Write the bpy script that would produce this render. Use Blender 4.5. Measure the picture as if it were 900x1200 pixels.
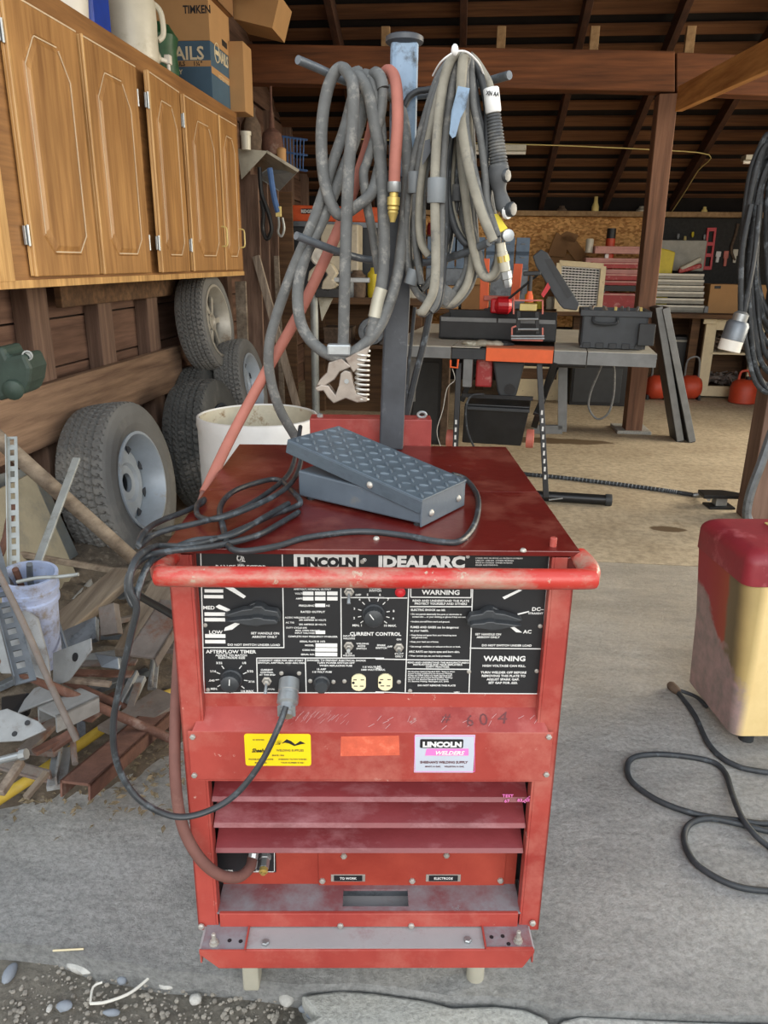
import bpy, bmesh, math, random
from mathutils import Vector, Matrix
for o in list(bpy.data.objects): bpy.data.objects.remove(o)
random.seed(7)
SC = bpy.context.scene
COL = SC.collection
# ------------------------------------------------------------------ camera
PITCH = math.radians(18.5); ROLL = math.radians(.8); FPX = 880.; EYE = Vector((0, 0, 1.25))
_F = Vector((0, math.cos(PITCH), -math.sin(PITCH))); _U = Vector((0, math.sin(PITCH), math.cos(PITCH))); _R = Vector((1, 0, 0))
_c, _s = math.cos(ROLL), math.sin(ROLL)
CX = _R * _c + _U * _s; CY = _U * _c - _R * _s
cam_d = bpy.data.cameras.new('camera'); cam = bpy.data.objects.new('camera', cam_d); COL.objects.link(cam)
cam_d.sensor_fit = 'VERTICAL'; cam_d.sensor_height = 36; cam_d.lens = FPX / 1200 * 36; cam_d.clip_start = .05
m3 = Matrix((CX, CY, -_F)).transposed()
cam.matrix_world = Matrix.Translation(EYE) @ m3.to_4x4()
SC.camera = cam
# ------------------------------------------------------------------ light
world = bpy.data.worlds.new('world'); SC.world = world; world.use_nodes = True
wn = world.node_tree; wn.nodes.clear()
wo = wn.nodes.new('ShaderNodeOutputWorld'); wb = wn.nodes.new('ShaderNodeBackground')
wg = wn.nodes.new('ShaderNodeTexCoord'); ws = wn.nodes.new('ShaderNodeSeparateXYZ'); wr = wn.nodes.new('ShaderNodeValToRGB')
wn.links.new(wg.outputs['Generated'], ws.inputs[0]); wn.links.new(ws.outputs['Z'], wr.inputs[0])
e = wr.color_ramp.elements
e[0].position = 0.0; e[0].color = (.42, .36, .29, 1)
e[1].position = 1.0; e[1].color = (.72, .86, 1.0, 1)
x = e.new(.04); x.color = (.95, .93, .88, 1)
x = e.new(.35); x.color = (.90, .95, 1.0, 1)
wn.links.new(wr.outputs[0], wb.inputs[0]); wb.inputs[1].default_value = 1.5
wn.links.new(wb.outputs[0], wo.inputs[0])
def area(name, loc, aim, sx, sy, power, col):
    d = bpy.data.lights.new(name, 'AREA'); d.shape = 'RECTANGLE'; d.size = sx; d.size_y = sy; d.energy = power; d.color = col
    o = bpy.data.objects.new(name, d); COL.objects.link(o); o.location = loc
    o.rotation_euler = (Vector(aim) - Vector(loc)).to_track_quat('-Z', 'Y').to_euler(); return o
# daylight bounced off the sunlit yard in front of the shed, and through its open right side
area('yard_light', (.8, -3.2, 2.6), (0, 3.2, .7), 5.0, 2.6, 170, (1, .97, .92))
area('side_light', (7.0, 5.4, 2.2), (1.0, 5.6, .4), 5.0, 2.6, 650, (1, .88, .68))
SC.view_settings.view_transform = 'Standard'; SC.view_settings.look = 'None'; SC.view_settings.exposure = 0.15
SC.view_settings.gamma = 1; SC.view_settings.use_curve_mapping = False
# ------------------------------------------------------------------ frames of reference
GA = math.radians(5.8)
FG = Matrix.Rotation(-GA, 4, 'Z')                                             # the shed: u right, v deep, z up
FW = Matrix.Translation((-.0150, .970, 0)) @ Matrix.Rotation(math.radians(1.0), 4, 'Z')   # the welder's front
FT = Matrix.Translation((.60, 4.0, 0)) @ Matrix.Rotation(math.radians(-12), 4, 'Z')       # the saw table
FI = Matrix.Identity(4)
def ray(px, py):
    return (_F + CX * ((px - 450) / FPX) - CY * ((py - 600) / FPX))
def pl(px, py, F, axis, val):
    """where the sight line through a pixel meets the plane axis = val of frame F, in F's own coordinates"""
    inv = F.inverted(); o = inv @ EYE; d = inv.to_3x3() @ ray(px, py)
    t = (val - o[axis]) / d[axis]; return o + d * t
def GV(px, py, v): return pl(px, py, FG, 1, v)
def GU(px, py, u): return pl(px, py, FG, 0, u)
def GZ(px, py, z): return pl(px, py, FG, 2, z)
def IY(px, py, y): return pl(px, py, FI, 1, y)
def IZ(px, py, z): return pl(px, py, FI, 2, z)
def WY(px, py, y): return pl(px, py, FW, 1, y)
def WZ(px, py, z): return pl(px, py, FW, 2, z)
def TY(px, py, y): return pl(px, py, FT, 1, y)
def TZ(px, py, z): return pl(px, py, FT, 2, z)
def i2g(p): return FG.inverted() @ Vector(p)
# ------------------------------------------------------------------ materials
MATS = {}
def nodes(name):
    m = bpy.data.materials.new(name); m.use_nodes = True; nt = m.node_tree; nt.nodes.clear()
    out = nt.nodes.new('ShaderNodeOutputMaterial'); b = nt.nodes.new('ShaderNodeBsdfPrincipled'); nt.links.new(b.outputs[0], out.inputs[0])
    MATS[name] = m; return m, nt, b
def tex(nt, scale=10, detail=4, rough=.6, stretch=None, kind='noise', coord='Object'):
    tc = nt.nodes.new('ShaderNodeTexCoord'); mp = nt.nodes.new('ShaderNodeMapping'); nt.links.new(tc.outputs[coord], mp.inputs[0])
    if stretch: mp.inputs['Scale'].default_value = stretch
    if kind == 'noise':
        n = nt.nodes.new('ShaderNodeTexNoise'); n.inputs['Scale'].default_value = scale; n.inputs['Detail'].default_value = detail; n.inputs['Roughness'].default_value = rough
        nt.links.new(mp.outputs[0], n.inputs['Vector']); return n.outputs['Fac']
    n = nt.nodes.new('ShaderNodeTexVoronoi'); n.inputs['Scale'].default_value = scale; nt.links.new(mp.outputs[0], n.inputs['Vector'])
    return n.outputs['Color'] if kind == 'cells' else n.outputs['Distance']
def ramp(nt, fac, stops):
    r = nt.nodes.new('ShaderNodeValToRGB'); nt.links.new(fac, r.inputs[0]); el = r.color_ramp.elements
    while len(el) < len(stops): el.new(.5)
    for e_, (p, c) in zip(el, stops):
        e_.position = p; e_.color = (*c, 1) if len(c) == 3 else c
    return r.outputs[0]
def mixc(nt, fac, a, b, mode='MIX'):
    n = nt.nodes.new('ShaderNodeMix'); n.data_type = 'RGBA'; n.blend_type = mode
    if isinstance(fac, (int, float)): n.inputs[0].default_value = fac
    else: nt.links.new(fac, n.inputs[0])
    for k, v in ((6, a), (7, b)):
        if isinstance(v, tuple): n.inputs[k].default_value = (*v, 1) if len(v) == 3 else v
        else: nt.links.new(v, n.inputs[k])
    return n.outputs[2]
def bump(nt, b, h, strength=.3, dist=.01):
    n = nt.nodes.new('ShaderNodeBump'); n.inputs['Strength'].default_value = strength; n.inputs['Distance'].default_value = dist
    nt.links.new(h, n.inputs['Height']); nt.links.new(n.outputs[0], b.inputs['Normal'])
def setc(nt, b, v):
    if isinstance(v, tuple): b.inputs['Base Color'].default_value = (*v, 1)
    else: nt.links.new(v, b.inputs['Base Color'])
def S(r, g, bl):
    """8-bit display colour to linear"""
    f = lambda c: (c / 255 / 12.92) if c <= 10 else ((c / 255 + .055) / 1.055) ** 2.4
    return (f(r), f(g), f(bl))
def sc(c, k): return tuple(min(1, x * k) for x in c)
def plain(name, col, rough=.6, metal=0., var=.25, scale=14, bmp=.1, dirt=None, dirt_amt=.5, dscale=9):
    m, nt, b = nodes(name); b.inputs['Roughness'].default_value = rough; b.inputs['Metallic'].default_value = metal
    n = tex(nt, scale, 5); c = ramp(nt, n, [(.3, sc(col, 1 - var)), (.7, sc(col, 1 + var))])
    if dirt:
        d = tex(nt, dscale, 7, .7); dm = ramp(nt, d, [(dirt_amt, (0, 0, 0)), (dirt_amt + .13, (1, 1, 1))]); c = mixc(nt, dm, c, dirt)
    setc(nt, b, c)
    if bmp: bump(nt, b, tex(nt, scale * 5, 3), bmp, .004)
    return m
def wood(name, dark, light, axis='z', scale=1., rough=.6, bmp=.25, knots=False):
    m, nt, b = nodes(name); b.inputs['Roughness'].default_value = rough
    st = {'x': (.06, 1, 1), 'y': (1, .06, 1), 'z': (1, 1, .06)}[axis]
    n1 = tex(nt, 38 * scale, 6, .6, st); n2 = tex(nt, 6 * scale, 3, .5, tuple(max(.25, q) for q in st))
    c = ramp(nt, n1, [(.3, dark), (.68, light)]); c2 = ramp(nt, n2, [(.3, (.55, .5, .45)), (.65, (1, 1, 1))])
    c = mixc(nt, .75, c, c2, 'MULTIPLY'); setc(nt, b, c); bump(nt, b, n1, bmp, .006); return m
def worn(name, base, faded, chip, rough=.45, amt=.62, scale=5., dust=None, dust_amt=.6, bmp=.12, stretch=None):
    """old enamel: sun-faded patches, bare chips, a film of dust"""
    m, nt, b = nodes(name); b.inputs['Roughness'].default_value = rough
    c = ramp(nt, tex(nt, scale, 5, .6, stretch), [(.32, base), (.68, faded)])
    ch = ramp(nt, tex(nt, scale * 6, 9, .75), [(amt, (0, 0, 0)), (amt + .03, (1, 1, 1))]); c = mixc(nt, ch, c, chip)
    if dust:
        d = ramp(nt, tex(nt, scale * 1.7, 8, .7, stretch), [(dust_amt - .12, (0, 0, 0)), (dust_amt + .12, (1, 1, 1))]); c = mixc(nt, d, c, dust)
    setc(nt, b, c); bump(nt, b, tex(nt, scale * 12, 4), bmp, .004); return m
RED = S(178, 50, 42); REDF = S(200, 84, 68)
worn('red_paint', S(142, 46, 40), S(172, 72, 62), S(196, 150, 138), rough=.5, amt=.64, scale=5, dust=S(176, 100, 88), dust_amt=.60)
worn('red_side', S(136, 44, 40), S(168, 70, 62), S(150, 130, 125), rough=.5, amt=.65, scale=6, dust=S(172, 100, 92), dust_amt=.62)
worn('red_lid', S(76, 18, 17), S(100, 28, 24), S(168, 130, 120), rough=.28, amt=.665, scale=4, dust=S(128, 70, 58), dust_amt=.62)
worn('red_louver', S(108, 38, 42), S(136, 56, 60), S(190, 160, 165), rough=.45, amt=.69, scale=7, dust=S(162, 108, 112), dust_amt=.62, stretch=(.5, 1, 1))
worn('red_terminal', S(140, 46, 34), S(164, 66, 50), S(170, 130, 110), rough=.55, amt=.69, scale=8)
worn('dusty_red', S(122, 50, 52), S(120, 84, 88), S(130, 122, 124), rough=.75, amt=.6, scale=6, dust=S(132, 128, 132), dust_amt=.5)
worn('dusty_grey', S(150, 146, 146), S(160, 156, 156), S(120, 60, 60), rough=.85, amt=.66, scale=6, dust=S(128, 88, 90), dust_amt=.66)
worn('handle_red', S(172, 40, 34), S(184, 60, 50), S(176, 150, 132), rough=.38, amt=.6, scale=7, dust=S(166, 146, 128), dust_amt=.555, stretch=(.8, 1.6, 1.6))
plain('panel_black', S(32, 33, 36), .45, var=.2, bmp=.03, dirt=S(66, 68, 70), dirt_amt=.64, dscale=30)
plain('white_ink', S(225, 225, 222), .6, var=.04, bmp=0)
plain('black_ink', S(25, 25, 28), .6, var=.04, bmp=0)
plain('faint_ink', S(120, 106, 50), .6, var=.04, bmp=0)
plain('grey_ink', S(150, 152, 160), .6, var=.04, bmp=0)
plain('pink_ink', S(232, 120, 190), .6, var=.08, bmp=0)
plain('chalk', S(190, 150, 150), .8, var=.1, bmp=0)
plain('marker', S(98, 50, 52), .7, var=.2, bmp=0)
plain('sticker_yellow', S(238, 206, 20), .45, var=.05, bmp=0, dirt=S(225, 185, 30), dirt_amt=.6)
plain('sticker_grey', S(186, 192, 204), .5, var=.06, bmp=0, dirt=S(205, 208, 214), dirt_amt=.55)
plain('tape_residue', S(205, 92, 66), .7, var=.15, scale=60, bmp=.2, dirt=S(214, 120, 92), dirt_amt=.55, dscale=60)
plain('bolt_metal', S(176, 172, 164), .5, .5, var=.15)
plain('zinc', S(160, 164, 165), .4, .7, var=.15)
plain('brass', S(190, 166, 96), .45, .6, var=.15)
plain('ivory', S(228, 218, 178), .45, var=.06, bmp=0)
plain('knob_black', S(52, 55, 58), .45, var=.25, scale=30, dirt=S(92, 96, 98), dirt_amt=.56, dscale=14)
plain('black_rubber', S(44, 47, 50), .6, var=.3, scale=40, dirt=S(112, 120, 126), dirt_amt=.56, dscale=16)
plain('grey_cable', S(92, 93, 92), .7, var=.22, scale=34, dirt=S(130, 128, 123), dirt_amt=.53, dscale=46)
plain('tan_cable', S(134, 130, 118), .75, var=.25, scale=24, dirt=S(88, 88, 88), dirt_amt=.55, dscale=18)
plain('cord_black', S(46, 49, 52), .42, var=.3, scale=30, dirt=S(88, 96, 102), dirt_amt=.56, dscale=34)
plain('floor_cord', S(46, 50, 54), .55, var=.3, scale=30, dirt=S(86, 94, 100), dirt_amt=.56, dscale=24)
plain('pink_hose', S(160, 98, 84), .7, var=.15, scale=18, dirt=S(150, 92, 78), dirt_amt=.55)
plain('brown_hose', S(110, 72, 64), .75, var=.2, scale=22, dirt=S(132, 96, 86), dirt_amt=.55)
plain('yellow_hose', S(176, 148, 52), .6, var=.2, scale=20, dirt=S(160, 140, 90), dirt_amt=.55)
plain('mast_blue', S(116, 138, 160), .55, var=.25, scale=12, dirt=S(62, 70, 78), dirt_amt=.52, dscale=18)
plain('mast_dark', S(58, 62, 68), .5, var=.25, scale=14, dirt=S(92, 96, 100), dirt_amt=.6, dscale=30)
plain('steel_grey', S(110, 116, 122), .45, .5, var=.25, dirt=S(70, 74, 78), dirt_amt=.55)
plain('clamp_metal', S(150, 140, 130), .5, .5, var=.25, dirt=S(110, 92, 80), dirt_amt=.52)
plain('spring_steel', S(190, 186, 178), .4, .5, var=.15)
plain('pedal_grey', S(84, 94, 104), .5, .1, var=.15, dirt=S(108, 108, 106), dirt_amt=.62, dscale=14)
plain('tread_bump', S(118, 130, 140), .36, .4, var=.3, scale=30)
plain('tread_plate', S(88, 100, 110), .42, .35, var=.2, scale=30, dirt=S(84, 94, 104), dirt_amt=.5, dscale=30)
plain('tape_grey', S(112, 117, 120), .5, var=.1)
plain('label_white', S(222, 222, 220), .5, var=.05)
plain('sleeve_black', S(74, 76, 78), .7, var=.25, scale=20, dirt=S(120, 118, 112), dirt_amt=.55)
plain('plastic_yellow', S(226, 206, 40), .5, var=.1)
wood('oak', S(150, 106, 60), S(192, 146, 90), 'z', 1.3, .45, .08)
wood('oak_edge', S(180, 134, 78), S(226, 184, 122), 'z', 1.6, .45, .06)
wood('oak_frame', S(128, 88, 50), S(168, 122, 72), 'y', 1.2, .5, .08)
plain('groove_light', S(214, 196, 168), .5, var=.1, bmp=0)
wood('old_wall', S(78, 54, 42), S(128, 98, 82), 'y', .8, .85, .5)
wood('old_stud', S(92, 70, 58), S(142, 116, 100), 'z', .9, .85, .5)
wood('old_plank', S(100, 76, 60), S(156, 128, 104), 'y', .9, .85, .6)
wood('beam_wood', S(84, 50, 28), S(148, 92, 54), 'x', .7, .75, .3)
wood('post_wood', S(96, 66, 50), S(146, 106, 82), 'z', .7, .75, .4)
wood('post_grey', S(96, 74, 62), S(136, 110, 96), 'z', .8, .85, .6)
wood('brace_wood', S(178, 118, 62), S(236, 178, 108), 'y', .7, .7, .3)
wood('roof_lath', S(84, 54, 34), S(136, 94, 60), 'x', .6, .85, .4)
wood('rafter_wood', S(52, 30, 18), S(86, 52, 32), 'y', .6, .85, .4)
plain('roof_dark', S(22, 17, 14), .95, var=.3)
wood('pale_wood', S(150, 120, 84), S(186, 154, 112), 'y', .9, .8, .3)
wood('weathered', S(104, 92, 80), S(150, 138, 122), 'y', 1., .9, .5)
wood('driftwood', S(96, 84, 74), S(168, 154, 138), 'z', 1., .9, .5)
wood('bench_wood', S(70, 50, 34), S(120, 90, 62), 'x', .8, .85, .3)
plain('dark_board', S(44, 44, 42), .8, var=.3, scale=30)
plain('cardboard', S(178, 138, 92), .85, var=.08, scale=5, bmp=.03)
plain('cardboard_dark', S(140, 104, 68), .85, var=.12, scale=5, bmp=.03)
plain('carton_blue', S(66, 92, 112), .8, var=.12, scale=6, bmp=.02)
plain('jug_white', S(204, 200, 184), .4, var=.08, bmp=0, dirt=S(186, 180, 158), dirt_amt=.56)
plain('blue_plastic', S(28, 62, 160), .4, var=.15, bmp=0)
plain('green_bag', S(40, 84, 54), .5, var=.3, scale=20)
plain('white_plastic', S(222, 218, 208), .45, var=.06, bmp=0, dirt=S(190, 180, 164), dirt_amt=.6)
plain('drum_white', S(222, 222, 220), .45, var=.05, bmp=.05, dirt=S(200, 194, 178), dirt_amt=.6)
plain('drum_inside', S(196, 190, 170), .6, var=.12, dirt=S(132, 104, 70), dirt_amt=.55, dscale=14)
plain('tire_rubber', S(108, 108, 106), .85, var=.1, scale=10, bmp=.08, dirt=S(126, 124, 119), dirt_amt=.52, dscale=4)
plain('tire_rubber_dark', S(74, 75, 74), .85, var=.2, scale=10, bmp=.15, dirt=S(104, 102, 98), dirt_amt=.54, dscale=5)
plain('wheel_white', S(170, 180, 190), .45, .2, var=.1, dirt=S(150, 136, 116), dirt_amt=.57, dscale=7)
plain('wheel_alloy', S(168, 164, 154), .45, .3, var=.15, dirt=S(128, 112, 94), dirt_amt=.55)
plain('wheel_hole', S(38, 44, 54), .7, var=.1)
plain('galvanised', S(150, 154, 152), .5, .35, var=.15, dirt=S(120, 120, 112), dirt_amt=.55)
plain('hood_metal', S(176, 172, 156), .5, .2, var=.1, dirt=S(140, 134, 116), dirt_amt=.55)
plain('rust', S(96, 66, 54), .85, var=.35, scale=22, bmp=.4, dirt=S(134, 116, 106), dirt_amt=.56)
plain('rusty_steel', S(112, 104, 98), .75, .2, var=.3, scale=14, bmp=.3, dirt=S(112, 76, 58), dirt_amt=.54)
plain('scrap_grey', S(140, 142, 142), .7, .2, var=.2, scale=12, bmp=.25, dirt=S(104, 92, 82), dirt_amt=.55)
plain('sheet_metal', S(116, 120, 118), .6, .2, var=.15, dirt=S(132, 128, 114), dirt_amt=.5, dscale=4)
plain('sheet_tan', S(140, 134, 116), .6, .2, var=.12, dirt=S(118, 116, 106), dirt_amt=.52, dscale=4)
plain('bucket_plastic', S(156, 168, 196), .55, var=.15, dirt=S(132, 126, 120), dirt_amt=.5, dscale=16)
plain('bucket_blue', S(110, 136, 196), .5, var=.1, dirt=S(170, 180, 200), dirt_amt=.56)
plain('machine_green', S(50, 66, 58), .6, var=.3, dirt=S(92, 96, 90), dirt_amt=.58)
plain('orange_paint', S(228, 98, 46), .5, var=.08, bmp=.02)
plain('orange_dusty', S(206, 124, 88), .7, var=.12, bmp=.05)
plain('orange_tool', S(206, 84, 34), .6, var=.15)
plain('table_grey', S(196, 192, 178), .6, .1, var=.1)
plain('table_edge', S(116, 118, 118), .45, .4, var=.15)
plain('black_steel', S(30, 31, 33), .4, .1, var=.3)
plain('black_plastic', S(46, 49, 52), .55, var=.15)
plain('case_grey', S(62, 66, 70), .6, var=.15, dirt=S(92, 94, 96), dirt_amt=.6)
plain('red_plastic', S(196, 30, 40), .4, var=.1)
plain('jack_pink', S(196, 110, 96), .55, var=.15)
plain('toolbox_red', S(158, 46, 46), .5, var=.12, dirt=S(190, 130, 122), dirt_amt=.56)
plain('toolbox_red_dusty', S(198, 148, 140), .7, var=.15)
plain('toolbox_grey', S(140, 138, 128), .5, .3, var=.15)
plain('toolbox_trim', S(196, 192, 178), .45, .3, var=.1)
plain('cream_paint', S(214, 200, 166), .75, var=.08, dirt=S(132, 96, 66), dirt_amt=.64, dscale=14)
plain('bins_blue', S(110, 132, 158), .6, var=.15)
plain('soil_dark', S(92, 82, 70), .95, var=.45, scale=26, bmp=.6, dirt=S(128, 118, 104), dirt_amt=.55, dscale=30)
plain('junk_brown', S(92, 76, 62), .8, var=.4, scale=30)
plain('can_red', S(186, 66, 38), .5, var=.12, dirt=S(170, 130, 100), dirt_amt=.62)
plain('beige_machine', S(186, 176, 154), .5, var=.12, dirt=S(150, 138, 116), dirt_amt=.55)
plain('yellow_tool', S(206, 186, 44), .5, var=.1)
plain('blue_rope', S(66, 100, 150), .7, var=.2)
plain('black_panel', S(26, 27, 29), .5, var=.15)
plain('bulb_cream', S(226, 206, 130), .5, var=.08)
plain('light_trim', S(206, 188, 120), .5, var=.1)
plain('stone_blue', S(128, 134, 142), .7, var=.15, scale=30, bmp=.3)
plain('gravel_mix', S(140, 134, 124), .9, var=.4, scale=60)
plain('stone_pale', S(180, 178, 172), .85, var=.25, scale=40, bmp=.5)
plain('straw', S(206, 194, 160), .7, var=.1)
plain('stick_white', S(205, 202, 192), .7, var=.1)
plain('leaf_dry', S(124, 112, 90), .85, var=.3, scale=30)
def osb():
    m, nt, b = nodes('osb'); b.inputs['Roughness'].default_value = .8
    c = tex(nt, 34, stretch=(1, 1, 1.8), kind='cells'); bw = nt.nodes.new('ShaderNodeRGBToBW'); nt.links.new(c, bw.inputs[0])
    setc(nt, b, ramp(nt, bw.outputs[0], [(.2, S(172, 118, 62)), (.8, S(232, 180, 112))])); bump(nt, b, bw.outputs[0], .2, .004)
osb()
def concrete(name, c1, c2, spot, rough=.9, bs=1., bscale=1., fine=70):
    m, nt, b = nodes(name); b.inputs['Roughness'].default_value = rough
    a = ramp(nt, tex(nt, 1.8, 8, .65), [(.34, c1), (.66, c2)])
    f = ramp(nt, tex(nt, fine, 6, .75), [(.38, (.58, .58, .58)), (.58, (1, 1, 1))]); a = mixc(nt, .8, a, f, 'MULTIPLY')
    s = ramp(nt, tex(nt, 5, 10, .72), [(.60, (0, 0, 0)), (.72, (1, 1, 1))]); a = mixc(nt, s, a, spot)
    return m, nt, b, a
# apron: rough washed concrete, grey outside, tan towards the shed: trodden dirt plus warm light put into the colour
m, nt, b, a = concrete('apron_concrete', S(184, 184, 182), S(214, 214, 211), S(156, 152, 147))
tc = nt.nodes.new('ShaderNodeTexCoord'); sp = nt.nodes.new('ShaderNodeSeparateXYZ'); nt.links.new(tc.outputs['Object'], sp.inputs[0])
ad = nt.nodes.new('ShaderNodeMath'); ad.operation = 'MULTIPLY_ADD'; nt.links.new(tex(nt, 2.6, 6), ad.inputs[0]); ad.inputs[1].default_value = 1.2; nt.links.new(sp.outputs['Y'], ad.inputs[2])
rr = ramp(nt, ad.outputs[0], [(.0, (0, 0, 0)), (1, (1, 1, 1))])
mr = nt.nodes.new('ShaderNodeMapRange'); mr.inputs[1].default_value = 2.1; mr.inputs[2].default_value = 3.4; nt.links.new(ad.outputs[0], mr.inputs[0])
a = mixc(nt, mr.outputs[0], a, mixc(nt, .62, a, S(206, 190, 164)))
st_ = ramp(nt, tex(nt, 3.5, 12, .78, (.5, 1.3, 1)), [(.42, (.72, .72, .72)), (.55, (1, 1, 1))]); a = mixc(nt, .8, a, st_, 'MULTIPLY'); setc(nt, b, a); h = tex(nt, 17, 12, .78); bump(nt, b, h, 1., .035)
m, nt, b, a = concrete('shed_concrete', S(174, 157, 130), S(202, 186, 158), S(140, 120, 94), bs=.4, fine=26)
tc = nt.nodes.new('ShaderNodeTexCoord')
for (cx, cy, rx, ry) in ((.62, 5.55, .55, .11), (1.75, 4.3, .22, .05), (1.05, 3.65, .1, .05)):       # oil stains
    mp = nt.nodes.new('ShaderNodeMapping'); nt.links.new(tc.outputs['Object'], mp.inputs[0])
    mp.inputs['Location'].default_value = (-cx / rx, -cy / ry, 0); mp.inputs['Scale'].default_value = (1 / rx, 1 / ry, 0)
    ln = nt.nodes.new('ShaderNodeVectorMath'); ln.operation = 'LENGTH'; nt.links.new(mp.outputs[0], ln.inputs[0])
    ad = nt.nodes.new('ShaderNodeMath'); ad.operation = 'MULTIPLY_ADD'; nt.links.new(tex(nt, 6, 5), ad.inputs[0]); ad.inputs[1].default_value = 1.1; nt.links.new(ln.outputs[1], ad.inputs[2])
    k = ramp(nt, ad.outputs[0], [(.92 + .5 * .0, (1, 1, 1)), (1.0, (0, 0, 0))])
    mr = nt.nodes.new('ShaderNodeMapRange'); mr.inputs[1].default_value = 1.5; mr.inputs[2].default_value = 1.35; nt.links.new(ad.outputs[0], mr.inputs[0])
    a = mixc(nt, mr.outputs[0], a, S(100, 80, 54))
setc(nt, b, a); bump(nt, b, tex(nt, 30, 6), .15, .006)
m, nt, b, a = concrete('old_slab', S(172, 172, 166), S(192, 192, 186), S(140, 140, 136), fine=90)
setc(nt, b, a); bump(nt, b, tex(nt, 40, 8, .7), .7, .012)
m, nt, b, a = concrete('dirt', S(140, 133, 120), S(170, 163, 150), S(112, 104, 94), fine=60)
setc(nt, b, a); bump(nt, b, tex(nt, 40, 10, .75), 1., .03)
# the yellow and red cabinet: gold front, red side with a sun-bleached orange band, bare primer patches
def box_paint():
    m, nt, b = nodes('patchy_cabinet'); b.inputs['Roughness'].default_value = .55
    tc = nt.nodes.new('ShaderNodeTexCoord'); sp = nt.nodes.new('ShaderNodeSeparateXYZ'); nt.links.new(tc.outputs['Object'], sp.inputs[0])
    def warped(out, k, s, amt):
        ad = nt.nodes.new('ShaderNodeMath'); ad.operation = 'MULTIPLY_ADD'; nt.links.new(tex(nt, s, 5), ad.inputs[0]); ad.inputs[1].default_value = amt
        q = nt.nodes.new('ShaderNodeMath'); q.operation = 'MULTIPLY'; q.inputs[1].default_value = k; nt.links.new(out, q.inputs[0]); nt.links.new(q.outputs[0], ad.inputs[2]); return ad.outputs[0]
    side = ramp(nt, warped(sp.outputs['Y'], 1, 8, .03), [(0, S(186, 162, 104)), (.06, S(104, 92, 62)), (.10, S(112, 98, 70)), (.115, S(156, 70, 44)), (.17, S(150, 50, 42)), (.24, S(150, 36, 46))])
    up = nt.nodes.new('ShaderNodeMath'); up.operation = 'ADD'; nt.links.new(warped(sp.outputs['Z'], 1.0, 7, .35), up.inputs[0]); nt.links.new(warped(sp.outputs['Y'], -.9, 9, .1), up.inputs[1])
    g = ramp(nt, up.outputs[0], [(.36, (1, 1, 1)), (.40, (0, 0, 0))])
    side = mixc(nt, g, side, ramp(nt, tex(nt, 30, 6), [(.3, S(128, 118, 112)), (.7, S(168, 140, 136))]))
    front = ramp(nt, tex(nt, 9, 8, .7), [(.3, S(216, 188, 128)), (.62, S(228, 202, 144)), (.68, S(150, 140, 128))])
    fx = nt.nodes.new('ShaderNodeMapRange'); fx.inputs[1].default_value = .012; fx.inputs[2].default_value = .035; nt.links.new(sp.outputs['X'], fx.inputs[0])
    setc(nt, b, mixc(nt, fx.outputs[0], side, front)); bump(nt, b, tex(nt, 50, 4), .1, .003)
box_paint()
plain('cabinet_crimson', S(132, 38, 46), .5, var=.14, dirt=S(170, 88, 92), dirt_amt=.54)
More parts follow.
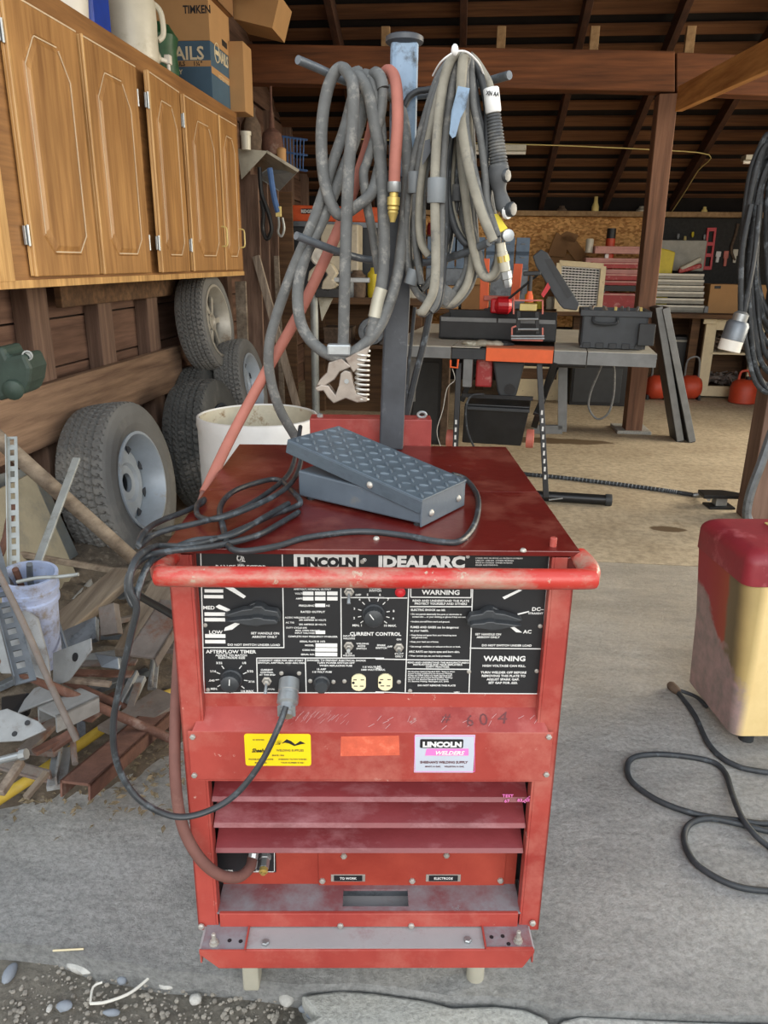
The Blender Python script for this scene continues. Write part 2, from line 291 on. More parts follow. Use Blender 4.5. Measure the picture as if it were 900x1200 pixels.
# ------------------------------------------------------------------ mesh builder
class MB:
    def __init__(s): s.bm = bmesh.new()
    def poly(s, pts, d):
        """prism: closed outline pts (Vectors) swept by d"""
        a = [s.bm.verts.new(p) for p in pts]; b_ = [s.bm.verts.new(Vector(p) + Vector(d)) for p in pts]; n = len(a)
        s.bm.faces.new(a[::-1]); s.bm.faces.new(b_)
        for i in range(n): s.bm.faces.new((a[i], a[(i + 1) % n], b_[(i + 1) % n], b_[i]))
        return s
    def box(s, x0, x1, y0, y1, z0, z1, bv=0, M=None):
        vs = [s.bm.verts.new((x, y, z)) for x in (x0, x1) for y in (y0, y1) for z in (z0, z1)]
        fs = [s.bm.faces.new([vs[i] for i in f]) for f in ((0, 1, 3, 2), (4, 6, 7, 5), (0, 4, 5, 1), (2, 3, 7, 6), (0, 2, 6, 4), (1, 5, 7, 3))]
        if bv:
            es = list({e for f in fs for e in f.edges}); r = bmesh.ops.bevel(s.bm, geom=es, offset=bv, segments=2, affect='EDGES', profile=.5); vs = list({v for f in r['faces'] for v in f.verts} | {v for v in vs if v.is_valid})
        if M is not None:
            for v in vs: v.co = M @ v.co
        return s
    def beam(s, p0, p1, w, h, up=(0, 0, 1), bv=0):
        """square bar from p0 to p1: w across, h along up"""
        p0, p1 = Vector(p0), Vector(p1); d = (p1 - p0); L = d.length; z = d.normalized(); x = Vector(up).cross(z)
        x = x.normalized() if x.length > 1e-5 else Vector((1, 0, 0)); y = z.cross(x)
        return s.box(-w / 2, w / 2, -h / 2, h / 2, 0, L, bv, Matrix.Translation(p0) @ Matrix((x, y, z)).transposed().to_4x4())
    def rings(s, rs, cap=True, close=False):
        vr = [[s.bm.verts.new(p) for p in r] for r in rs]; n = len(vr[0]); m_ = len(vr)
        for i in range(m_ if close else m_ - 1):
            a, b_ = vr[i], vr[(i + 1) % m_]
            for j in range(n): s.bm.faces.new((a[j], a[(j + 1) % n], b_[(j + 1) % n], b_[j]))
        if cap and not close: s.bm.faces.new(vr[0][::-1]); s.bm.faces.new(vr[-1])
        return s
    def lathe(s, prof, p0, axis=(0, 0, 1), seg=24, cap=True, fn=None):
        """prof: (radius, distance along axis)"""
        z = Vector(axis).normalized(); x = z.orthogonal().normalized()
        if abs(z.z) < .99: x = Vector((0, 0, 1)).cross(z).normalized()
        y = z.cross(x); p0 = Vector(p0)
        rs = []
        for r, t in prof:
            rs.append([p0 + z * t + (x * math.cos(2 * math.pi * k / seg) + y * math.sin(2 * math.pi * k / seg)) * (max(r, 1e-4) * (fn(k, r, t) if fn else 1)) for k in range(seg)])
        return s.rings(rs, cap)
    def cyl(s, p0, p1, r, r2=None, seg=16):
        p0, p1 = Vector(p0), Vector(p1); d = p1 - p0
        return s.lathe([(r, 0), (r if r2 is None else r2, d.length)], p0, d, seg)
    def tube(s, pts, r, seg=8, sub=6, closed=False, rfn=None):
        P = [Vector(p) for p in pts]
        if sub > 1 and len(P) > 2:
            Q = []; n = len(P)
            rng = range(n if closed else n - 1)
            for i in rng:
                if closed: a, b_, c, d = P[i - 1], P[i], P[(i + 1) % n], P[(i + 2) % n]
                else: a, b_, c, d = P[max(i - 1, 0)], P[i], P[i + 1], P[min(i + 2, n - 1)]
                for k in range(sub):
                    t = k / sub; Q.append(.5 * ((2 * b_) + (c - a) * t + (2 * a - 5 * b_ + 4 * c - d) * t * t + (3 * b_ - a - 3 * c + d) * t ** 3))
            if not closed: Q.append(P[-1])
            P = Q
        rs = []; T = (P[1] - P[0]).normalized(); x = T.orthogonal().normalized(); n = len(P)
        for i, p in enumerate(P):
            if closed: t = (P[(i + 1) % n] - P[i - 1])
            else: t = (P[min(i + 1, n - 1)] - P[max(i - 1, 0)])
            t = t.normalized() if t.length > 1e-9 else T
            x = (x - t * x.dot(t)); x = x.normalized() if x.length > 1e-6 else t.orthogonal().normalized(); y = t.cross(x); T = t
            rr = r * (rfn(i / (n - 1)) if rfn else 1)
            rs.append([p + (x * math.cos(2 * math.pi * k / seg) + y * math.sin(2 * math.pi * k / seg)) * rr for k in range(seg)])
        return s.rings(rs, True, closed)
    def ball(s, c, r, seg=12, sx=1, sy=1, sz=1, jit=0):
        ret = bmesh.ops.create_icosphere(s.bm, subdivisions=2 if seg < 16 else 3, radius=r)
        for v in ret['verts']:
            k = 1 + random.uniform(-jit, jit); v.co = Vector((v.co.x * sx * k, v.co.y * sy * k, v.co.z * sz * k)) + Vector(c)
        return s
    def text(s, body, M, size, bold=0., align='CENTER', xs=1., depth=.0006, shear=0., space=1.):
        """lettering: size is the cap height; M maps (x right, y up, z out)"""
        cu = bpy.data.curves.new('t', 'FONT'); cu.body = body; cu.size = size / .69; cu.align_x = align; cu.align_y = 'TOP_BASELINE'
        cu.offset = bold * size; cu.shear = shear; cu.resolution_u = 2; cu.space_character = space; cu.extrude = depth / 2
        o = bpy.data.objects.new('t', cu); COL.objects.link(o); dg = bpy.context.evaluated_depsgraph_get(); dg.update()
        me = o.evaluated_get(dg).to_mesh(); n0 = len(s.bm.verts); s.bm.from_mesh(me); o.evaluated_get(dg).to_mesh_clear()
        s.bm.verts.ensure_lookup_table()
        for v in s.bm.verts[n0:]: v.co = M @ Vector((v.co.x * xs, v.co.y, v.co.z + depth / 2))
        bpy.data.objects.remove(o); bpy.data.curves.remove(cu); return s
    def link(s, name, mat, inv, smooth=False, bevel=0):
        bm = s.bm; bmesh.ops.transform(bm, matrix=inv, verts=bm.verts); bmesh.ops.recalc_face_normals(bm, faces=bm.faces)
        me = bpy.data.meshes.new(name); bm.to_mesh(me); bm.free(); me.materials.append(MATS[mat])
        o = bpy.data.objects.new(name, me); COL.objects.link(o)
        if smooth:
            for p in me.polygons: p.use_smooth = True
            me.set_sharp_from_angle(angle=math.radians(40))
        if bevel:
            b_ = o.modifiers.new('bevel', 'BEVEL'); b_.width = bevel; b_.segments = 2; b_.limit_method = 'ANGLE'; b_.angle_limit = math.radians(40)
        return o
WM = {}
def tag(o, label, cat, group=None, kind=None):
    if label: o['label'] = label
    if cat: o['category'] = cat
    if group: o['group'] = group
    if kind: o['kind'] = kind
    return o
def thing(name, label, cat, loc, F=FG, group=None):
    o = bpy.data.objects.new(name, None); COL.objects.link(o); o.empty_display_size = .1
    o.matrix_world = F @ Matrix.Translation(loc); WM[o] = (o.matrix_world.copy(), F); return tag(o, label, cat, group)
def part(mb, name, mat, parent, smooth=False, bevel=0, label=None, F=None):
    w, Fr = WM[parent]; o = mb.link(name, mat, w.inverted() @ (Fr if F is None else F), smooth, bevel); o.parent = parent; WM[o] = (w, Fr)
    if label: o['label'] = label
    return o
def solo(mb, name, mat, loc, label=None, cat=None, group=None, kind=None, smooth=False, bevel=0, F=FG):
    w = F @ Matrix.Translation(loc); o = mb.link(name, mat, w.inverted() @ F, smooth, bevel); o.matrix_world = w; WM[o] = (w, F); return tag(o, label, cat, group, kind)
def dup(o, loc=None, F=FG, label=None, rot=None, parent=None):
    c = o.copy(); COL.objects.link(c)
    if parent: c.parent = parent
    else: c.matrix_world = F @ Matrix.Translation(loc) @ (rot if rot is not None else Matrix.Identity(4))
    if label: c['label'] = label
    for ch in list(o.children): dup(ch, parent=c)
    return c
V = Vector
# ------------------------------------------------------------------ the setting
K = 'structure'
ZR0, RS = 1.83, math.tan(math.radians(23.5))                      # roof height at the back wall, slope
VB = 8.5
def roofz(v): return ZR0 + (VB - v) * RS
def GR(px, py):
    o = FG.inverted() @ EYE; d = FG.inverted().to_3x3() @ ray(px, py)
    t = (ZR0 + (VB - o.y) * RS - o.z) / (d.z + d.y * RS); return o + d * t
mb = MB()
edge = [(-500, 1010), (-150, 1082), (0, 1105), (60, 1108), (110, 1124), (150, 1128), (190, 1137), (240, 1141), (330, 1152), (350, 1154), (420, 1152), (467, 1157), (529, 1167), (575, 1167), (619, 1172), (647, 1182), (700, 1184), (800, 1188), (900, 1190), (1300, 1200)]
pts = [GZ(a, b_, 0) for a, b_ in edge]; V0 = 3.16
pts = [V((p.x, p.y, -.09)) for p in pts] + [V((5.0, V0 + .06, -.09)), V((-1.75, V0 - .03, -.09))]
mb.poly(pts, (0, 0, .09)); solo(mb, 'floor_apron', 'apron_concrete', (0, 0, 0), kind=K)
mb = MB(); mb.poly([V((-1.75, V0 - .024, -.1)), V((5.0, V0 + .066, -.1)), V((5.0, VB, -.1)), V((-1.75, VB, -.1))], (0, 0, .1))
solo(mb, 'floor', 'shed_concrete', (0, 0, 0), kind=K)
# ground in front of the apron
mb = MB(); N = 90
gx = [-3.2 + 8.2 * i / N for i in range(N + 1)]; gy = [-1.5 + 3.2 * i / 60 for i in range(61)]
rows = [[mb.bm.verts.new((x_, y_, -.055 + .012 * math.sin(x_ * 9 + y_ * 3) * math.sin(y_ * 11 - x_ * 4) + random.uniform(-.004, .004))) for x_ in gx] for y_ in gy]
for j in range(60):
    for i in range(N): mb.bm.faces.new((rows[j][i], rows[j][i + 1], rows[j + 1][i + 1], rows[j + 1][i]))
solo(mb, 'ground_dirt', 'dirt', (0, 0, 0), kind=K, smooth=True)
def slabpiece(px, name, z=-.012):
    mb = MB(); P = [GZ(a, b_, z) for a, b_ in px]; mb.poly([V((p.x, p.y, -.1)) for p in P], (0, 0, .1 + z))
    return solo(mb, name, 'old_slab', (0, 0, 0), kind=K, bevel=.006)
slabpiece([(352, 1166), (400, 1160), (440, 1163), (500, 1172), (530, 1180), (580, 1178), (615, 1182), (643, 1194), (646, 1300), (300, 1300), (330, 1215), (372, 1190)], 'ground_slab')
slabpiece([(656, 1196), (680, 1190), (800, 1196), (1000, 1202), (1000, 1300), (660, 1300)], 'ground_slab')
# left wall: rough siding, studs, plank ledge
UW = -1.72
for i in range(12):
    mb = MB(); z0 = i * .2 + .005; mb.box(UW - .03, UW - random.uniform(-.004, .006), 1.4, VB, z0, z0 + .193, .004)
    solo(mb, 'wall_left', 'old_wall', (UW, 1.4, z0), kind=K)
mb = MB(); mb.box(UW - .06, UW - .035, 1.4, VB, 0, 4.5); solo(mb, 'wall_left', 'roof_dark', (UW, 1.4, 0), kind=K)
mb = MB(); mb.box(UW - .03, UW, 1.4, VB, 2.42, 4.9); solo(mb, 'wall_left', 'old_wall', (UW, 1.4, 2.4), kind=K)
for (xa, xb) in ((39, 72), (119, 150), (176, 203), (-60, -15)):
    a = GU(xa, 400, UW + .07).y; c = GU(xb, 400, UW + .07).y
    mb = MB(); mb.box(UW, UW + .07, a, a + min(.14, c - a), 0.0, 2.4, .003); solo(mb, 'wall_stud', 'old_stud', (UW, a, 0), kind=K)
for vv in (5.3, 6.0, 6.7, 7.4, 8.1):
    mb = MB(); mb.box(UW, UW + .07, vv, vv + .1, 0, 2.4, .003); solo(mb, 'wall_stud', 'old_stud', (UW, vv, 0), kind=K)
uB = UW + .11; ztop = GU(46, 453, uB).z; zbt = ztop - .235
mb = MB(); mb.box(UW + .071, uB, 1.5, GU(212, 408, uB).y, zbt, ztop, .004); solo(mb, 'wall_plank', 'old_plank', (UW, 1.5, zbt), kind=K)
print('plank', ztop, GU(207, 410, uB), GU(0, 485, uB))
mb = MB(); zz = GU(120, 350, UW + .1).z; mb.box(UW + .07, UW + .1, GU(72, 350, UW + .1).y, GU(215, 340, UW + .1).y, zz - .02, zz + .08, .004); solo(mb, 'wall_rail', 'bench_wood', (UW, 2, zz), kind=K)
# back wall
mb = MB(); mb.box(UW, 5, VB, VB + .05, 0, 2.2); solo(mb, 'wall_back', 'roof_dark', (0, VB, 0), kind=K)
zo = GV(670, 254, VB - .03).z; zo1 = GV(700, 320, VB - .03).z
a, c = GV(578, 252, VB - .03).x, GV(762, 255, VB - .03).x
mb = MB(); mb.box(GV(330, 252, VB).x, a - .01, VB - .02, VB - .001, .6, zo, .001); solo(mb, 'wall_back_sheet', 'osb', (0, VB, .6), kind=K)
mb = MB(); mb.box(a, c, VB - .03, VB - .001, .6, zo, .001); solo(mb, 'wall_back_sheet', 'osb', (a, VB, .6), kind=K)
mb = MB(); mb.box(c + .004, 4.8, VB - .03, VB - .001, .4, zo + .0, .001); solo(mb, 'wall_back_board', 'dark_board', (c, VB, .4), kind=K)
mb = MB(); mb.box(UW, 4.8, VB - .14, VB - .031, zo, zo + .05, .004); solo(mb, 'wall_back_ledge', 'pale_wood', (0, VB, zo), kind=K)
# roof: dark shakes over spaced laths, rafters below
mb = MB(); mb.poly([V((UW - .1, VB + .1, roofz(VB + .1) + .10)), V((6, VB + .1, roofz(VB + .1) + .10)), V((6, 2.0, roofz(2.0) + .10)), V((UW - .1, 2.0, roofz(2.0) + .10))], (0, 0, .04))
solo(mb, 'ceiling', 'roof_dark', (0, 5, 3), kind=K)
v = VB + .02; i = 0
while v > 2.1:
    mb = MB(); w = .115 + random.uniform(-.02, .02)
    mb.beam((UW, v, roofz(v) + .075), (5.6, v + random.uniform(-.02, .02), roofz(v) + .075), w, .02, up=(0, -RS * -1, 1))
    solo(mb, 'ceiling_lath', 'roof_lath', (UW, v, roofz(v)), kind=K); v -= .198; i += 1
raf = []
for pa in ((262, 150), (420, 160), (635, 235), (706, 246), (787, 240), (540, 200), (880, 235)):
    u = GR(*pa).x; raf.append(u)
for u in (raf + [raf[2] - .78 * k for k in ()]):
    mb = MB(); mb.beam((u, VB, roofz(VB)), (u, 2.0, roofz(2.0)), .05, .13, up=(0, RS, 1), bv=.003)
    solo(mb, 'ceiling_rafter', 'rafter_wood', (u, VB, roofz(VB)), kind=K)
for px in (452, 587, 696, 808):
    q = GV(px, 49, 5.95); mb = MB(); mb.box(q.x - .03, q.x + .03, 5.93, 5.97, q.z - .12, q.z + .09, .003); solo(mb, 'ceiling_block', 'pale_wood', q, kind=K)
# great beam, post, brace
vb = 5.85
A, B_ = GV(285, 96.5, vb), GV(791, 107.5, vb); At, Bt = GV(285, 51, vb), GV(791, 59.5, vb)
A2, A2t = A + (A - B_) * .12, At + (At - Bt) * .12
mb = MB(); mb.poly([A2, B_, Bt, A2t], (0, .14, 0)); solo(mb, 'ceiling_beam', 'beam_wood', A, kind=K, bevel=.006)
C_, Ct = GV(900, 112.5, vb), GV(900, 65, vb); B2, B2t = GV(793, 108, vb), GV(793, 61, vb)
D_, Dt = C_ + (C_ - B2) * 2, Ct + (Ct - B2t) * 2
mb = MB(); mb.poly([B2, D_, Dt, B2t], (0, .14, 0)); solo(mb, 'ceiling_beam', 'beam_wood', B2, kind=K, bevel=.006)
pz = GZ(740, 506, 0); pt = GV(784, 109, 5.85)
mb = MB(); mb.beam((pz.x, pz.y, 0.0), (pt.x, 5.92, pt.z), .125, .14, up=(0, 1, 0), bv=.005); solo(mb, 'ceiling_post', 'post_wood', pz, kind=K)
mb = MB(); mb.box(pz.x - .13, pz.x + .13, pz.y - .10, pz.y + .2, 0, .025, .006); solo(mb, 'ceiling_post_footing', 'old_slab', pz, kind=K)
a, b_ = GV(797, 118, 5.78), GV(925, 55, 4.2); d = (b_ - a)
mb = MB(); mb.beam(a + V((0, 0, .01)), a + d * 1.8, .05, .15, bv=.004); solo(mb, 'ceiling_brace', 'brace_wood', a, kind=K)
rp = GZ(868, 606, 0)
mb = MB(); mb.beam((rp.x + .08, rp.y, 0), (rp.x + .08, rp.y, roofz(rp.y)), .16, .16, up=(0, 1, 0), bv=.006); solo(mb, 'wall_right_post', 'post_grey', rp, kind=K)
mb = MB(); mb.box(3.75, 3.8, 6.2, VB, 0, 2.6); solo(mb, 'wall_right', 'roof_dark', (3.8, 7, 0), kind=K)
# front fascia above the opening, out of the picture, keeps the roof in shade as in the place
mb = MB(); mb.box(UW, 5.6, 2.0, 2.06, 2.75, roofz(2.0), 0); solo(mb, 'wall_front', 'old_wall', (0, 2, 2.7), kind=K)
# ================================================================== THE WELDER
wx = .2845
zf = lambda py, y=0.: WY(440, py, y).z
ZT = .8725
w = thing('welding_machine', 'red arc welder with a black control panel and a steel mast, centre of the picture', 'welding machine', (0, .3, 0), FW)
zb = zf(1090)
for sx in (-1, 1):
    mb = MB(); x0, x1 = sorted((sx * wx, sx * (wx - .030))); mb.box(x0, x1, 0, .004, zb, ZT - .012, .001); mb.box(*sorted((sx * wx, sx * (wx - .004))), 0, .05, zb, ZT - .012, .001)
    mb.box(*sorted((sx * (wx - .034), sx * (wx - .030))), 0.0, .022, zb, ZT - .012, .0008)
    part(mb, 'corner_post', 'red_paint', w)
    mb = MB(); mb.box(*sorted((sx * (wx - .001), sx * (wx - .006))), .052, .60, .13, ZT - .012, .001); part(mb, 'side_panel', 'red_side', w)
mb = MB(); mb.box(-wx + .006, wx - .006, .59, .598, .13, ZT - .012); part(mb, 'back_panel', 'red_side', w)
mb = MB(); mb.box(-wx + .008, wx - .008, .10, .105, .14, ZT - .03); part(mb, 'inner_bulkhead', 'black_steel', w)
# lid in two sheets with turned-down edges
lid = MB(); lx = wx + .003
lid.box(-lx, lx, -.006, .275, ZT - .004, ZT, .0012); lid.box(-lx, lx, -.006, -.003, ZT - .0075, ZT - .003); lid.box(-lx, -lx + .003, -.006, .275, ZT - .016, ZT - .003); lid.box(lx - .003, lx, -.006, .275, ZT - .016, ZT - .003)
lidp = part(lid, 'lid', 'red_lid', w)
lid = MB(); ybk = WZ(430, 528, ZT).y; print('lid back', ybk); lid.box(-lx, lx, .277, .612, ZT - .005, ZT - .0006, .0012); lid.box(-lx, -lx + .003, .277, .612, ZT - .016, ZT - .003); lid.box(lx - .003, lx, .277, .612, ZT - .016, ZT - .003)
part(lid, 'lid', 'red_lid', w)
for (px, py) in ((441, 632), (613, 646), (545, 632)):
    p = WZ(px, py, ZT); mb = MB(); mb.lathe([(.0045, 0), (.0045, .002), (.003, .004), (.0001, .0045)], (p.x, p.y, ZT), seg=10); part(mb, 'screw', 'bolt_metal', lidp, True)
p = WZ(648, 640, ZT); mb = MB(); mb.lathe([(.005, 0), (.005, .012), (.004, .013)], (p.x, p.y, ZT), seg=10); part(mb, 'lid_stop', 'red_paint', lidp, True)
# lifting handle
yh = -.058; a, b_ = WY(170, 676, yh), WY(710, 678, yh); zh = (a.z + b_.z) / 2; r = .0140
xl, xr = a.x + r, b_.x - r
mb = MB(); mb.tube([(xl + .006, .006, zh + .006), (xl + .002, -.012, zh + .004), (xl + .001, -.034, zh + .002), (xl + .008, yh + .008, zh), (xl + .03, yh, zh), (0, yh, zh), (xr - .03, yh, zh), (xr - .008, yh + .008, zh), (xr - .001, -.034, zh + .002), (xr - .002, -.012, zh + .004), (xr - .006, .006, zh + .006)], r, 14, 8)
part(mb, 'front_handle', 'handle_red', w, True)
for sx, xx in ((-1, xl), (1, xr)):
    mb = MB(); q = [V((sx * (wx - .012), -.001, ZT - .012)), V((sx * (wx - .012), -.001, zh - .012)), V((xx, -.03, zh - .004)), V((xx + sx * .004, -.012, ZT - .022)), V((sx * (wx + .012), .004, ZT - .004))]
    mb.poly(q, (0, .012, 0)); part(mb, 'handle_bracket', 'red_lid', w, bevel=.003)
# control panel
YP = .016
def X(px, y=YP): return WY(px, 740, y).x
def Z(py, y=YP): return WY(440, py, y).z
zp0, zp1 = Z(812.5), ZT - .006
xp0, xp1 = WY(236, 740, YP).x, WY(636, 740, YP).x
mb = MB(); mb.box(-wx + .03, wx - .03, YP + .002, YP + .006, zp0 - .03, ZT - .006); part(mb, 'panel_frame', 'red_paint', w)
mb = MB(); mb.box(xp0, xp1, YP, YP + .0018, zp0, zp1, .0004); cp = part(mb, 'control_panel', 'panel_black', w)
def PW(px, py, y=YP): q = WY(px, py, y); return q
def tM(px, py, y=YP, yo=.0004, rot=0):
    q = PW(px, py, y); return Matrix.Translation((q.x, y - yo, q.z)) @ Matrix(((1, 0, 0, 0), (0, 0, -1, 0), (0, 1, 0, 0), (0, 0, 0, 1))) @ Matrix.Rotation(rot, 4, 'Z')
PXM = 1 / 795.                                                     # metres per pixel on the panel
def T(mb, s_, px, py, h, bold=.04, al='CENTER', xs=1.1, rot=0, y=YP, yo=.0004, space=1., shear=0.): mb.text(s_, tM(px, py, y, yo, rot), h * PXM, bold, al, xs, .0004, shear, space)
def fitT(mb, s_, x0, x1, py, h, bold=.04, **k):
    """set the words so that they span x0..x1"""
    t = MB(); t.text(s_, Matrix.Identity(4), h * PXM, bold, 'LEFT', 1., .0004); xs_ = [v_.co.x for v_ in t.bm.verts]; wdt = max(xs_) - min(xs_); t.bm.free()
    T(mb, s_, x0, py, h, bold, 'LEFT', (PW(x1, py).x - PW(x0, py).x) / wdt, **k)
def line(mb, x0, y0, x1, y1, wd=1.1, y=YP, yo=.0004):
    a, b_ = PW(x0, y0, y), PW(x1, y1, y); a.y = b_.y = y - yo / 2; mb.beam(a, b_, wd * PXM, .0006 if 1 else 0, up=(0, 1, 0))
ink = MB()
def Z1(zx, zy): return (160 + zx / 3.103, 640 + zy / 3.105)
def Z2(zx, zy): return (440 + zx / 3.214, 640 + zy / 3.216)
# border and dividers
for q in (((233, 0), (246, 530)), ((246, 533), (900, 533)), ((530, 30), (536, 370)), ((243, 369), (537, 369)), ((437, 407), (900, 407)), ((437, 407), (440, 530)), ((614, 407), (617, 530)), ((743, 150), (745, 405)), ((745, 187), (900, 187))):
    line(ink, *Z1(*q[0]), *Z1(*q[1]))
for q in (((0, 549), (120, 553)), ((120, 553), (612, 556)), ((125, 160), (112, 553)), ((366, 160), (352, 556)), ((655, 40), (612, 556)), ((0, 195), (120, 195)), ((0, 425), (116, 427)), ((355, 384), (622, 387)), ((133, 192), (360, 194)), ((133, 160), (133, 192)), ((360, 160), (360, 194)), ((130, 228), (362, 228)), ((118, 428), (353, 430)), ((118, 462), (353, 464))):
    line(ink, *Z2(*q[0]), *Z2(*q[1]))
T(ink, 'RANGE SELECTOR', *Z1(380, 82), 4.4, .05, xs=1.08); T(ink, '®', 427, 658, 4, .02)
mb2 = MB(); lp0, lp1 = PW(344.5, 666.5), PW(420.5, 649.8); mb2.box(lp0.x, lp1.x, YP - .0006, YP, lp0.z, lp1.z, .0002); part(mb2, 'maker_plate', 'white_ink', cp)
mb2 = MB(); fitT(mb2, 'LINCOLN', 348.5, 417, 663.3, 10.3, .10, yo=.001); part(mb2, 'lettering', 'black_ink', cp)
fitT(ink, 'IDEALARC', 443, 544, 664.2, 13, .075); fitT(ink, 'TIG 250/250 VARIABLE VOLTAGE', 443, 541, 671.8, 4.2, .05); T(ink, '®', 548, 654, 3.6, .02)
for k, s_ in enumerate(('UNDER ONE OR MORE U.S. PATENTS NUMBERS', '2,880,374  3,068,352  OTHERS PENDING', 'MADE IN CANADA  OTHER PATENTS', 'ISSUED AND PENDING')): T(ink, s_, 557, 654.5 + k * 2.7, 1.5, .02, 'LEFT', 1.15)
T(ink, 'LINCOLN ELECTRIC CO.', 557, 668, 2.4, .03, 'LEFT', 1.1); T(ink, 'CLEVELAND, OHIO, U.S.A.', 557, 671.5, 1.7, .02, 'LEFT', 1.2)
T(ink, 'UL', 282, 657, 5.5, .03, rot=-.25); q = PW(282, 655)
ink.tube([(q.x + .0052 * math.cos(t), YP - .0004, q.z + .0045 * math.sin(t)) for t in [k * math.pi / 8 for k in range(16)]], .0003, 4, 1, True)
T(ink, 'LISTED', 282, 662, 1.4, .02)
T(ink, 'MED', 238, Z1(0, 229)[1], 4.2, .03, 'LEFT'); T(ink, 'LOW', 245, Z1(0, 318)[1], 4.2, .03, 'LEFT')
for (a, b_, c, d) in ((248, 315, 157, 168), (246, 315, 178, 189), (248, 322, 241, 253), (248, 322, 261, 273), (250, 323, 320, 333), (250, 323, 341, 353), (605, 643, 165, 178), (649, 687, 165, 178), (693, 731, 165, 178), (605, 643, 184, 197), (649, 687, 184, 197), (693, 731, 184, 197), (650, 686, 209, 221), (651, 686, 307, 319), (651, 730, 354, 367), (650, 730, 370, 383), (650, 730, 387, 400)):
    p, q = PW(*Z1(a, d)), PW(*Z1(b_, c)); ink.box(p.x, q.x, YP - .0006, YP, p.z, q.z)
def wedge(p, f=Z1):
    P = [PW(*f(*k)) for k in p]
    for k in P: k.y = YP - .0006
    ink.poly(P, (0, .0006, 0))
wedge([(322, 150), (352, 150), (398, 182), (390, 190)]); wedge([(288, 220), (300, 212), (340, 230), (338, 240), (300, 228)]); wedge([(318, 308), (322, 296), (384, 266), (392, 270), (348, 303)])
wedge([(478, 192), (540, 163), (552, 166), (485, 200)], Z2); wedge([(484, 286), (494, 283), (552, 325), (530, 324)], Z2); wedge([(535, 254), (578, 244), (578, 248), (536, 259)], Z2)
T(ink, 'DC–', *Z2(588, 243), 4.4, .03, 'LEFT'); T(ink, 'STRAIGHT', *Z2(575, 256), 2.3, .03, 'LEFT'); T(ink, 'AC', *Z2(556, 328), 4.4, .03, 'LEFT')
for s_, x_, y_, h_ in (('SET HANDLE ON', 468, 320, 2.7), ('ARROW ONLY', 466, 333, 2.7), ('DO NOT SWITCH UNDER LOAD', 427, 362, 2.6), ('AFTERFLOW TIMER', 344, 389, 4.2), ('ADJUST TO MATCH', 345, 400, 2.6), ('ELECTRODE SIZE', 346, 409, 2.6),
                       ('AMP/VOLT, NOMINAL OUTPUT', 640, 159, 1.9), ('VOLTS', 592, 175, 2), ('AMPS', 592, 193, 2), ('FREQUENCY', 622, 219, 2.2), ('HZ', 696, 219, 2), ('RATED OUTPUT', 641, 242, 2.4), ('AC/DC WELDING AT 60%', 594, 262, 1.9), ('200 AMPERES 30 VOLTS', 640, 271, 1.9), ('AC TIG', 558, 280, 1.9), ('200 AMPERES 28 VOLTS', 640, 287, 1.9), ('DUTY CYCLE 60%', 582, 299, 1.9),
                       ('MAX. OPEN CIRCUIT', 622, 309, 1.9), ('INPUT VOLTAGE', 612, 318, 1.9), ('COMPLETE HIGH FREQUENCY STABILIZER', 641, 331, 1.9), ('SERIAL PLATE © 1973', 640, 349, 2), ('MODEL', 629, 363, 2), ('CODE NO.', 627, 380, 2), ('SERIAL NO.', 623, 396, 2),
                       ('SWITCH', 868, 165, 2.3), ('POWER', 868, 156, 2.3), ('OFF', 806, 180, 2.3), ('INPUT 230', 773, 329, 1.9), ('WELDING', 773, 338, 1.9), ('WELDING', 822, 357, 2), ('MODE', 818, 366, 2), ('SWITCH', 818, 375, 2), ('STICK', 772, 392, 1.9), ('WELDING', 772, 400, 1.9),
                       ('CURRENT', 474, 452, 2), ('CONTROL', 474, 461, 2), ('AT THIS END', 476, 470, 2), ('LOCAL', 488, 522, 2), ('CONNECT HERE FOR ARC START', 525, 418, 2.2), ('SWITCH, AMPTROL AND ARC FAN', 527, 427, 2.2),
                       ('DANGER: TO PREVENT ELECTRICAL SHOCK', 727, 418, 2.2), ('TURN POWER SWITCH OFF', 725, 427, 2.2), ('WHEN REPLACING FUSE', 725, 437, 2.2), ('15 AMP', 672, 450, 2.2), ('115 VOLT FUSE', 674, 460, 2.2), ('115 VOLTS AC', 855, 442, 2.2), ('1000 WATTS MAX.', 860, 452, 2.2)):
    T(ink, s_, *Z1(x_, y_), h_, .03)
T(ink, 'CURRENT CONTROL', 440, 744.5, 4.2, .035, xs=1.02)
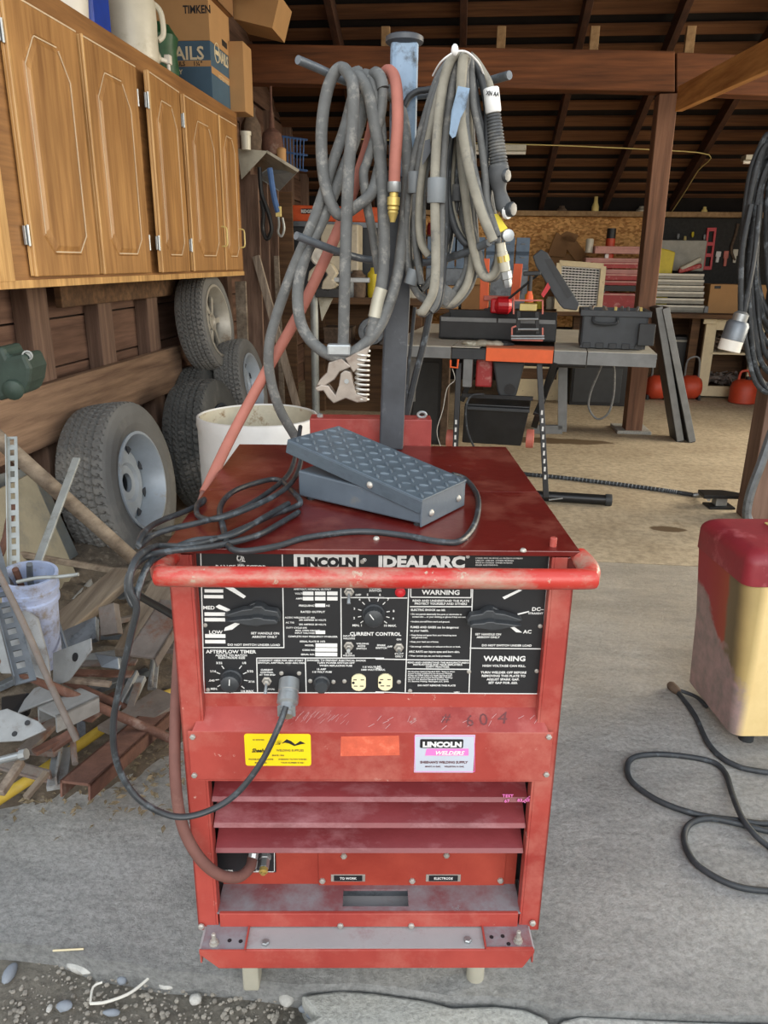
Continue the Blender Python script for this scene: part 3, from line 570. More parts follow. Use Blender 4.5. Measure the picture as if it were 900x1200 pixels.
for s_, x_, y_, h_ in (('WARNING', 246, 182, 5.6), ('READ AND UNDERSTAND THE PLATE', 246, 209, 2.4), ('PROTECT YOURSELF AND OTHERS', 246, 220, 2.4), ('READ AND UNDERSTAND THE MANUFACTURER\'S', 236, 441, 2), ('INSTRUCTIONS AND YOUR EMPLOYER\'S', 234, 449, 2), ('SAFETY PRACTICES.', 234, 457, 2), ('DO NOT REMOVE THIS PLATE', 230, 527, 2.1),
                       ('SET HANDLE ON', 424, 335, 2.5), ('ARROW ONLY', 424, 346, 2.5), ('DO NOT SWITCH UNDER LOAD', 494, 377, 2.5), ('WARNING', 486, 432, 6.4), ('HIGH VOLTAGE CAN KILL.', 484, 454, 2.7), ('TURN WELDER OFF BEFORE', 482, 479, 2.7), ('REMOVING THIS PLATE TO', 482, 492, 2.7), ('ADJUST SPARK GAP.', 480, 505, 2.7), ('SET GAP FOR .020.', 480, 518, 2.7),
                       ('SPARK', 22, 376, 2.2), ('SWITCH', 22, 386, 2.2), ('OFF', 54, 381, 2.2), ('ON', 88, 354, 2.2), ('START', 89, 408, 2.2), ('ONLY', 89, 418, 2.2), ('AC', 12, 455, 2), ('MAX.', 14, 463, 2), ('L6901', 306, 552, 1.8)):
    T(ink, s_, *Z2(x_, y_), h_, .035)
for s_, x_, y_ in (('ELECTRIC SHOCK can kill.', 133, 243), ('• Do not permit electrically live parts or electrodes to', 131, 258), ('   contact skin ... or your clothing or gloves if they are wet.', 131, 268), ('• Insulate yourself from work and ground.', 131, 286), ('FUMES AND GASES can be dangerous', 131, 308), ('to your health.', 131, 321), ('• Keep fumes and gases from your breathing zone', 129, 337), ('   and general area.', 129, 346), ('• Keep your head out of fumes.', 128, 362), ('• Use enough ventilation or exhaust at the arc or both.', 127, 380), ('ARC RAYS can injure eyes and burn skin.', 126, 400), ('• Wear correct eye, ear, and body protection.', 125, 415)):
    T(ink, s_, *Z2(x_, y_), 2.5 if s_[0] != '•' and s_[0] != ' ' else 1.9, .03, 'LEFT', .98)
for k in range(6): T(ink, ('See American National Standard Z49.1 "Safety in Weld-', 'ing and Cutting" published by the American Welding', 'Society and OSHA Safety and Health Standards avail-', 'able from U.S. Government Printing Office, Washing-', 'ton D.C. U.S. Electrical Standards of Practice for', 'U.S. Electrical Welding, Washington, D.C. 20402')[k], *Z2(122, 474 + k * 7.4), 1.7, .02, 'LEFT', 1.0)
# tick marks and figures round the two dials
def ticks(cx, cy, lst, r0, r1, r2, h):
    for ang, s_ in lst:
        t = math.radians(ang); c_, n_ = math.cos(t), -math.sin(t); line(ink, cx + c_ * r0, cy + n_ * r0, cx + c_ * r1, cy + n_ * r1, .9); T(ink, s_, cx + c_ * r2, cy + n_ * r2 + h / 2, h, .03)
ticks(271.5, 795, [(210, 'MIN.'), (185, '.040'), (158, '1/16'), (128, '3/32'), (52, '1/8'), (22, '5/32'), (-8, '3/16'), (-38, '1/4 MAX.')], 14.5, 19, 23.5, 2.6)
ticks(438, 719, [(215, 'MIN. 1'), (192, '2'), (165, '3'), (135, '4'), (108, '5'), (72, '6'), (45, '7'), (8, '8'), (-14, '9'), (-36, '10 MAX.')], 15, 19, 23.5, 2.6)
part(ink, 'lettering', 'white_ink', cp)
# rotary selector handles
def selector(px, py, flip, zf_):
    c = PW(px, py); s_ = -1 if flip else 1; mb = MB()
    mb.cyl((c.x, YP, c.z), (c.x, YP - .008, c.z), .017, seg=20)
    P = [(-.046, .002), (-.020, .011), (-.006, .013), (-.002, .017), (.008, .017), (.013, .012), (.03, .009), (.034, .0), (.033, -.007), (.012, -.011), (0, -.016), (-.012, -.013), (-.030, -.004)]
    mb.poly([V((c.x + s_ * a, YP - .006, c.z + b_)) for a, b_ in P], (0, -.014, 0)); mb.poly([V((c.x + s_ * a * .93, YP - .02, c.z - .002 + b_ * .42)) for a, b_ in P], (0, -.012, 0))
    part(mb, 'selector_handle', 'knob_black', w, bevel=.0025)
selector(*Z1(443, 236), False, Z1); selector(*Z2(428, 260), True, Z2)
def dial(px, py, r_, ang):
    c = PW(px, py); mb = MB(); mb.lathe([(r_, 0), (r_, .004), (r_ * .86, .006), (r_ * .8, .018), (r_ * .7, .0195), (.0001, .0196)], (c.x, YP, c.z), (0, -1, 0), 36, fn=lambda k, r0, t: 1 if t < .005 or t > .0185 else (1 + .05 * (k % 2)))
    d_ = part(mb, 'dial', 'knob_black', w, True)
    t = math.radians(ang); mb = MB(); mb.beam((c.x, YP - .0200, c.z), (c.x + math.cos(t) * r_ * .62, YP - .0200, c.z + math.sin(t) * r_ * .62), .0012, .0008, up=(0, 1, 0)); part(mb, 'pointer_mark', 'white_ink', d_)
dial(271.5, 795, .0165, 85); dial(438, 719, .0165, 125)
def toggle(px, py, dn=1):
    c = PW(px, py); mb = MB(); mb.lathe([(.0075, 0), (.0075, .002), (.0055, .0025), (.0045, .008), (.0035, .0085)], (c.x, YP, c.z), (0, -1, 0), 6); t_ = part(mb, 'toggle_switch', 'bolt_metal', w)
    mb = MB(); mb.tube([(c.x, YP - .007, c.z), (c.x, YP - .015, c.z - .006 * dn), (c.x, YP - .019, c.z - .0105 * dn)], .0022, 8, 3, rfn=lambda t: .8 + .5 * t); part(mb, 'lever', 'zinc', t_, True)
toggle(*Z1(773, 165)); toggle(*Z1(772, 362), -.2); toggle(*Z1(474, 490)); toggle(*Z2(88, 381), .1)
c = PW(*Z2(93, 172)); mb = MB(); mb.lathe([(.0075, 0), (.0075, .003), (.0058, .004), (.005, .006), (.0001, .0075)], (c.x, YP, c.z), (0, -1, 0), 16); part(mb, 'pilot_light', 'red_plastic', w, True)
c = PW(*Z1(674, 494)); mb = MB(); mb.lathe([(.0125, 0), (.0125, .005), (.0105, .006), (.0105, .016), (.009, .0175), (.0001, .0176)], (c.x, YP, c.z), (0, -1, 0), 20, fn=lambda k, r0, t: 1 - .06 * (k % 2) if .005 < t < .017 else 1); part(mb, 'fuse_holder', 'knob_black', w, True)
for k, (a, b_) in enumerate((Z1(808, 493), (451.5, 798.5))):
    c = PW(a, b_); mb = MB(); n = 20
    P = [V((c.x + .0128 * max(-.84, min(.84, math.cos(2 * math.pi * i / n))), YP, c.z + .0142 * math.sin(2 * math.pi * i / n))) for i in range(n)]; mb.poly(P, (0, -.0035, 0)); rc = part(mb, 'power_outlet', 'ivory', w, bevel=.0006)
    mb = MB()
    for sx in (-1, 1): mb.box(c.x + .0055 * sx - .0035 + .001, c.x + .0055 * sx + .0035 + .001 - .002, YP - .0038, YP - .003, c.z + .0052 * 1 - .0007, c.z + .0052 + .0007)
    for sx in (-1, 1): mb.box(c.x + .0045 * sx - .0028, c.x + .0045 * sx + .0028, YP - .0038, YP - .003, c.z - .0055 - .0007, c.z - .0055 + .0007)
    mb.cyl((c.x - .008, YP - .003, c.z), (c.x - .008, YP - .0038, c.z), .0022, seg=10); part(mb, 'socket_slots', 'black_ink', rc)
scr = [Z1(250, 287), Z1(260, 522), Z1(756, 491), Z1(632, 490), Z1(716, 493), Z1(821, 56), Z1(527, 462), Z1(591, 462)] + [Z2(130, 545), Z2(352, 472), Z2(620, 301), Z2(607, 470), Z2(88, 511)]
for q in scr:
    c = PW(*q); mb = MB(); mb.lathe([(.0034, 0), (.0034, .0012), (.0022, .0024), (.0001, .0026)], (c.x, YP, c.z), (0, -1, 0), 10); part(mb, 'screw', 'bolt_metal', w, True)
# sloping shelf, apron panel, louvres
ya = -.012
za, zs = Z(828, YP), WY(440, 858, ya).z; zl = WY(440, 915, ya).z
mb = MB(); mb.poly([V((-wx + .03, YP + .004, za)), V((-wx + .018, ya, zs)), V((wx - .018, ya, zs)), V((wx - .03, YP + .004, za))], (0, .004, -.001)); shelf = part(mb, 'sloping_shelf', 'red_side', w, bevel=.001)
xa0, xa1 = WY(222, 885, ya).x, WY(646, 885, ya).x
mb = MB(); mb.box(xa0, xa1, ya, ya + .003, zl, zs, .001); mb.box(xa0 + .01, xa1 - .01, ya, YP + .02, zl - .001, zl + .002); apr = part(mb, 'apron_panel', 'red_paint', w)
# hand-written marks on the shelf
def shM(px, py, rot=0):
    a = V((0, YP + .004, za)); b_ = V((0, ya, zs)); n = V((1, 0, 0)).cross(a - b_).normalized()
    inv = FW.inverted(); o = inv @ EYE; d = inv.to_3x3() @ ray(px, py); t = (a - o).dot(n) / d.dot(n); q = o + d * t
    up = (a - b_).normalized()
    if n.y > 0: n = -n
    return Matrix.Translation(q + n * .0004) @ Matrix((V((1, 0, 0)), up, n)).transposed().to_4x4() @ Matrix.Rotation(rot, 4, 'Z')
mb = MB(); mb.text('#', shM(522, 846), .013, .0, 'CENTER', 1.2, .0003, .2); mb.text('6', shM(551, 851), .017, .0, 'CENTER', 1., .0003); mb.text('0', shM(567, 850), .018, 0, 'CENTER', 1.1, .0003); mb.text('4', shM(588, 848), .018, 0, 'CENTER', 1.2, .0003, .2); part(mb, 'handwriting', 'marker', shelf)
mb = MB()
for k in range(26):
    M_ = shM(335 + k * 2.9 + random.uniform(-2, 2), 840 + random.uniform(-5, 8), random.uniform(.6, 1.1)); mb.box(-.006, .006, -.0002, .0002, 0, .0003, M=M_ @ Matrix.Scale(random.uniform(.4, 1.2), 4))
for k in range(16):
    M_ = shM(random.uniform(425, 640), 845 + random.uniform(-6, 9), random.uniform(.4, 1.3)); mb.box(-.005, .005, -.0003, .0003, 0, .0003, M=M_)
part(mb, 'scratches', 'chalk', shelf)
def apT(mb, s_, px, py, h, bold=.03, al='CENTER', xs=1., y=ya, yo=.001, shear=0, rot=0): T(mb, s_, px, py, h, bold, al, xs, rot, y, yo, 1., shear)
def rrect(x0, x1, z0, z1, r_, y, d_):
    mb = MB(); P = []
    for cx_, cz_, a0 in ((x1 - r_, z1 - r_, 0), (x0 + r_, z1 - r_, 90), (x0 + r_, z0 + r_, 180), (x1 - r_, z0 + r_, 270)):
        for k in range(5): t = math.radians(a0 + k * 22.5); P.append(V((cx_ + r_ * math.cos(t), y, cz_ + r_ * math.sin(t))))
    mb.poly(P, (0, d_, 0)); return mb
p, q = WY(288, 897, ya), WY(364, 860, ya); mb = rrect(p.x, q.x, p.z, q.z, .004, ya, -.0006); st = part(mb, 'supplier_sticker', 'sticker_yellow', apr)
mb = MB(); apT(mb, 'Sheehans', 306, 881, 5, .04, xs=.82, shear=.35)
P = [WY(a, b_, ya) for a, b_ in ((330, 871), (336, 866), (341, 868), (346, 872), (352, 868), (358, 871), (352, 872), (345, 874), (339, 871), (334, 870))]
for k in P: k.y = ya - .0009
mb.poly(P, (0, .0003, 0))
for k in range(7): t = math.radians(60 + k * 20); a = WY(328, 872, ya); a.y = ya - .0009; mb.beam(a, a + V((math.cos(t) * .007, 0, math.sin(t) * .008)), .0003, .0003)
part(mb, 'lettering', 'black_ink', st)
mb = MB(); apT(mb, 'WELDING SUPPLIES', 340, 880, 2.8, .02, xs=.92); apT(mb, 'an accurate', 303, 867, 2); apT(mb, 'SINCE 1956', 326, 885.5, 2); apT(mb, 'PHONE 555 8 BUILDING', 306, 890, 1.9); apT(mb, 'SHERMAN TILTON WISHEK', 343, 890, 1.9); apT(mb, 'BOX 40 ND.', 306, 894, 1.9); apT(mb, 'YOUR NUMBER IS 4221', 343, 894, 1.9); part(mb, 'small_print', 'faint_ink', st)
p, q = WY(485, 905, ya), WY(557, 861, ya); mb = rrect(p.x, q.x, p.z, q.z, .0008, ya, -.0006); st = part(mb, 'dealer_sticker', 'sticker_grey', apr)
mb = MB()
for a in ((486, 862, 556, 862), (486, 904, 556, 904), (486, 862, 486, 904), (556, 862, 556, 904)): line(mb, *a, .6, ya, .0014)
P = [WY(a, b_, ya) for a, b_ in ((500, 877), (549, 877), (549, 885), (498, 885))]
for k in P: k.y = ya - .0010
mb.poly(P, (0, .0003, 0)); part(mb, 'pink_flash', 'pink_ink', st)
mb = MB(); p, q = WY(492, 876, ya), WY(543, 866, ya); part(rrect(p.x, q.x, p.z, q.z, .002, ya - .0007, -.0005), 'logo_panel', 'black_ink', st)
apT(mb, 'LINCOLN', 518, 874.3, 6.6, .09, xs=1.13, yo=.0016); apT(mb, 'WELDERS', 526, 883.6, 5, .05, xs=1.1, yo=.0014, shear=.3); part(mb, 'lettering', 'label_white', st)
mb = MB(); apT(mb, "SHEEHAN'S WELDING SUPPLY", 520, 894, 3.1, .03, xs=.95); apT(mb, 'MINOT, N. DAK.      WILLISTON, N. DAK.', 521, 898.5, 1.8); part(mb, 'dealer_name', 'marker', st)
p, q = WY(399, 886, ya), WY(469, 862, ya); mb = MB(); mb.poly([V((p.x, ya, p.z)), V((q.x, ya, p.z + .002)), V((q.x - .002, ya, q.z)), V((p.x + .001, ya, q.z - .002))], (0, -.0004, 0)); part(mb, 'tape_residue', 'tape_residue', apr)
for (a, b_) in ((226, 863), (228, 908), (643, 863), (640, 907)):
    c = WY(a, b_, ya); mb = MB(); mb.lathe([(.0045, 0), (.0045, .003), (.003, .0045), (.0001, .0047)], (c.x, ya, c.z), (0, -1, 0), 6); part(mb, 'bolt', 'bolt_metal', w)
xv = wx - .036
for (t0, t1) in ((915, 940.5), (943, 971), (973, 1000.5)):
    z1_, z0_ = WY(440, t0, .035).z, WY(440, t1, .004).z
    mb = MB(); mb.poly([V((-xv, .045, z1_ + .004)), V((-xv, .010, z0_ + .006)), V((-xv, .0055, z0_)), V((-xv, .0085, z0_ - .0005)), V((-xv, .014, z0_ + .004)), V((-xv, .049, z1_ + .002))], (2 * xv, 0, 0)); lv = part(mb, 'louvre', 'red_louver', w)
    if t0 == 915:
        mb = MB(); y_ = .02
        for s_, a, b_, ro in (('TEST', 594, 930, 0), ('67', 593, 936, .1), ('83', 608, 935, 0), ('TEST', 618, 934, .8), ('83', 622, 935, .8)): T(mb, s_, a, b_, 4, .02, y=.012, yo=.008, rot=ro)
        part(mb, 'stencil_marks', 'pink_ink', lv)
# terminal compartment, ledge, lower rail, tray
yt = .06; zt0 = WY(440, 1040, yt).z; zt1 = WY(440, 985, yt).z
mb = MB(); mb.box(-xv - .004, xv + .004, yt, yt + .003, zt0, zt1); term = part(mb, 'terminal_panel', 'red_terminal', w)
mb = MB(); a, b_ = WY(373, 1000, yt).x, WY(593, 1000, yt).x; mb.box(a, b_, yt - .003, yt, zt0 + .002, zt1, .0008); part(mb, 'terminal_cover', 'red_terminal', term)
for s_, (x0_, x1_, y_, nm) in (('TO WORK', (388, 428, 1028.5, 0)), ('ELECTRODE', (499, 540, 1028.5, 0))):
    p, q = WY(x0_, y_ + 4, yt - .003), WY(x1_, y_ - 4, yt - .003); mb = MB(); mb.box(p.x, q.x, yt - .0042, yt - .003, p.z, q.z, .0003); lb = part(mb, 'name_label', 'bolt_metal', term)
    mb = MB(); mb.box(p.x + .005, q.x - .005, yt - .0047, yt - .0042, p.z + .0014, q.z - .0014); part(mb, 'label_field', 'black_ink', lb)
    mb = MB(); T(mb, s_, (x0_ + x1_) / 2, y_ + 1.9, 3.6, .03, y=yt - .0047, yo=.0003, xs=.9); part(mb, 'lettering', 'label_white', lb)
for (a, b_) in ((403, 1001), (378, 1030), (483, 1030), (523, 1000), (586, 1029.5)):
    c = WY(a, b_, yt); mb = MB(); mb.lathe([(.0055, 0), (.0055, .004), (.004, .006), (.0001, .0065)], (c.x, yt - .002, c.z), (0, -1, 0), 6); part(mb, 'bolt', 'bolt_metal', term)
p, q = WY(251, 1022, yt - .004), WY(322, 985, yt - .004); mb = MB(); mb.box(p.x, q.x, yt - .005, yt, p.z, q.z, .0005); gp = part(mb, 'gas_panel', 'panel_black', w)
mb = MB(); T(mb, 'WATER', 267, 1021, 2.6, .03, y=yt - .005); T(mb, 'GAS', 303, 1021, 2.6, .03, y=yt - .005)
for a in ((252, 1021.5, 321, 1021.5), (252, 990, 252, 1021), (321.5, 990, 321.5, 1021)): line(mb, *a, .8, yt - .005)
part(mb, 'lettering', 'white_ink', gp)
c = WY(309, 1022, .03); mb = MB(); mb.lathe([(.010, 0), (.010, .012), (.0085, .013), (.0085, .028), (.006, .029)], (c.x, yt, c.z + .012), (0, -1, -.25), 6); gf = part(mb, 'gas_fitting', 'zinc', w)
mb = MB(); mb.lathe([(.0075, 0), (.0075, .006), (.004, .007), (.004, .010)], (c.x, yt - .028, c.z + .005), (0, -1, -.25), 12); part(mb, 'nipple', 'brass', gf, True)
zr1, zr0 = WY(440, 1070, -.002).z, WY(440, 1085.5, -.002).z
mb = MB(); a0, a1 = WY(373, 1050, .05).x, 0
lg = WY(440, 1066, .02).z; xq0, xq1 = WZ(402, 1060, lg).x, WZ(478, 1060, lg).x
for (u0, u1, v0, v1) in ((-xv - .004, xq0, .0, yt), (xq1, xv + .004, .0, yt), (xq0, xq1, .0, .012), (xq0, xq1, .048, yt)): mb.box(u0, u1, v0, v1, zr1 - .004, zr1 - .0005)
part(mb, 'ledge', 'dusty_red', w)
mb = MB(); mb.box(-xv + .001, xv - .001, -.0035, .003, zr0, zr1, .0012); part(mb, 'lower_rail', 'red_paint', w)
mb = MB(); mb.box(-xv, xv, yt + .003, yt + .006, .1, zt0 + .03); part(mb, 'inner_bulkhead', 'steel_grey', w)
for (a, b_) in ((236, 1085), (399, 1084), (482, 1084), (624, 1081)):
    c = WY(a, b_, -.003); mb = MB(); mb.lathe([(.0052, 0), (.0052, .003), (.0035, .005), (.0001, .0053)], (c.x, -.003, c.z), (0, -1, 0), 8); part(mb, 'bolt', 'bolt_metal', w)
yl = -.042; zt = WY(440, 1111, yl).z; zt_b = WY(440, 1133, yl).z
xt0, xt1 = WY(238, 1115, yl).x, WY(624, 1112, yl).x; ch = .02
mb = MB(); mb.box(xt0 - .006, xt1 + .003, yl, .60, zt - .004, zt); tray = part(mb, 'base_tray', 'dusty_grey', w)
mb = MB(); mb.poly([V((xt0 - .006, yl - .003, zt - .001)), V((xt1 + .003, yl - .003, zt - .001)), V((xt1 + .003, yl - .003, zt - .008)), V((xt1 - .014, yl - .003, zt_b)), V((xt0 + .024, yl - .003, zt_b)), V((xt0 - .006, yl - .003, zt - .010))], (0, .004, 0)); mb.box(xt0 - .006, xt0 - .003, yl, .6, zt_b + .008, zt - .005); mb.box(xt1, xt1 + .003, yl, .6, zt_b + .008, zt - .005)
part(mb, 'base_skirt', 'red_paint', w, bevel=.002)
for sx, (a, b_, c_, d_) in ((-1, (234, 292, 1087, 1113)), (1, (569, 626, 1085, 1110))):
    p, q = WZ(a, d_, zt + .003), WZ(b_, c_, zt + .003); mb = MB(); pxa, pxb = max(min(p.x, q.x), xt0 - .002), min(max(p.x, q.x), xt1); mb.box(pxa, pxb, p.y - .002, .05, zt, zt + .003, .0008); mt = part(mb, 'mounting_plate', 'dusty_red', tray)
    mb = MB(); s0 = max(p.x, q.x) if sx < 0 else min(p.x, q.x)
    mb.box(s0 - .0012, s0 + .0012, p.y, .05, zt, zt + .006); mb.box(pxa, pxb, p.y - .003, p.y - .001, zt, zt + .005); part(mb, 'plate_edge', 'red_paint', mt)
    c = WZ(251 if sx < 0 else 607, 1106 if sx < 0 else 1103, zt + .003); mb = MB(); mb.lathe([(.008, 0), (.008, .0015), (.0062, .0016), (.0062, .007), (.0035, .0075), (.0035, .02), (.0025, .0215)], (c.x, c.y, zt + .003), seg=8); part(mb, 'stud_bolt', 'bolt_metal', mt)
    for (hx, hy) in ((269, 1102), (282, 1103)) if sx < 0 else ((576, 1098), (589, 1097), (596, 1106)):
        c = WZ(hx, hy, zt + .0033); mb = MB(); mb.cyl((c.x, c.y, zt + .0028), (c.x, c.y, zt + .0034), .0035, seg=10); part(mb, 'bolt_hole', 'black_ink', mt)
for (a, b_) in ((311, 1106), (548, 1103)):
    c = WZ(a, b_, zt); mb = MB(); mb.lathe([(.0065, 0), (.0065, .004), (.005, .0055), (.0001, .0057)], (c.x, c.y, zt), seg=6); part(mb, 'bolt', 'zinc', tray)
for (a, b_, pr) in ((294, 1162, 1), (558, 1155, 2), (300, 1100, 3), (545, 1100, 3)):
    c = WZ(a, b_, -.002 if pr < 3 else 0.); c = V((c.x, c.y + .018 if pr < 3 else .52, 0)); mb = MB()
    if pr == 1: mb.box(c.x - .014, c.x + .015, c.y - .018, c.y + .02, -.002, zt_b + .001, .004)
    else: mb.cyl((c.x, c.y, -.002), (c.x, c.y, zt_b + .001), .0165, seg=16)
    part(mb, 'foot', 'hood_metal', w, pr > 1)
# rear bracket and mast with its cable hooks
yb = .615
p, q = WY(363, 500, yb), WY(506, 492, yb)
mb = MB(); mb.box(p.x, q.x, yb, yb + .05, .80, q.z, .002); part(mb, 'rear_bracket', 'red_side', w)
c = WY(373, 493, yb); mb = MB(); mb.lathe([(.007, 0), (.007, .006), (.003, .008)], (c.x + .002, yb + .02, q.z), seg=6); part(mb, 'bolt', 'zinc', w)
c = WY(495, 491, yb); mb = MB(); mb.tube([(c.x + .009 * math.cos(t), yb + .02, q.z + .007 + .006 * math.sin(t)) for t in [k * math.pi / 6 for k in range(12)]], .003, 8, 1, True); part(mb, 'lifting_eye', 'zinc', w, True)
m0, m1, m2 = WY(458, 527, .592), WY(471, 210, .592), WY(474, 47, .592)
mb = MB(); mb.beam((m0.x, .592, ZT), (m1.x, .592, m1.z), .050, .046, up=(0, 1, 0), bv=.004); mast = part(mb, 'mast', 'mast_dark', w)
mb = MB(); mb.beam((m1.x, .592, m1.z - .0), (m2.x, .592, m2.z), .050, .046, up=(0, 1, 0), bv=.010); part(mb, 'mast_top', 'mast_blue', mast)
mb = MB(); mb.lathe([(.021, -.01), (.029, -.008), (.0345, -.004), (.0345, .004), (.030, .0065), (.018, .0065), (.017, -.004)], (m2.x, .592, m2.z), seg=24); part(mb, 'mast_cap', 'mast_dark', mast, True)
def rod(px, name='cable_hook', r_=.0072):
    mb = MB(); mb.tube([FW.inverted() @ IY(a, b_, y_) for a, b_, y_ in px], r_, 10, 5); part(mb, name, 'steel_grey', mast, True)
rod([(349, 70, 1.44), (375, 81, 1.48), (405, 95, 1.52), (440, 104, 1.55), (462, 106, 1.56)]); rod([(597, 88, 1.44), (565, 97, 1.49), (520, 108, 1.54), (485, 112, 1.56)])
rod([(347, 276, 1.40), (375, 287, 1.44), (405, 298, 1.49), (430, 304, 1.535), (460, 306, 1.56)]); rod([(573, 284, 1.42), (545, 296, 1.47), (515, 305, 1.52), (490, 308, 1.545), (470, 306, 1.56)])
# ================================================================== FOOT PEDAL on the lid
A_, B_, C_ = IZ(350, 585, ZT), IZ(493, 619, ZT), IZ(541, 595, ZT)
dx = (B_ - A_); dx.z = 0; L = dx.length; ang = math.atan2(dx.y, dx.x)
FP = Matrix.Translation((A_.x, A_.y, ZT)) @ Matrix.Rotation(ang, 4, 'Z'); Wp = .128
pd = thing('foot_pedal', 'grey steel foot pedal with a diamond tread plate, lying on the red welder lid', 'foot pedal', (0, 0, 0), FP)
mb = MB(); mb.poly([V((0, 0, .006)), V((L, 0, .006)), V((L, 0, .030)), V((L * .55, 0, .045)), (V((0, 0, .050)))], (0, Wp, 0)); part(mb, 'pedal_base', 'pedal_grey', pd, bevel=.003)
x0, z0, x1, z1 = -.018, .100, L + .004, .046
mb = MB(); n = (V((x1, 0, z1)) - V((x0, 0, z0))).normalized(); up = V((-n.z, 0, n.x))
Mp = Matrix.Translation((x0, -.004, z0)) @ Matrix((n, V((0, 1, 0)), up)).transposed().to_4x4(); PLn = (V((x1, 0, z1)) - V((x0, 0, z0))).length
mb.box(0, PLn, 0, Wp + .008, -.003, 0, M=Mp); mb.box(0, PLn, 0, .003, -.024, -.002, M=Mp); mb.box(0, PLn, Wp + .005, Wp + .008, -.020, -.002, M=Mp)
tr = part(mb, 'tread_plate', 'tread_plate', pd, bevel=.0015)
mb = MB(); nx, ny = 13, 7
for i in range(nx):
    for j in range(ny):
        q = V(((i + .6) * PLn / nx, (j + .6) * (Wp) / ny, 0)); a = math.radians(45 if (i + j) % 2 else -45)
        mb.ball((0, 0, 0), 1, sx=.0088, sy=.0026, sz=.0019) if 0 else None
        k = bmesh.ops.create_icosphere(mb.bm, subdivisions=1, radius=1)
        for v_ in k['verts']: v_.co = Mp @ (Matrix.Rotation(a, 4, 'Z') @ V((v_.co.x * .0088, v_.co.y * .0026, v_.co.z * .0028)) + q)
part(mb, 'diamond_pattern', 'tread_bump', tr, True)
mb = MB(); mb.box(L - .001, L + .002, -.002, Wp + .003, .002, .046, .001); part(mb, 'end_cap', 'pedal_grey', pd)
for (x_, y_, z_, ax) in ((L * .62, -.004, .052, (0, -1, 0)), (L + .002, .025, .018, (1, 0, 0)), (L + .002, Wp - .02, .02, (1, 0, 0))):
    mb = MB(); mb.lathe([(.0055, 0), (.0055, .0015), (.003, .004), (.0001, .0045)], (x_, y_, z_), ax, 12); part(mb, 'rivet', 'bolt_metal', pd, True)
for (x_, y_) in ((.015, .014), (L - .012, .012), (.015, Wp - .014), (L - .012, Wp - .012)):
    mb = MB(); mb.cyl((x_, y_, 0), (x_, y_, .008), .007, seg=12); part(mb, 'rubber_foot', 'black_rubber', pd, True)
def lidp_(px, py, dz=.004): return IZ(px, py, ZT + dz)
# the pedal's lead: leaves at the back of the pedal, round the right, across the lid, over the edge
r_ = .0042
pts = [lidp_(530, 556, .02), lidp_(546, 562, .01), lidp_(560, 583), lidp_(557, 612), lidp_(541, 633), lidp_(517, 635), lidp_(470, 627), lidp_(420, 623), lidp_(360, 630), lidp_(325, 640), lidp_(285, 646, .008), lidp_(268, 640, .008), lidp_(262, 620, .012), lidp_(258, 595, .012), lidp_(272, 577, .012), lidp_(300, 566, .012), lidp_(325, 562, .012), lidp_(342, 575, .012), lidp_(352, 588, .010), lidp_(345, 594, .006), lidp_(320, 603, .008), lidp_(288, 618, .012), lidp_(250, 633, .012), lidp_(215, 640, .014)]
pts += [IY(186, 640, .95), IY(166, 648, .90), IY(155, 665, .87), IY(152, 690, .86), IY(160, 712, .86), IY(153, 745, .86), IY(141, 800, .86), IY(133, 845, .86), IY(135, 885, .86), IY(148, 918, .86), IY(170, 942, .86), IY(205, 957, .87), IY(240, 952, .88), IY(275, 932, .89), IY(305, 895, .90), IY(325, 855, .915), IY(335, 828, .935)]
mb = MB(); mb.tube(pts, .0046, 9, 6, rfn=lambda t: 1.0); part(mb, 'lead', 'cord_black', pd, True, F=FI)
# a second run of the lead, doubled back over the lid's left end
pts = [lidp_(352, 500, .06), lidp_(347, 530, .03), lidp_(338, 556, .012), lidp_(310, 580, .016), lidp_(275, 600, .014), lidp_(235, 612, .016), lidp_(200, 620, .016), IY(178, 628, .97), IY(163, 640, .93), IY(168, 625, .96), lidp_(185, 612, .012), lidp_(215, 600, .006), lidp_(236, 590, .006), lidp_(239, 585, .006), lidp_(231, 592, .010), lidp_(233, 605, .010), lidp_(255, 608, .018), lidp_(300, 592, .024), lidp_(335, 572, .024), lidp_(350, 550, .03), lidp_(356, 515, .06)]
mb = MB(); mb.tube(pts, .0044, 9, 6); part(mb, 'lead', 'cord_black', pd, True, F=FI)
pts = [lidp_(350, 600, .006), lidp_(330, 612, .006), lidp_(300, 628, .008), lidp_(250, 640, .010), lidp_(205, 645, .012), IY(172, 652, .92), IY(152, 672, .875), IY(150, 695, .865), IY(158, 710, .862), IY(162, 690, .87), IY(172, 665, .90), IY(186, 652, .93), lidp_(225, 634, .008), lidp_(270, 628, .014), lidp_(310, 606, .014), lidp_(338, 590, .012)]
mb = MB(); mb.tube(pts, .0044, 9, 6); part(mb, 'lead', 'cord_black', pd, True, F=FI)
c = PW(339, 799); d = V((0, -1, -.62)).normalized(); mb = MB()
mb.lathe([(.0155, -.002), (.0155, .016), (.0145, .017), (.0145, .022), (.0160, .023), (.0160, .034), (.0120, .037), (.0120, .048), (.0095, .05), (.0095, .055)], (c.x, YP, c.z), d, 24, fn=lambda k, r0, t: 1 - .03 * (k % 2) if .02 < t < .035 else 1)
pg = part(mb, 'plug', 'zinc', pd, True, F=FW)
e_ = V((c.x, YP, c.z)) + d * .05
for s_ in (-1, 1):
    mb = MB(); mb.box(-.003, .003, -.002, .002, -.004, .012, M=Matrix.Translation(e_ + V((s_ * .010, 0, 0)))); part(mb, 'strain_clamp', 'zinc', pg, F=FW)
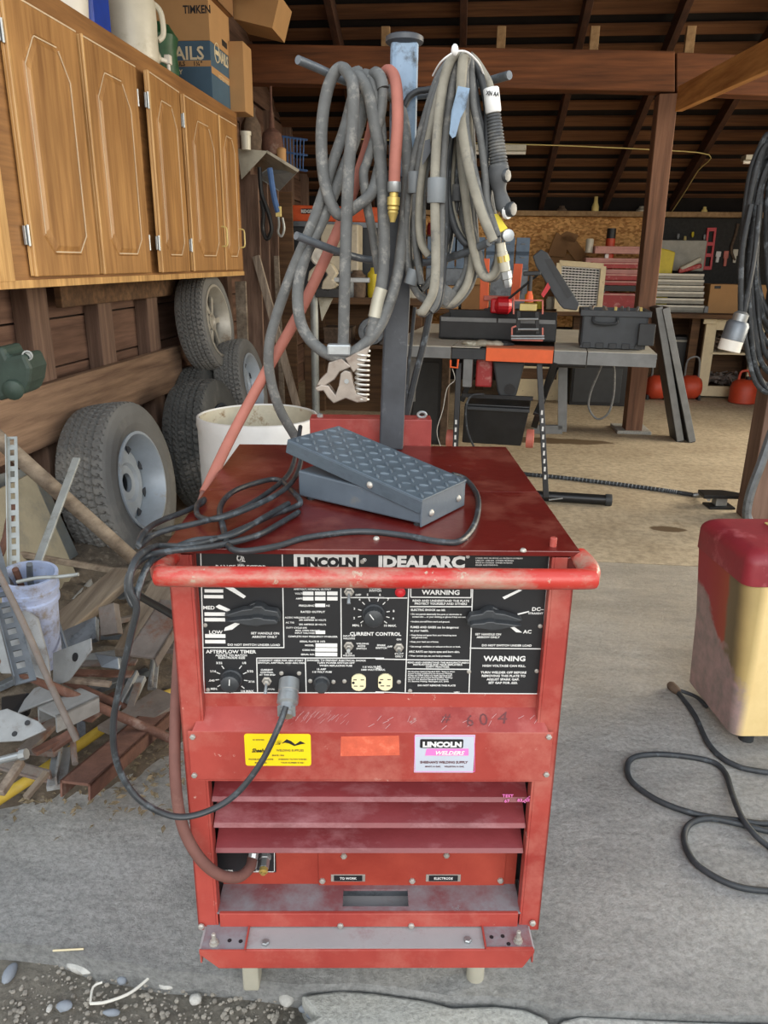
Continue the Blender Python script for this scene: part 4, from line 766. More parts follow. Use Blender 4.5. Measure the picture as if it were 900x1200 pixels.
# ================================================================== WORK CABLE (left coil)
def strand(mb, P, r, sub=6): mb.tube([IY(*p) for p in P], r, 10, sub)
wc = thing('ground_cable', 'grey ground cable hung in loops on the left cable hooks, ending in a spring clamp', 'cable', IY(420, 300, 1.5), FI)
mb = MB(); strand(mb, [(352, 522, 1.50), (345, 510, 1.5), (328, 480, 1.48), (317, 444, 1.47), (315, 408, 1.46), (324, 370, 1.46), (342, 319, 1.46), (363, 270, 1.46), (378, 229, 1.47), (392, 185, 1.48), (404, 150, 1.50), (414, 112, 1.52), (424, 92, 1.515), (430, 88, 1.50), (437, 98, 1.485), (442, 120, 1.48), (447, 160, 1.48), (446, 190, 1.48)], .0098); part(mb, 'cable_loop', 'grey_cable', wc, True)
mb = MB(); strand(mb, [(446, 190, 1.48), (440, 215, 1.475), (434, 228, 1.46), (420, 240, 1.455), (398, 252, 1.455), (385, 230, 1.455), (378, 195, 1.46), (377, 150, 1.465), (383, 108, 1.47), (392, 86, 1.47), (401, 80, 1.465), (409, 88, 1.44), (414, 105, 1.43), (413, 150, 1.43), (409, 193, 1.43), (406, 260, 1.43), (404, 330, 1.43), (402, 410, 1.44)], .0105); part(mb, 'cable_loop', 'grey_cable', wc, True)
mb = MB(); strand(mb, [(455, 105, 1.55), (470, 130, 1.52), (477, 180, 1.50), (477, 229, 1.50), (471, 283, 1.49), (464, 330, 1.47), (446, 380, 1.45), (421, 408, 1.44), (396, 418, 1.43), (371, 406, 1.43), (353, 380, 1.44), (349, 340, 1.45), (358, 300, 1.46), (376, 262, 1.47), (393, 222, 1.48), (409, 182, 1.49), (420, 150, 1.50), (428, 115, 1.51), (434, 96, 1.50), (440, 86, 1.485), (446, 92, 1.475), (449, 104, 1.47)], .0108); part(mb, 'cable_loop', 'grey_cable', wc, True)
mb = MB(); strand(mb, [(449, 104, 1.47), (447, 130, 1.47), (440, 160, 1.475), (430, 190, 1.48), (426, 205, 1.48), (430, 240, 1.48), (437, 275, 1.49), (444, 320, 1.50)], .0085); part(mb, 'cable_loop', 'grey_cable', wc, True)
mb = MB(); strand(mb, [(420, 85, 1.52), (415, 88, 1.50), (422, 92, 1.48), (432, 110, 1.475), (440, 150, 1.47), (446, 190, 1.47), (449, 240, 1.46), (450, 300, 1.46), (446, 340, 1.455), (439, 372, 1.45), (434, 395, 1.445)], .0112); part(mb, 'cable_loop', 'grey_cable', wc, True)
mb = MB(); strand(mb, [(447, 338, 1.4548), (443, 352, 1.4527), (439, 372, 1.45)], .0122, 3); part(mb, 'tape_wrap', 'hood_metal', wc, True)
# jaw clamp, hanging upside down below the loop
yc = 1.43
cl_ = thing('ground_clamp', 'bare metal spring clamp hanging from the ground cable loops', 'clamp', IY(405, 440, yc), FI) if 0 else wc
def platepx(P, Y, th): return [IY(a, b_, Y) for a, b_ in P]
mb = MB(); up_ = [(385, 425), (400, 420), (412, 430), (398, 436), (392, 445), (381, 452), (371, 452), (375, 445), (383, 437)]
mb.poly(platepx(up_, yc - .012, 0), (0, .024, 0)); jaw = part(mb, 'clamp_jaw', 'clamp_metal', wc, bevel=.002)
mb = MB(); lo_ = [(369, 455), (376, 451), (385, 452), (393, 463), (397, 452), (399, 438), (404, 434), (411, 436), (414, 450), (418, 462), (430, 466), (430, 471), (418, 472), (405, 467), (398, 470), (391, 473), (384, 466), (379, 458), (372, 459)]
mb.poly(platepx(lo_, yc - .014, 0), (0, .028, 0)); part(mb, 'clamp_jaw', 'clamp_metal', wc, bevel=.002)
mb = MB(); mb.poly(platepx([(404, 420), (434, 405), (428, 425), (414, 437)], yc - .010, 0), (0, .02, 0)); part(mb, 'clamp_handle', 'clamp_metal', wc, bevel=.002)
c0 = IY(406, 447, yc - .016); mb = MB(); mb.cyl(c0, c0 + V((0, .034, 0)), .0045, seg=10); part(mb, 'pivot_pin', 'zinc', wc)
mb = MB(); sp_ = []; a, b_ = IY(425, 411, yc), IY(424, 468, yc)
for k in range(12 * 10 + 1):
    t = k / 120; q = a.lerp(b_, t); sp_.append(q + V((.0125 * math.cos(k * math.pi / 6 * 1.0), .0125 * math.sin(k * math.pi / 6), 0)))
mb.tube(sp_, .0025, 6, 1); part(mb, 'spring', 'spring_steel', wc, True)
c0 = IY(397, 411, yc - .01); mb = MB(); mb.box(c0.x - .022, c0.x + .022, c0.y - .004, c0.y + .022, c0.z - .01, c0.z + .012, .004); part(mb, 'cable_lug', 'zinc', wc)
# ================================================================== GAS HOSE
gh = thing('gas_hose', 'reddish rubber gas hose hung over the mast hook, ending in a brass fitting', 'hose', IY(462, 200, 1.5), FI)
mb = MB(); strand(mb, [(462, 222, 1.43), (463, 190, 1.43), (466, 140, 1.44), (464, 98, 1.47), (456, 83, 1.51), (447, 92, 1.55), (441, 120, 1.56), (434, 160, 1.55), (420, 205, 1.54), (404, 250, 1.53), (385, 295, 1.52), (350, 368, 1.50), (315, 430, 1.48), (285, 485, 1.45), (262, 530, 1.40), (240, 578, 1.33)], .0105); part(mb, 'hose_run', 'pink_hose', gh, True)
hp = [FI @ IY(240, 578, 1.33), IY(228, 620, 1.25), IY(215, 700, 1.12), IY(208, 790, 1.03), IY(205, 860, .985), IY(206, 920, .955), IY(214, 968, .94), IY(232, 1003, .93), IY(255, 1024, .935), IY(278, 1028, .95), IY(292, 1018, .975), IY(296, 1005, 1.0)]
mb = MB(); mb.tube(hp, .0088, 10, 6); part(mb, 'hose_run', 'brown_hose', gh, True)
c0 = IY(296, 1008, .995); mb = MB(); mb.lathe([(.0095, -.012), (.0095, 0), (.007, .001), (.0085, .002), (.0085, .012), (.006, .013), (.006, .022)], c0, (.1, .5, .8), 8); part(mb, 'hose_end', 'zinc', gh, True)
a = IY(462, 216, 1.43); mb = MB(); mb.lathe([(.0118, -.004), (.0118, .012), (.011, .013)], a, (0, 0, -1), 18); part(mb, 'ferrule', 'zinc', gh, True)
mb = MB(); mb.lathe([(.0078, .010), (.0078, .02), (.0115, .021), (.0115, .034), (.0085, .035), (.0105, .037), (.0105, .041), (.0085, .043), (.0098, .046), (.0085, .050), (.0055, .058), (.0048, .062)], a, (-.03, 0, -1), 12); part(mb, 'brass_fitting', 'brass', gh, True)
# ================================================================== TORCH CABLE (right coil)
tc_ = thing('torch_cable', 'dusty grey torch cable coiled in a tall bundle on the right cable hooks', 'cable', IY(540, 200, 1.48), FI)
def z7(zx, zy): return (470 + zx / 3.747, 50 + zy / 3.75)
def bun(P, y0, r, mat, y1=None, both=True):
    mb = MB(); r *= .80; mb.tube([IY(*z7(a, b_), y0) for a, b_ in P], r, 10, 5); part(mb, 'cable_strand', mat, tc_, True)
    if both and len(P) > 6:                                           # its neighbour in the bundle
        mt = {'tan_cable': 'grey_cable', 'grey_cable': 'black_rubber', 'black_rubber': 'tan_cable'}[mat]; n = len(P) - 1
        mb = MB(); mb.tube([IY(*z7(a + 17 * math.sin(math.pi * k / n) ** .5 + 3 * math.sin(k * 2.3), b_ + 6 * k / n), y0 + .016) for k, (a, b_) in enumerate(P)], r * .9, 9, 5); part(mb, 'cable_strand', mt, tc_, True)
bun([(262, 52), (215, 78), (165, 150), (130, 250), (85, 400), (50, 550), (28, 720), (22, 900), (40, 1030), (75, 1105), (130, 1140), (200, 1120)], 1.49, .0090, 'grey_cable')
bun([(255, 48), (222, 72), (192, 150), (170, 280), (155, 450), (148, 620), (150, 800), (152, 980), (142, 1090), (115, 1150), (90, 1185), (84, 1170)], 1.40, .0102, 'tan_cable')
bun([(262, 48), (245, 80), (228, 160), (212, 280), (192, 420), (180, 600), (176, 800), (172, 980), (165, 1090), (150, 1150), (130, 1178)], 1.41, .0085, 'grey_cable')
bun([(290, 52), (275, 70), (268, 120), (262, 220), (262, 330), (275, 430), (300, 560), (335, 690), (370, 790), (405, 870)], 1.39, .0105, 'tan_cable')
bun([(300, 52), (305, 90), (310, 180), (320, 290), (345, 400), (362, 520), (372, 610), (375, 690), (395, 760), (425, 850)], 1.42, .0080, 'grey_cable')
bun([(300, 60), (335, 110), (360, 190), (378, 290), (378, 420), (368, 560), (368, 650), (378, 710)], 1.43, .0080, 'black_rubber')
bun([(300, 56), (330, 84), (360, 130), (385, 175), (395, 220)], 1.44, .0085, 'tan_cable')
bun([(250, 60), (240, 150), (228, 300), (215, 450), (205, 600), (212, 720), (240, 820), (280, 880), (310, 880)], 1.45, .0080, 'black_rubber')
bun([(245, 60), (200, 130), (160, 250), (130, 380), (105, 500), (85, 640), (78, 780), (88, 880), (120, 935)], 1.45, .0085, 'tan_cable')
bun([(245, 60), (190, 130), (140, 250), (110, 380), (80, 520), (62, 700), (62, 860), (75, 980), (90, 1060)], 1.47, .0075, 'grey_cable')
bun([(280, 60), (270, 250), (262, 420), (268, 560), (285, 700), (300, 820), (322, 930), (345, 1000), (372, 1032), (405, 1020), (425, 980), (430, 930)], 1.44, .0098, 'tan_cable')
bun([(285, 60), (290, 250), (300, 420), (300, 560), (302, 720), (312, 860), (312, 960), (290, 1060), (250, 1120), (205, 1150), (165, 1135), (130, 1100)], 1.46, .0095, 'tan_cable')
bun([(290, 60), (250, 250), (240, 430), (250, 600), (270, 780), (290, 920), (285, 1000), (250, 1070), (215, 1110)], 1.48, .0080, 'grey_cable')
bun([(260, 60), (225, 300), (215, 500), (215, 700), (200, 860), (175, 980), (130, 1040), (90, 1085)], 1.50, .0080, 'grey_cable')
bun([(240, 430), (245, 640), (245, 700), (235, 760), (215, 830), (190, 900)], 1.47, .0075, 'black_rubber')
bun([(400, 400), (385, 560), (395, 700), (420, 820), (425, 930), (405, 1000)], 1.47, .0080, 'grey_cable')
bun([(15, 280), (35, 240), (70, 215), (110, 208), (150, 200)], 1.52, .0070, 'black_rubber')
def wrap(zx, zy, w_, h_, Y, mat, tilt=0, name='tape_wrap'):
    c = IY(*z7(zx, zy), Y); mb = MB(); mb.lathe([(w_, -h_), (w_ * 1.06, -h_ * .8), (w_ * 1.06, h_ * .8), (w_, h_)], c, (math.sin(tilt), 0, math.cos(tilt)), 14); return part(mb, name, mat, tc_, True)
wrap(60, 615, .0125, .018, 1.475, 'tape_grey'); wrap(156, 650, .0155, .020, 1.405, 'tape_grey'); wrap(245, 660, .010, .014, 1.465, 'sleeve_black'); wrap(195, 1110, .0155, .016, 1.46, 'grey_cable', .6); wrap(50, 1030, .0125, .014, 1.485, 'tape_grey', .3)
# loose strap of tape sticking out of the coil
mb = MB(); P = [IY(*z7(a, b_), y_) for a, b_, y_ in ((250, 190, 1.375), (302, 200, 1.375), (284, 290, 1.37), (262, 330, 1.365), (240, 412, 1.36), (225, 420, 1.36), (212, 400, 1.36), (222, 300, 1.365))]; mb.poly(P, (0, .002, 0)); part(mb, 'tape_strap', 'mast_blue', tc_)
mb = MB(); P = [IY(*z7(a, b_), y_) for a, b_, y_ in ((105, 430, 1.43), (128, 422, 1.43), (130, 480, 1.43), (95, 540, 1.43), (92, 520, 1.43))]; mb.poly(P, (0, .002, 0)); part(mb, 'tape_strap', 'mast_dark', tc_)
mb = MB(); mb.tube([IY(*z7(a, b_), y_) for a, b_, y_ in ((140, 145, 1.42), (175, 85, 1.38), (235, 42, 1.37), (290, 42, 1.38), (340, 90, 1.40), (362, 140, 1.43))], .0016, 6, 5); mb.ball(IY(*z7(236, 32), 1.37), .006, sz=1.5); part(mb, 'zip_tie', 'label_white', tc_, True)
# torch: ribbed sleeve, handle, knobs
a, b_ = IY(*z7(395, 205), 1.42), IY(*z7(432, 565), 1.42); ax = (b_ - a); Ls = ax.length
prof = [(.0120, -.002), (.0135, 0), (.0135, .034)]
n_ = 17
for k in range(n_): t = .038 + (Ls - .04) * k / n_; dt = (Ls - .04) / n_; rr = .0125 + .004 * k / n_; prof += [(rr * .86, t), (rr, t + dt * .3), (rr, t + dt * .6), (rr * .86, t + dt * .9)]
mb = MB(); mb.lathe(prof[3:], a, ax, 20); sl = part(mb, 'hose_sleeve', 'sleeve_black', tc_, True)
mb = MB(); mb.lathe(prof[:3] + [(.012, .036)], a, ax, 20); lb = part(mb, 'sleeve_label', 'label_white', tc_, True)
mb = MB(); mb.text('BINZEL'[:0] + 'XN AA', Matrix.Translation(a + ax.normalized() * .012 + V((-.001, -.0139, 0))) @ Matrix(((1, 0, 0, 0), (0, 0, -1, 0), (0, 1, 0, 0), (0, 0, 0, 1))) @ Matrix.Rotation(-.1, 4, 'Z'), .006, .05, 'CENTER', .8); part(mb, 'lettering', 'black_ink', lb)
hb = IY(*z7(455, 735), 1.42); mb = MB(); mb.tube([b_ - ax.normalized() * .01, IY(*z7(428, 620), 1.42), IY(*z7(440, 680), 1.42), hb], .0155, 14, 5, rfn=lambda t: 1.05 - .35 * t + .15 * math.sin(t * 9)); th = part(mb, 'torch_handle', 'sleeve_black', tc_, True)
for (a0, b0, rk) in ((458, 585, .0115), (483, 733, .0125)):
    c = IY(*z7(a0 - 14, b0), 1.415); mb = MB(); mb.lathe([(rk * .8, -.01), (rk, 0), (rk, .010), (rk * .85, .012), (rk * .4, .0125)], c, (.75, -.65, 0), 16, fn=lambda k, r0, t: 1 - .05 * (k % 2)); kn = part(mb, 'knob', 'knob_black', tc_, True)
mb = MB(); c = IY(*z7(460, 742), 1.418); mb.lathe([(.0128, 0), (.0132, .004), (.0125, .006)], c, (.75, -.65, 0), 16); part(mb, 'knob_collar', 'label_white', tc_, True)
mb = MB(); P = [IY(*z7(x_, y_), 1.43) for x_, y_ in ((385, 755), (425, 752), (468, 815), (440, 832), (408, 835))]; mb.poly(P, (0, .01, 0)); part(mb, 'warning_tag', 'plastic_yellow', tc_)
c = IY(*z7(462, 848), 1.415); mb = MB(); mb.lathe([(.0105, 0), (.0105, .012), (.006, .013)], c, (.2, -1, 0), 16); part(mb, 'end_ferrule', 'zinc', tc_, True)
a, b_ = IY(*z7(436, 880), 1.415), IY(*z7(470, 1075), 1.42); ax = b_ - a; Ls = ax.length
mb = MB(); mb.lathe([(.0085, 0), (.0085, Ls * .2), (.0095, Ls * .21), (.0095, Ls * .62), (.008, Ls * .64)], a, ax, 14); part(mb, 'coupling', 'hood_metal', tc_, True)
mb = MB(); mb.lathe([(.0105, Ls * .64), (.0105, Ls * .8), (.0085, Ls * .82), (.0085, Ls * .93), (.006, Ls)], a, ax, 6); part(mb, 'coupling_nut', 'zinc', tc_, True)
mb = MB(); mb.lathe([(.0108, Ls * .28), (.0108, Ls * .42)], a, ax, 6); part(mb, 'brass_nut', 'brass', tc_, True)
mb = MB(); mb.tube([IY(505, 360, 1.66), IY(497, 400, 1.66), IY(487, 440, 1.66), IY(478, 480, 1.66), IY(470, 512, 1.66), IY(466, 532, 1.66)], .0075, 8, 4); mb.tube([IY(486, 360, 1.66), IY(482, 400, 1.66), IY(478, 440, 1.66), IY(474, 500, 1.66)], .004, 8, 4)
part(mb, 'lead_down', 'black_rubber', tc_, True)
# ================================================================== RED AND YELLOW CABINET, right
bx = thing('machine_cabinet', 'worn red and yellow metal cabinet with bare grey patches, at the right edge', 'machine cabinet', (.945, 1.74, 0), FI)
FBX = Matrix.Translation((.948, 1.735, 0)) @ Matrix.Rotation(math.radians(2), 4, 'Z')
def rbox(x0, x1, y0, y1, z0, z1, rc, F_, dxz=0):
    mb = MB(); P = []
    for cx_, cy_, a0 in ((x1 - rc, y1 - rc, 0), (x0 + rc, y1 - rc, 90), (x0 + rc, y0 + rc, 180), (x1 - rc, y0 + rc, 270)):
        for k in range(7): t = math.radians(a0 + k * 15); P.append((cx_ + rc * math.cos(t), cy_ + rc * math.sin(t)))
    return mb, P
mb, P = rbox(0, .52, 0, .30, 0, 1, .03, FBX)
mb.rings([[V((x_ + .012 * 0, y_, .045)) for x_, y_ in P], [V((x_ - .012, y_, .27)) for x_, y_ in P], [V((x_ - .030, y_ + .012, .478)) for x_, y_ in P]])
WM[bx] = (WM[bx][0], FI); o = part(mb, 'cabinet_body', 'patchy_cabinet', bx, True, F=FBX)
mb = MB(); rs = []
for k in range(7):
    t = k / 6 * math.pi / 2; ins = .045 * (1 - math.cos(t)) if 0 else .045 * (1 - math.cos(t)); zz = .480 + .055 + .035 * math.sin(t)
    rs.append([V((.245 - .030 + (x_ - .26) * (1 - (ins) / .26 + .012), .15 + .012 + (y_ - .15) * (1 - ins / .15 + .02), zz)) for x_, y_ in P])
rs.insert(0, [V((.245 - .030 + (x_ - .26) * 1.012, .162 + (y_ - .15) * 1.02, .480)) for x_, y_ in P])
rs = [[V((p.x + .015, p.y, p.z)) for p in r0] for r0 in rs]
mb.rings(rs); part(mb, 'cabinet_top', 'cabinet_crimson', bx, True, F=FBX)
mb = MB(); mb.box(.12, .46, .09, .24, .5695, .574, .002); mb.box(.14, .44, .11, .22, .574, .576, .001); part(mb, 'top_frame', 'light_trim', bx, F=FBX)
mb = MB(); mb.box(.125, .455, .1, .23, .5745, .5775); part(mb, 'top_glass', 'steel_grey', bx, F=FBX)
for (x_, y_) in ((.07, .05), (.45, .05), (.07, .25), (.45, .25)):
    mb = MB(); mb.cyl((x_, y_, 0), (x_, y_, .047), .02, seg=12); part(mb, 'foot', 'black_rubber', bx, True, F=FBX)
for (px, py) in ((874, 668),):
    pass
for (y_, z_) in ((.07, .515), (.18, .505), (.28, .50)):
    mb = MB(); mb.ball((-.0325 + .012, y_, z_ - .03), .004); part(mb, 'screw', 'bolt_metal', bx, True, F=FBX)
# floor leads at right
def gp_(px, py, z=.0075): return IZ(px, py, z)
mb = MB(); mb.tube([gp_(790, 806), gp_(800, 818), gp_(815, 840), gp_(828, 868), gp_(842, 885), gp_(860, 896), gp_(885, 903), gp_(960, 912)], .0075, 10, 6); o = solo(mb, 'power_lead', 'floor_cord', gp_(800, 818), 'black lead ending in a plug beside the red and yellow cabinet', 'power lead', smooth=True, F=FI)
a, b_ = gp_(785, 802, .012), gp_(797, 813, .010); mb = MB(); mb.lathe([(.011, 0), (.014, .006), (.014, .03), (.009, .045)], a, b_ - a, 12); part(mb, 'plug', 'junk_brown', o, True, F=FI)
mb = MB(); mb.tube([gp_(792, 808, .01), gp_(805, 812), gp_(818, 818), gp_(828, 828)], .006, 8, 5); part(mb, 'lead_tail', 'floor_cord', o, True, F=FI)
pts = [gp_(960, 958), gp_(900, 965), (gp_(870, 962)), gp_(820, 955), gp_(775, 940), gp_(742, 918), gp_(735, 900), gp_(742, 888), gp_(765, 884), gp_(800, 886), gp_(835, 893), gp_(850, 906), gp_(858, 930, .014), gp_(868, 955, .022), gp_(882, 975, .018), gp_(905, 995), gp_(960, 1030)]
mb = MB(); mb.tube(pts, .0072, 10, 6); solo(mb, 'extension_cord', 'floor_cord', gp_(735, 900), 'black cord lying in the wide loop on the concrete, right of the welder', 'cord', smooth=True, F=FI)
pts = [gp_(960, 985), gp_(900, 974, .01), gp_(860, 964, .01), gp_(830, 959, .01), gp_(808, 966), gp_(802, 984), gp_(812, 1008), gp_(835, 1026), gp_(865, 1039), gp_(900, 1044), gp_(960, 1046)]
mb = MB(); mb.tube(pts, .0072, 10, 6); solo(mb, 'extension_cord', 'floor_cord', gp_(802, 984), 'black cord lying in the lower, rounder loop at the right edge', 'cord', smooth=True, F=FI)
# yellow hose at left
def G3(px, py, z): return IZ(px, py, z)
mb = MB(); mb.tube([G3(-60, 975, .03), G3(0, 936, .04), G3(50, 903, .06), G3(100, 868, .08), G3(145, 838, .09), G3(180, 820, .08), G3(215, 808, .05), G3(260, 800, .02), G3(320, 800, .014)], .0135, 12, 6); solo(mb, 'air_hose', 'yellow_hose', G3(50, 903, 0), 'faded yellow hose lying over the scrap metal pile', 'hose', smooth=True, F=FI)
# ================================================================== WALL CABINETS
u0 = -1.35; zc0 = GU(120, 328.5, u0).z; zc1 = GU(284, 137, u0).z; vc0 = 1.5; vc1 = GU(285.5, 320, u0).y
cb = thing('wall_cabinet', 'row of oak wall cabinets with five arched panel doors, hung on the left wall', 'wall cabinet', (u0, vc0, zc0), FG)
mb = MB(); mb.box(UW + .072, u0, vc0, vc1, zc0, zc1, .002); part(mb, 'cabinet_body', 'oak_frame', cb)
mb = MB(); mb.box(UW + .08, u0 + .004, vc0, vc1 + .003, zc0 - .012, zc0 + .012, .001); part(mb, 'bottom_rail', 'oak_edge', cb)
dz1 = GU(284, 153, u0).z; dz0 = GU(43, 324, u0).z
mb = MB(); mb.box(u0, u0 + .006, vc0, GU(15, 320, u0).y, zc0 + .01, dz1, .001); part(mb, 'filler_panel', 'oak_edge', cb)
bounds = [(42, 117.5), (122.5, 178), (185, 223.5), (228, 264), (265.3, 284.3)]
for k, (a, b_) in enumerate(bounds):
    v0, v1 = GU(a, 323, u0 + .02).y, GU(b_, 320, u0 + .02).y; H_ = dz1 - dz0; aj = math.radians(3.0) if k == 2 else 0
    Md = Matrix.Translation((u0 + .002, v0 if k != 2 else v1, dz0)) @ Matrix.Rotation(aj, 4, 'Z'); w_ = v1 - v0; o0 = 0 if k != 2 else -w_
    mb = MB(); mb.box(0, .019, o0, o0 + w_, 0, H_, .004, Md); dr = part(mb, 'door', 'oak', cb)
    # moulded edge at the near side and top
    mb = MB(); mb.box(.012, .022, o0, o0 + .012, 0, H_, .003, Md); mb.box(.002, .012, o0 - .002, o0 + .006, .002, H_ - .002, .002, Md); part(mb, 'door_edge', 'oak_edge', dr)
    mb = MB(); mb.box(.012, .0205, o0 + .01, o0 + w_ - .004, H_ - .008, H_ - .003, .001, Md); part(mb, 'edge_line', 'groove_light', dr)
    i0, i1, j0, j1, ch = o0 + w_ * .17, o0 + w_ * .83, H_ * .085, H_ * .90, w_ * .16
    P = [(i0, j0 + ch * .8), (i0 + ch * .8, j0), (i1 - ch * .8, j0), (i1, j0 + ch * .8), (i1, j1 - ch * 1.3), (i1 - ch * .9, j1 - ch * .12), (i1 - ch * 1.05, j1), (i0 + ch * 1.05, j1), (i0 + ch * .9, j1 - ch * .12), (i0, j1 - ch * 1.3)]
    cx_, cz_ = (i0 + i1) / 2, (j0 + j1) / 2
    def sh(P, d_): return [(cx_ + (p - cx_) * (1 - d_ / (i1 - i0) * 2), cz_ + (q - cz_) * (1 - d_ / (j1 - j0) * 2)) for p, q in P]
    mb = MB(); r0, r1, r2 = sh(P, 0), sh(P, .009), sh(P, .028)
    rings = [[Md @ V((.0185, p, q)) for p, q in r0], [Md @ V((.0235, p, q)) for p, q in sh(P, .004)], [Md @ V((.0195, p, q)) for p, q in r1], [Md @ V((.0195, p, q)) for p, q in sh(P, .013)], [Md @ V((.0255, p, q)) for p, q in r2]]
    mb.rings(rings, True); part(mb, 'raised_panel', 'oak', dr)
    mb = MB()
    for m_ in range(10):
        p, q = r1[m_], r1[(m_ + 1) % 10]
        if m_ in (0, 5): continue
        mb.beam(Md @ V((.0212, *p)), Md @ V((.0212, *q)), .0035, .0022, up=(1, 0, 0))
    part(mb, 'moulding', 'groove_light', dr)
    if k in (0, 1, 2, 3):
        hv = o0 - .008 if k != 1 else o0 + w_ + .006
        for hz in (.12, .82):
            mb = MB(); mb.box(.004, .012, hv - .010, hv + .004, H_ * hz, H_ * hz + .055, .001, Md); mb.cyl(Md @ V((.016, hv, H_ * hz - .003)), Md @ V((.016, hv, H_ * hz + .058)), .004, seg=8); part(mb, 'hinge', 'zinc', dr)
    if k in (3, 4):
        hv = o0 + w_ - .03; mb = MB(); hz = H_ * .16; mb.tube([Md @ V((.018, hv, hz)), Md @ V((.045, hv, hz + .006)), Md @ V((.048, hv, hz + .05)), Md @ V((.045, hv, hz + .094)), Md @ V((.018, hv, hz + .1))], .0045, 8, 4); part(mb, 'handle', 'light_trim', dr, True)
# things standing on the cabinets
zt_ = zc1
def onp(px, u, py=60): return GU(px, py, u).y
vj = onp(158, -1.47)
jg = thing('water_jug', 'translucent white water jug with a spigot, standing on the oak cabinets', 'water jug', (-1.48, vj, zt_), FG)
mb = MB(); mb.lathe([(.09, 0), (.105, .012), (.11, .03), (.108, .12), (.11, .16), (.108, .24), (.10, .27), (.045, .30), (.045, .33)], (-1.48, vj, zt_), seg=28); part(mb, 'jug_body', 'jug_white', jg, True)
mb = MB(); mb.tube([(-1.40, vj + .05, zt_ + .25), (-1.37, vj + .07, zt_ + .22), (-1.365, vj + .075, zt_ + .14), (-1.385, vj + .06, zt_ + .11)], .012, 8, 5); part(mb, 'handle', 'jug_white', jg, True)
mb = MB(); q0 = V((-1.43, vj + .095, zt_ + .055)); mb.lathe([(.032, 0), (.032, .02), (.024, .022), (.024, .03)], q0, (.45, .9, 0), 16, fn=lambda k, r0, t: 1 - .03 * (k % 2)); cap_ = part(mb, 'cap', 'hood_metal', jg, True)
mb = MB(); q1 = q0 + V((.45, .9, 0)).normalized() * .03; q2 = q1 + V((.45, .9, 0)).normalized() * .06; mb.cyl(q1, q2, .010, seg=12); mb.box(q2.x - .014, q2.x + .014, q2.y - .016, q2.y + .016, q2.z - .012, q2.z + .026, .004); mb.cyl(q2, q2 + V((.0, .005, -.07)), .008, seg=10); part(mb, 'spigot', 'white_plastic', jg, True)
vb_ = onp(112, -1.45); mb = MB(); mb.box(-1.55, -1.42, vb_ - .06, vb_ + .10, zt_, zt_ + .26, .012); j2 = solo(mb, 'plastic_jug', 'blue_plastic', (-1.5, vb_, zt_), 'bright blue plastic container on the oak cabinets, left of the water jug', 'container')
mb = MB(); mb.lathe([(.022, 0), (.022, .025)], (-1.49, vb_ + .02, zt_ + .26), seg=14); part(mb, 'cap', 'white_plastic', j2, True)
vb_ = onp(88, -1.47); mb = MB(); mb.lathe([(.085, 0), (.095, .2), (.10, .2), (.10, .215), (.094, .215), (.08, .01)], (-1.50, vb_, zt_), seg=24); solo(mb, 'white_pail', 'white_plastic', (-1.5, vb_, zt_), 'white plastic pail on the oak cabinets, farthest left', 'pail', smooth=True)
vb_ = onp(196, -1.46); mb = MB(); mb.lathe([(.07, 0), (.085, .05), (.08, .14), (.088, .2), (.05, .25), (.02, .26)], (-1.50, vb_, zt_), seg=20, fn=lambda k, r0, t: 1 + .06 * math.sin(k * 2.1 + t * 30)); solo(mb, 'green_bag', 'green_bag', (-1.5, vb_, zt_), 'crumpled dark green bag between the water jug and the nail carton', 'bag', smooth=True)
ub = -1.37; vc_ = GU(249, 105, ub).y; vd_ = GU(272, 125, ub).y; zm = GU(249, 50, ub).z; ztb = GU(249, 2, ub).z; ul = GV(198, 80, vc_).x
print('carton', vc_, vd_, ul, 'z', zt_, GU(249, 105, ub).z, GU(272, 125, ub).z, zm, ztb)
zt_c = max(zt_, GU(249, 108, ub).z - .01)
ct = thing('nail_carton', 'blue and brown nail carton on the oak cabinets, beneath the small open carton', 'carton', (ub, vc_, zt_), FG)
mb = MB(); mb.box(ul - .06, ub, vc_, vd_, zt_, zm, .002); lo = part(mb, 'carton_base', 'carton_blue', ct)
mb = MB(); mb.box(ul - .063, ub + .002, vc_ - .002, vd_ + .002, zm, ztb, .002); upc = part(mb, 'carton_lid', 'cardboard', ct)
def fT(px, py, v, yo=.0006): q = GV(px, py, v); return Matrix.Translation((q.x, v - yo, q.z)) @ Matrix(((1, 0, 0, 0), (0, 0, -1, 0), (0, 1, 0, 0), (0, 0, 0, 1)))
def sT(px, py, u, yo=.0006): q = GU(px, py, u); return Matrix.Translation((u + yo, q.y, q.z)) @ Matrix(((0, 0, 1, 0), (1, 0, 0, 0), (0, 1, 0, 0), (0, 0, 0, 1)))
k_ = 4.3 / 880
mb = MB(); mb.text('TIMKEN', fT(231, 15.5, vc_ - .002), 7 * k_, .04, 'CENTER', .82); part(mb, 'lettering', 'black_ink', upc)
mb = MB(); mb.box(ul - .058, ub - .001, vc_ - .0012, vc_, GV(225, 78, vc_).z, GV(225, 71, vc_).z); mb.box(ub, ub + .0012, vc_ + .001, vd_ - .001, GU(249, 86, ub).z, GU(249, 78, ub).z); part(mb, 'carton_band', 'cardboard', lo)
mb = MB(); mb.text('NAILS', fT(239.5, 69.5, vc_), 12 * k_, .03, 'RIGHT', 1.0); mb.text('NAILS', sT(262, 76, ub), 11 * k_, .03, 'CENTER', .8); mb.text('SUPPLY', fT(214, 87, vc_), 4.2 * k_, .03, 'RIGHT', 1.0); mb.text('WESTERN WIRE', sT(262, 96, ub), 4 * k_, .02, 'CENTER', .9); part(mb, 'lettering', 'cream_paint', lo)
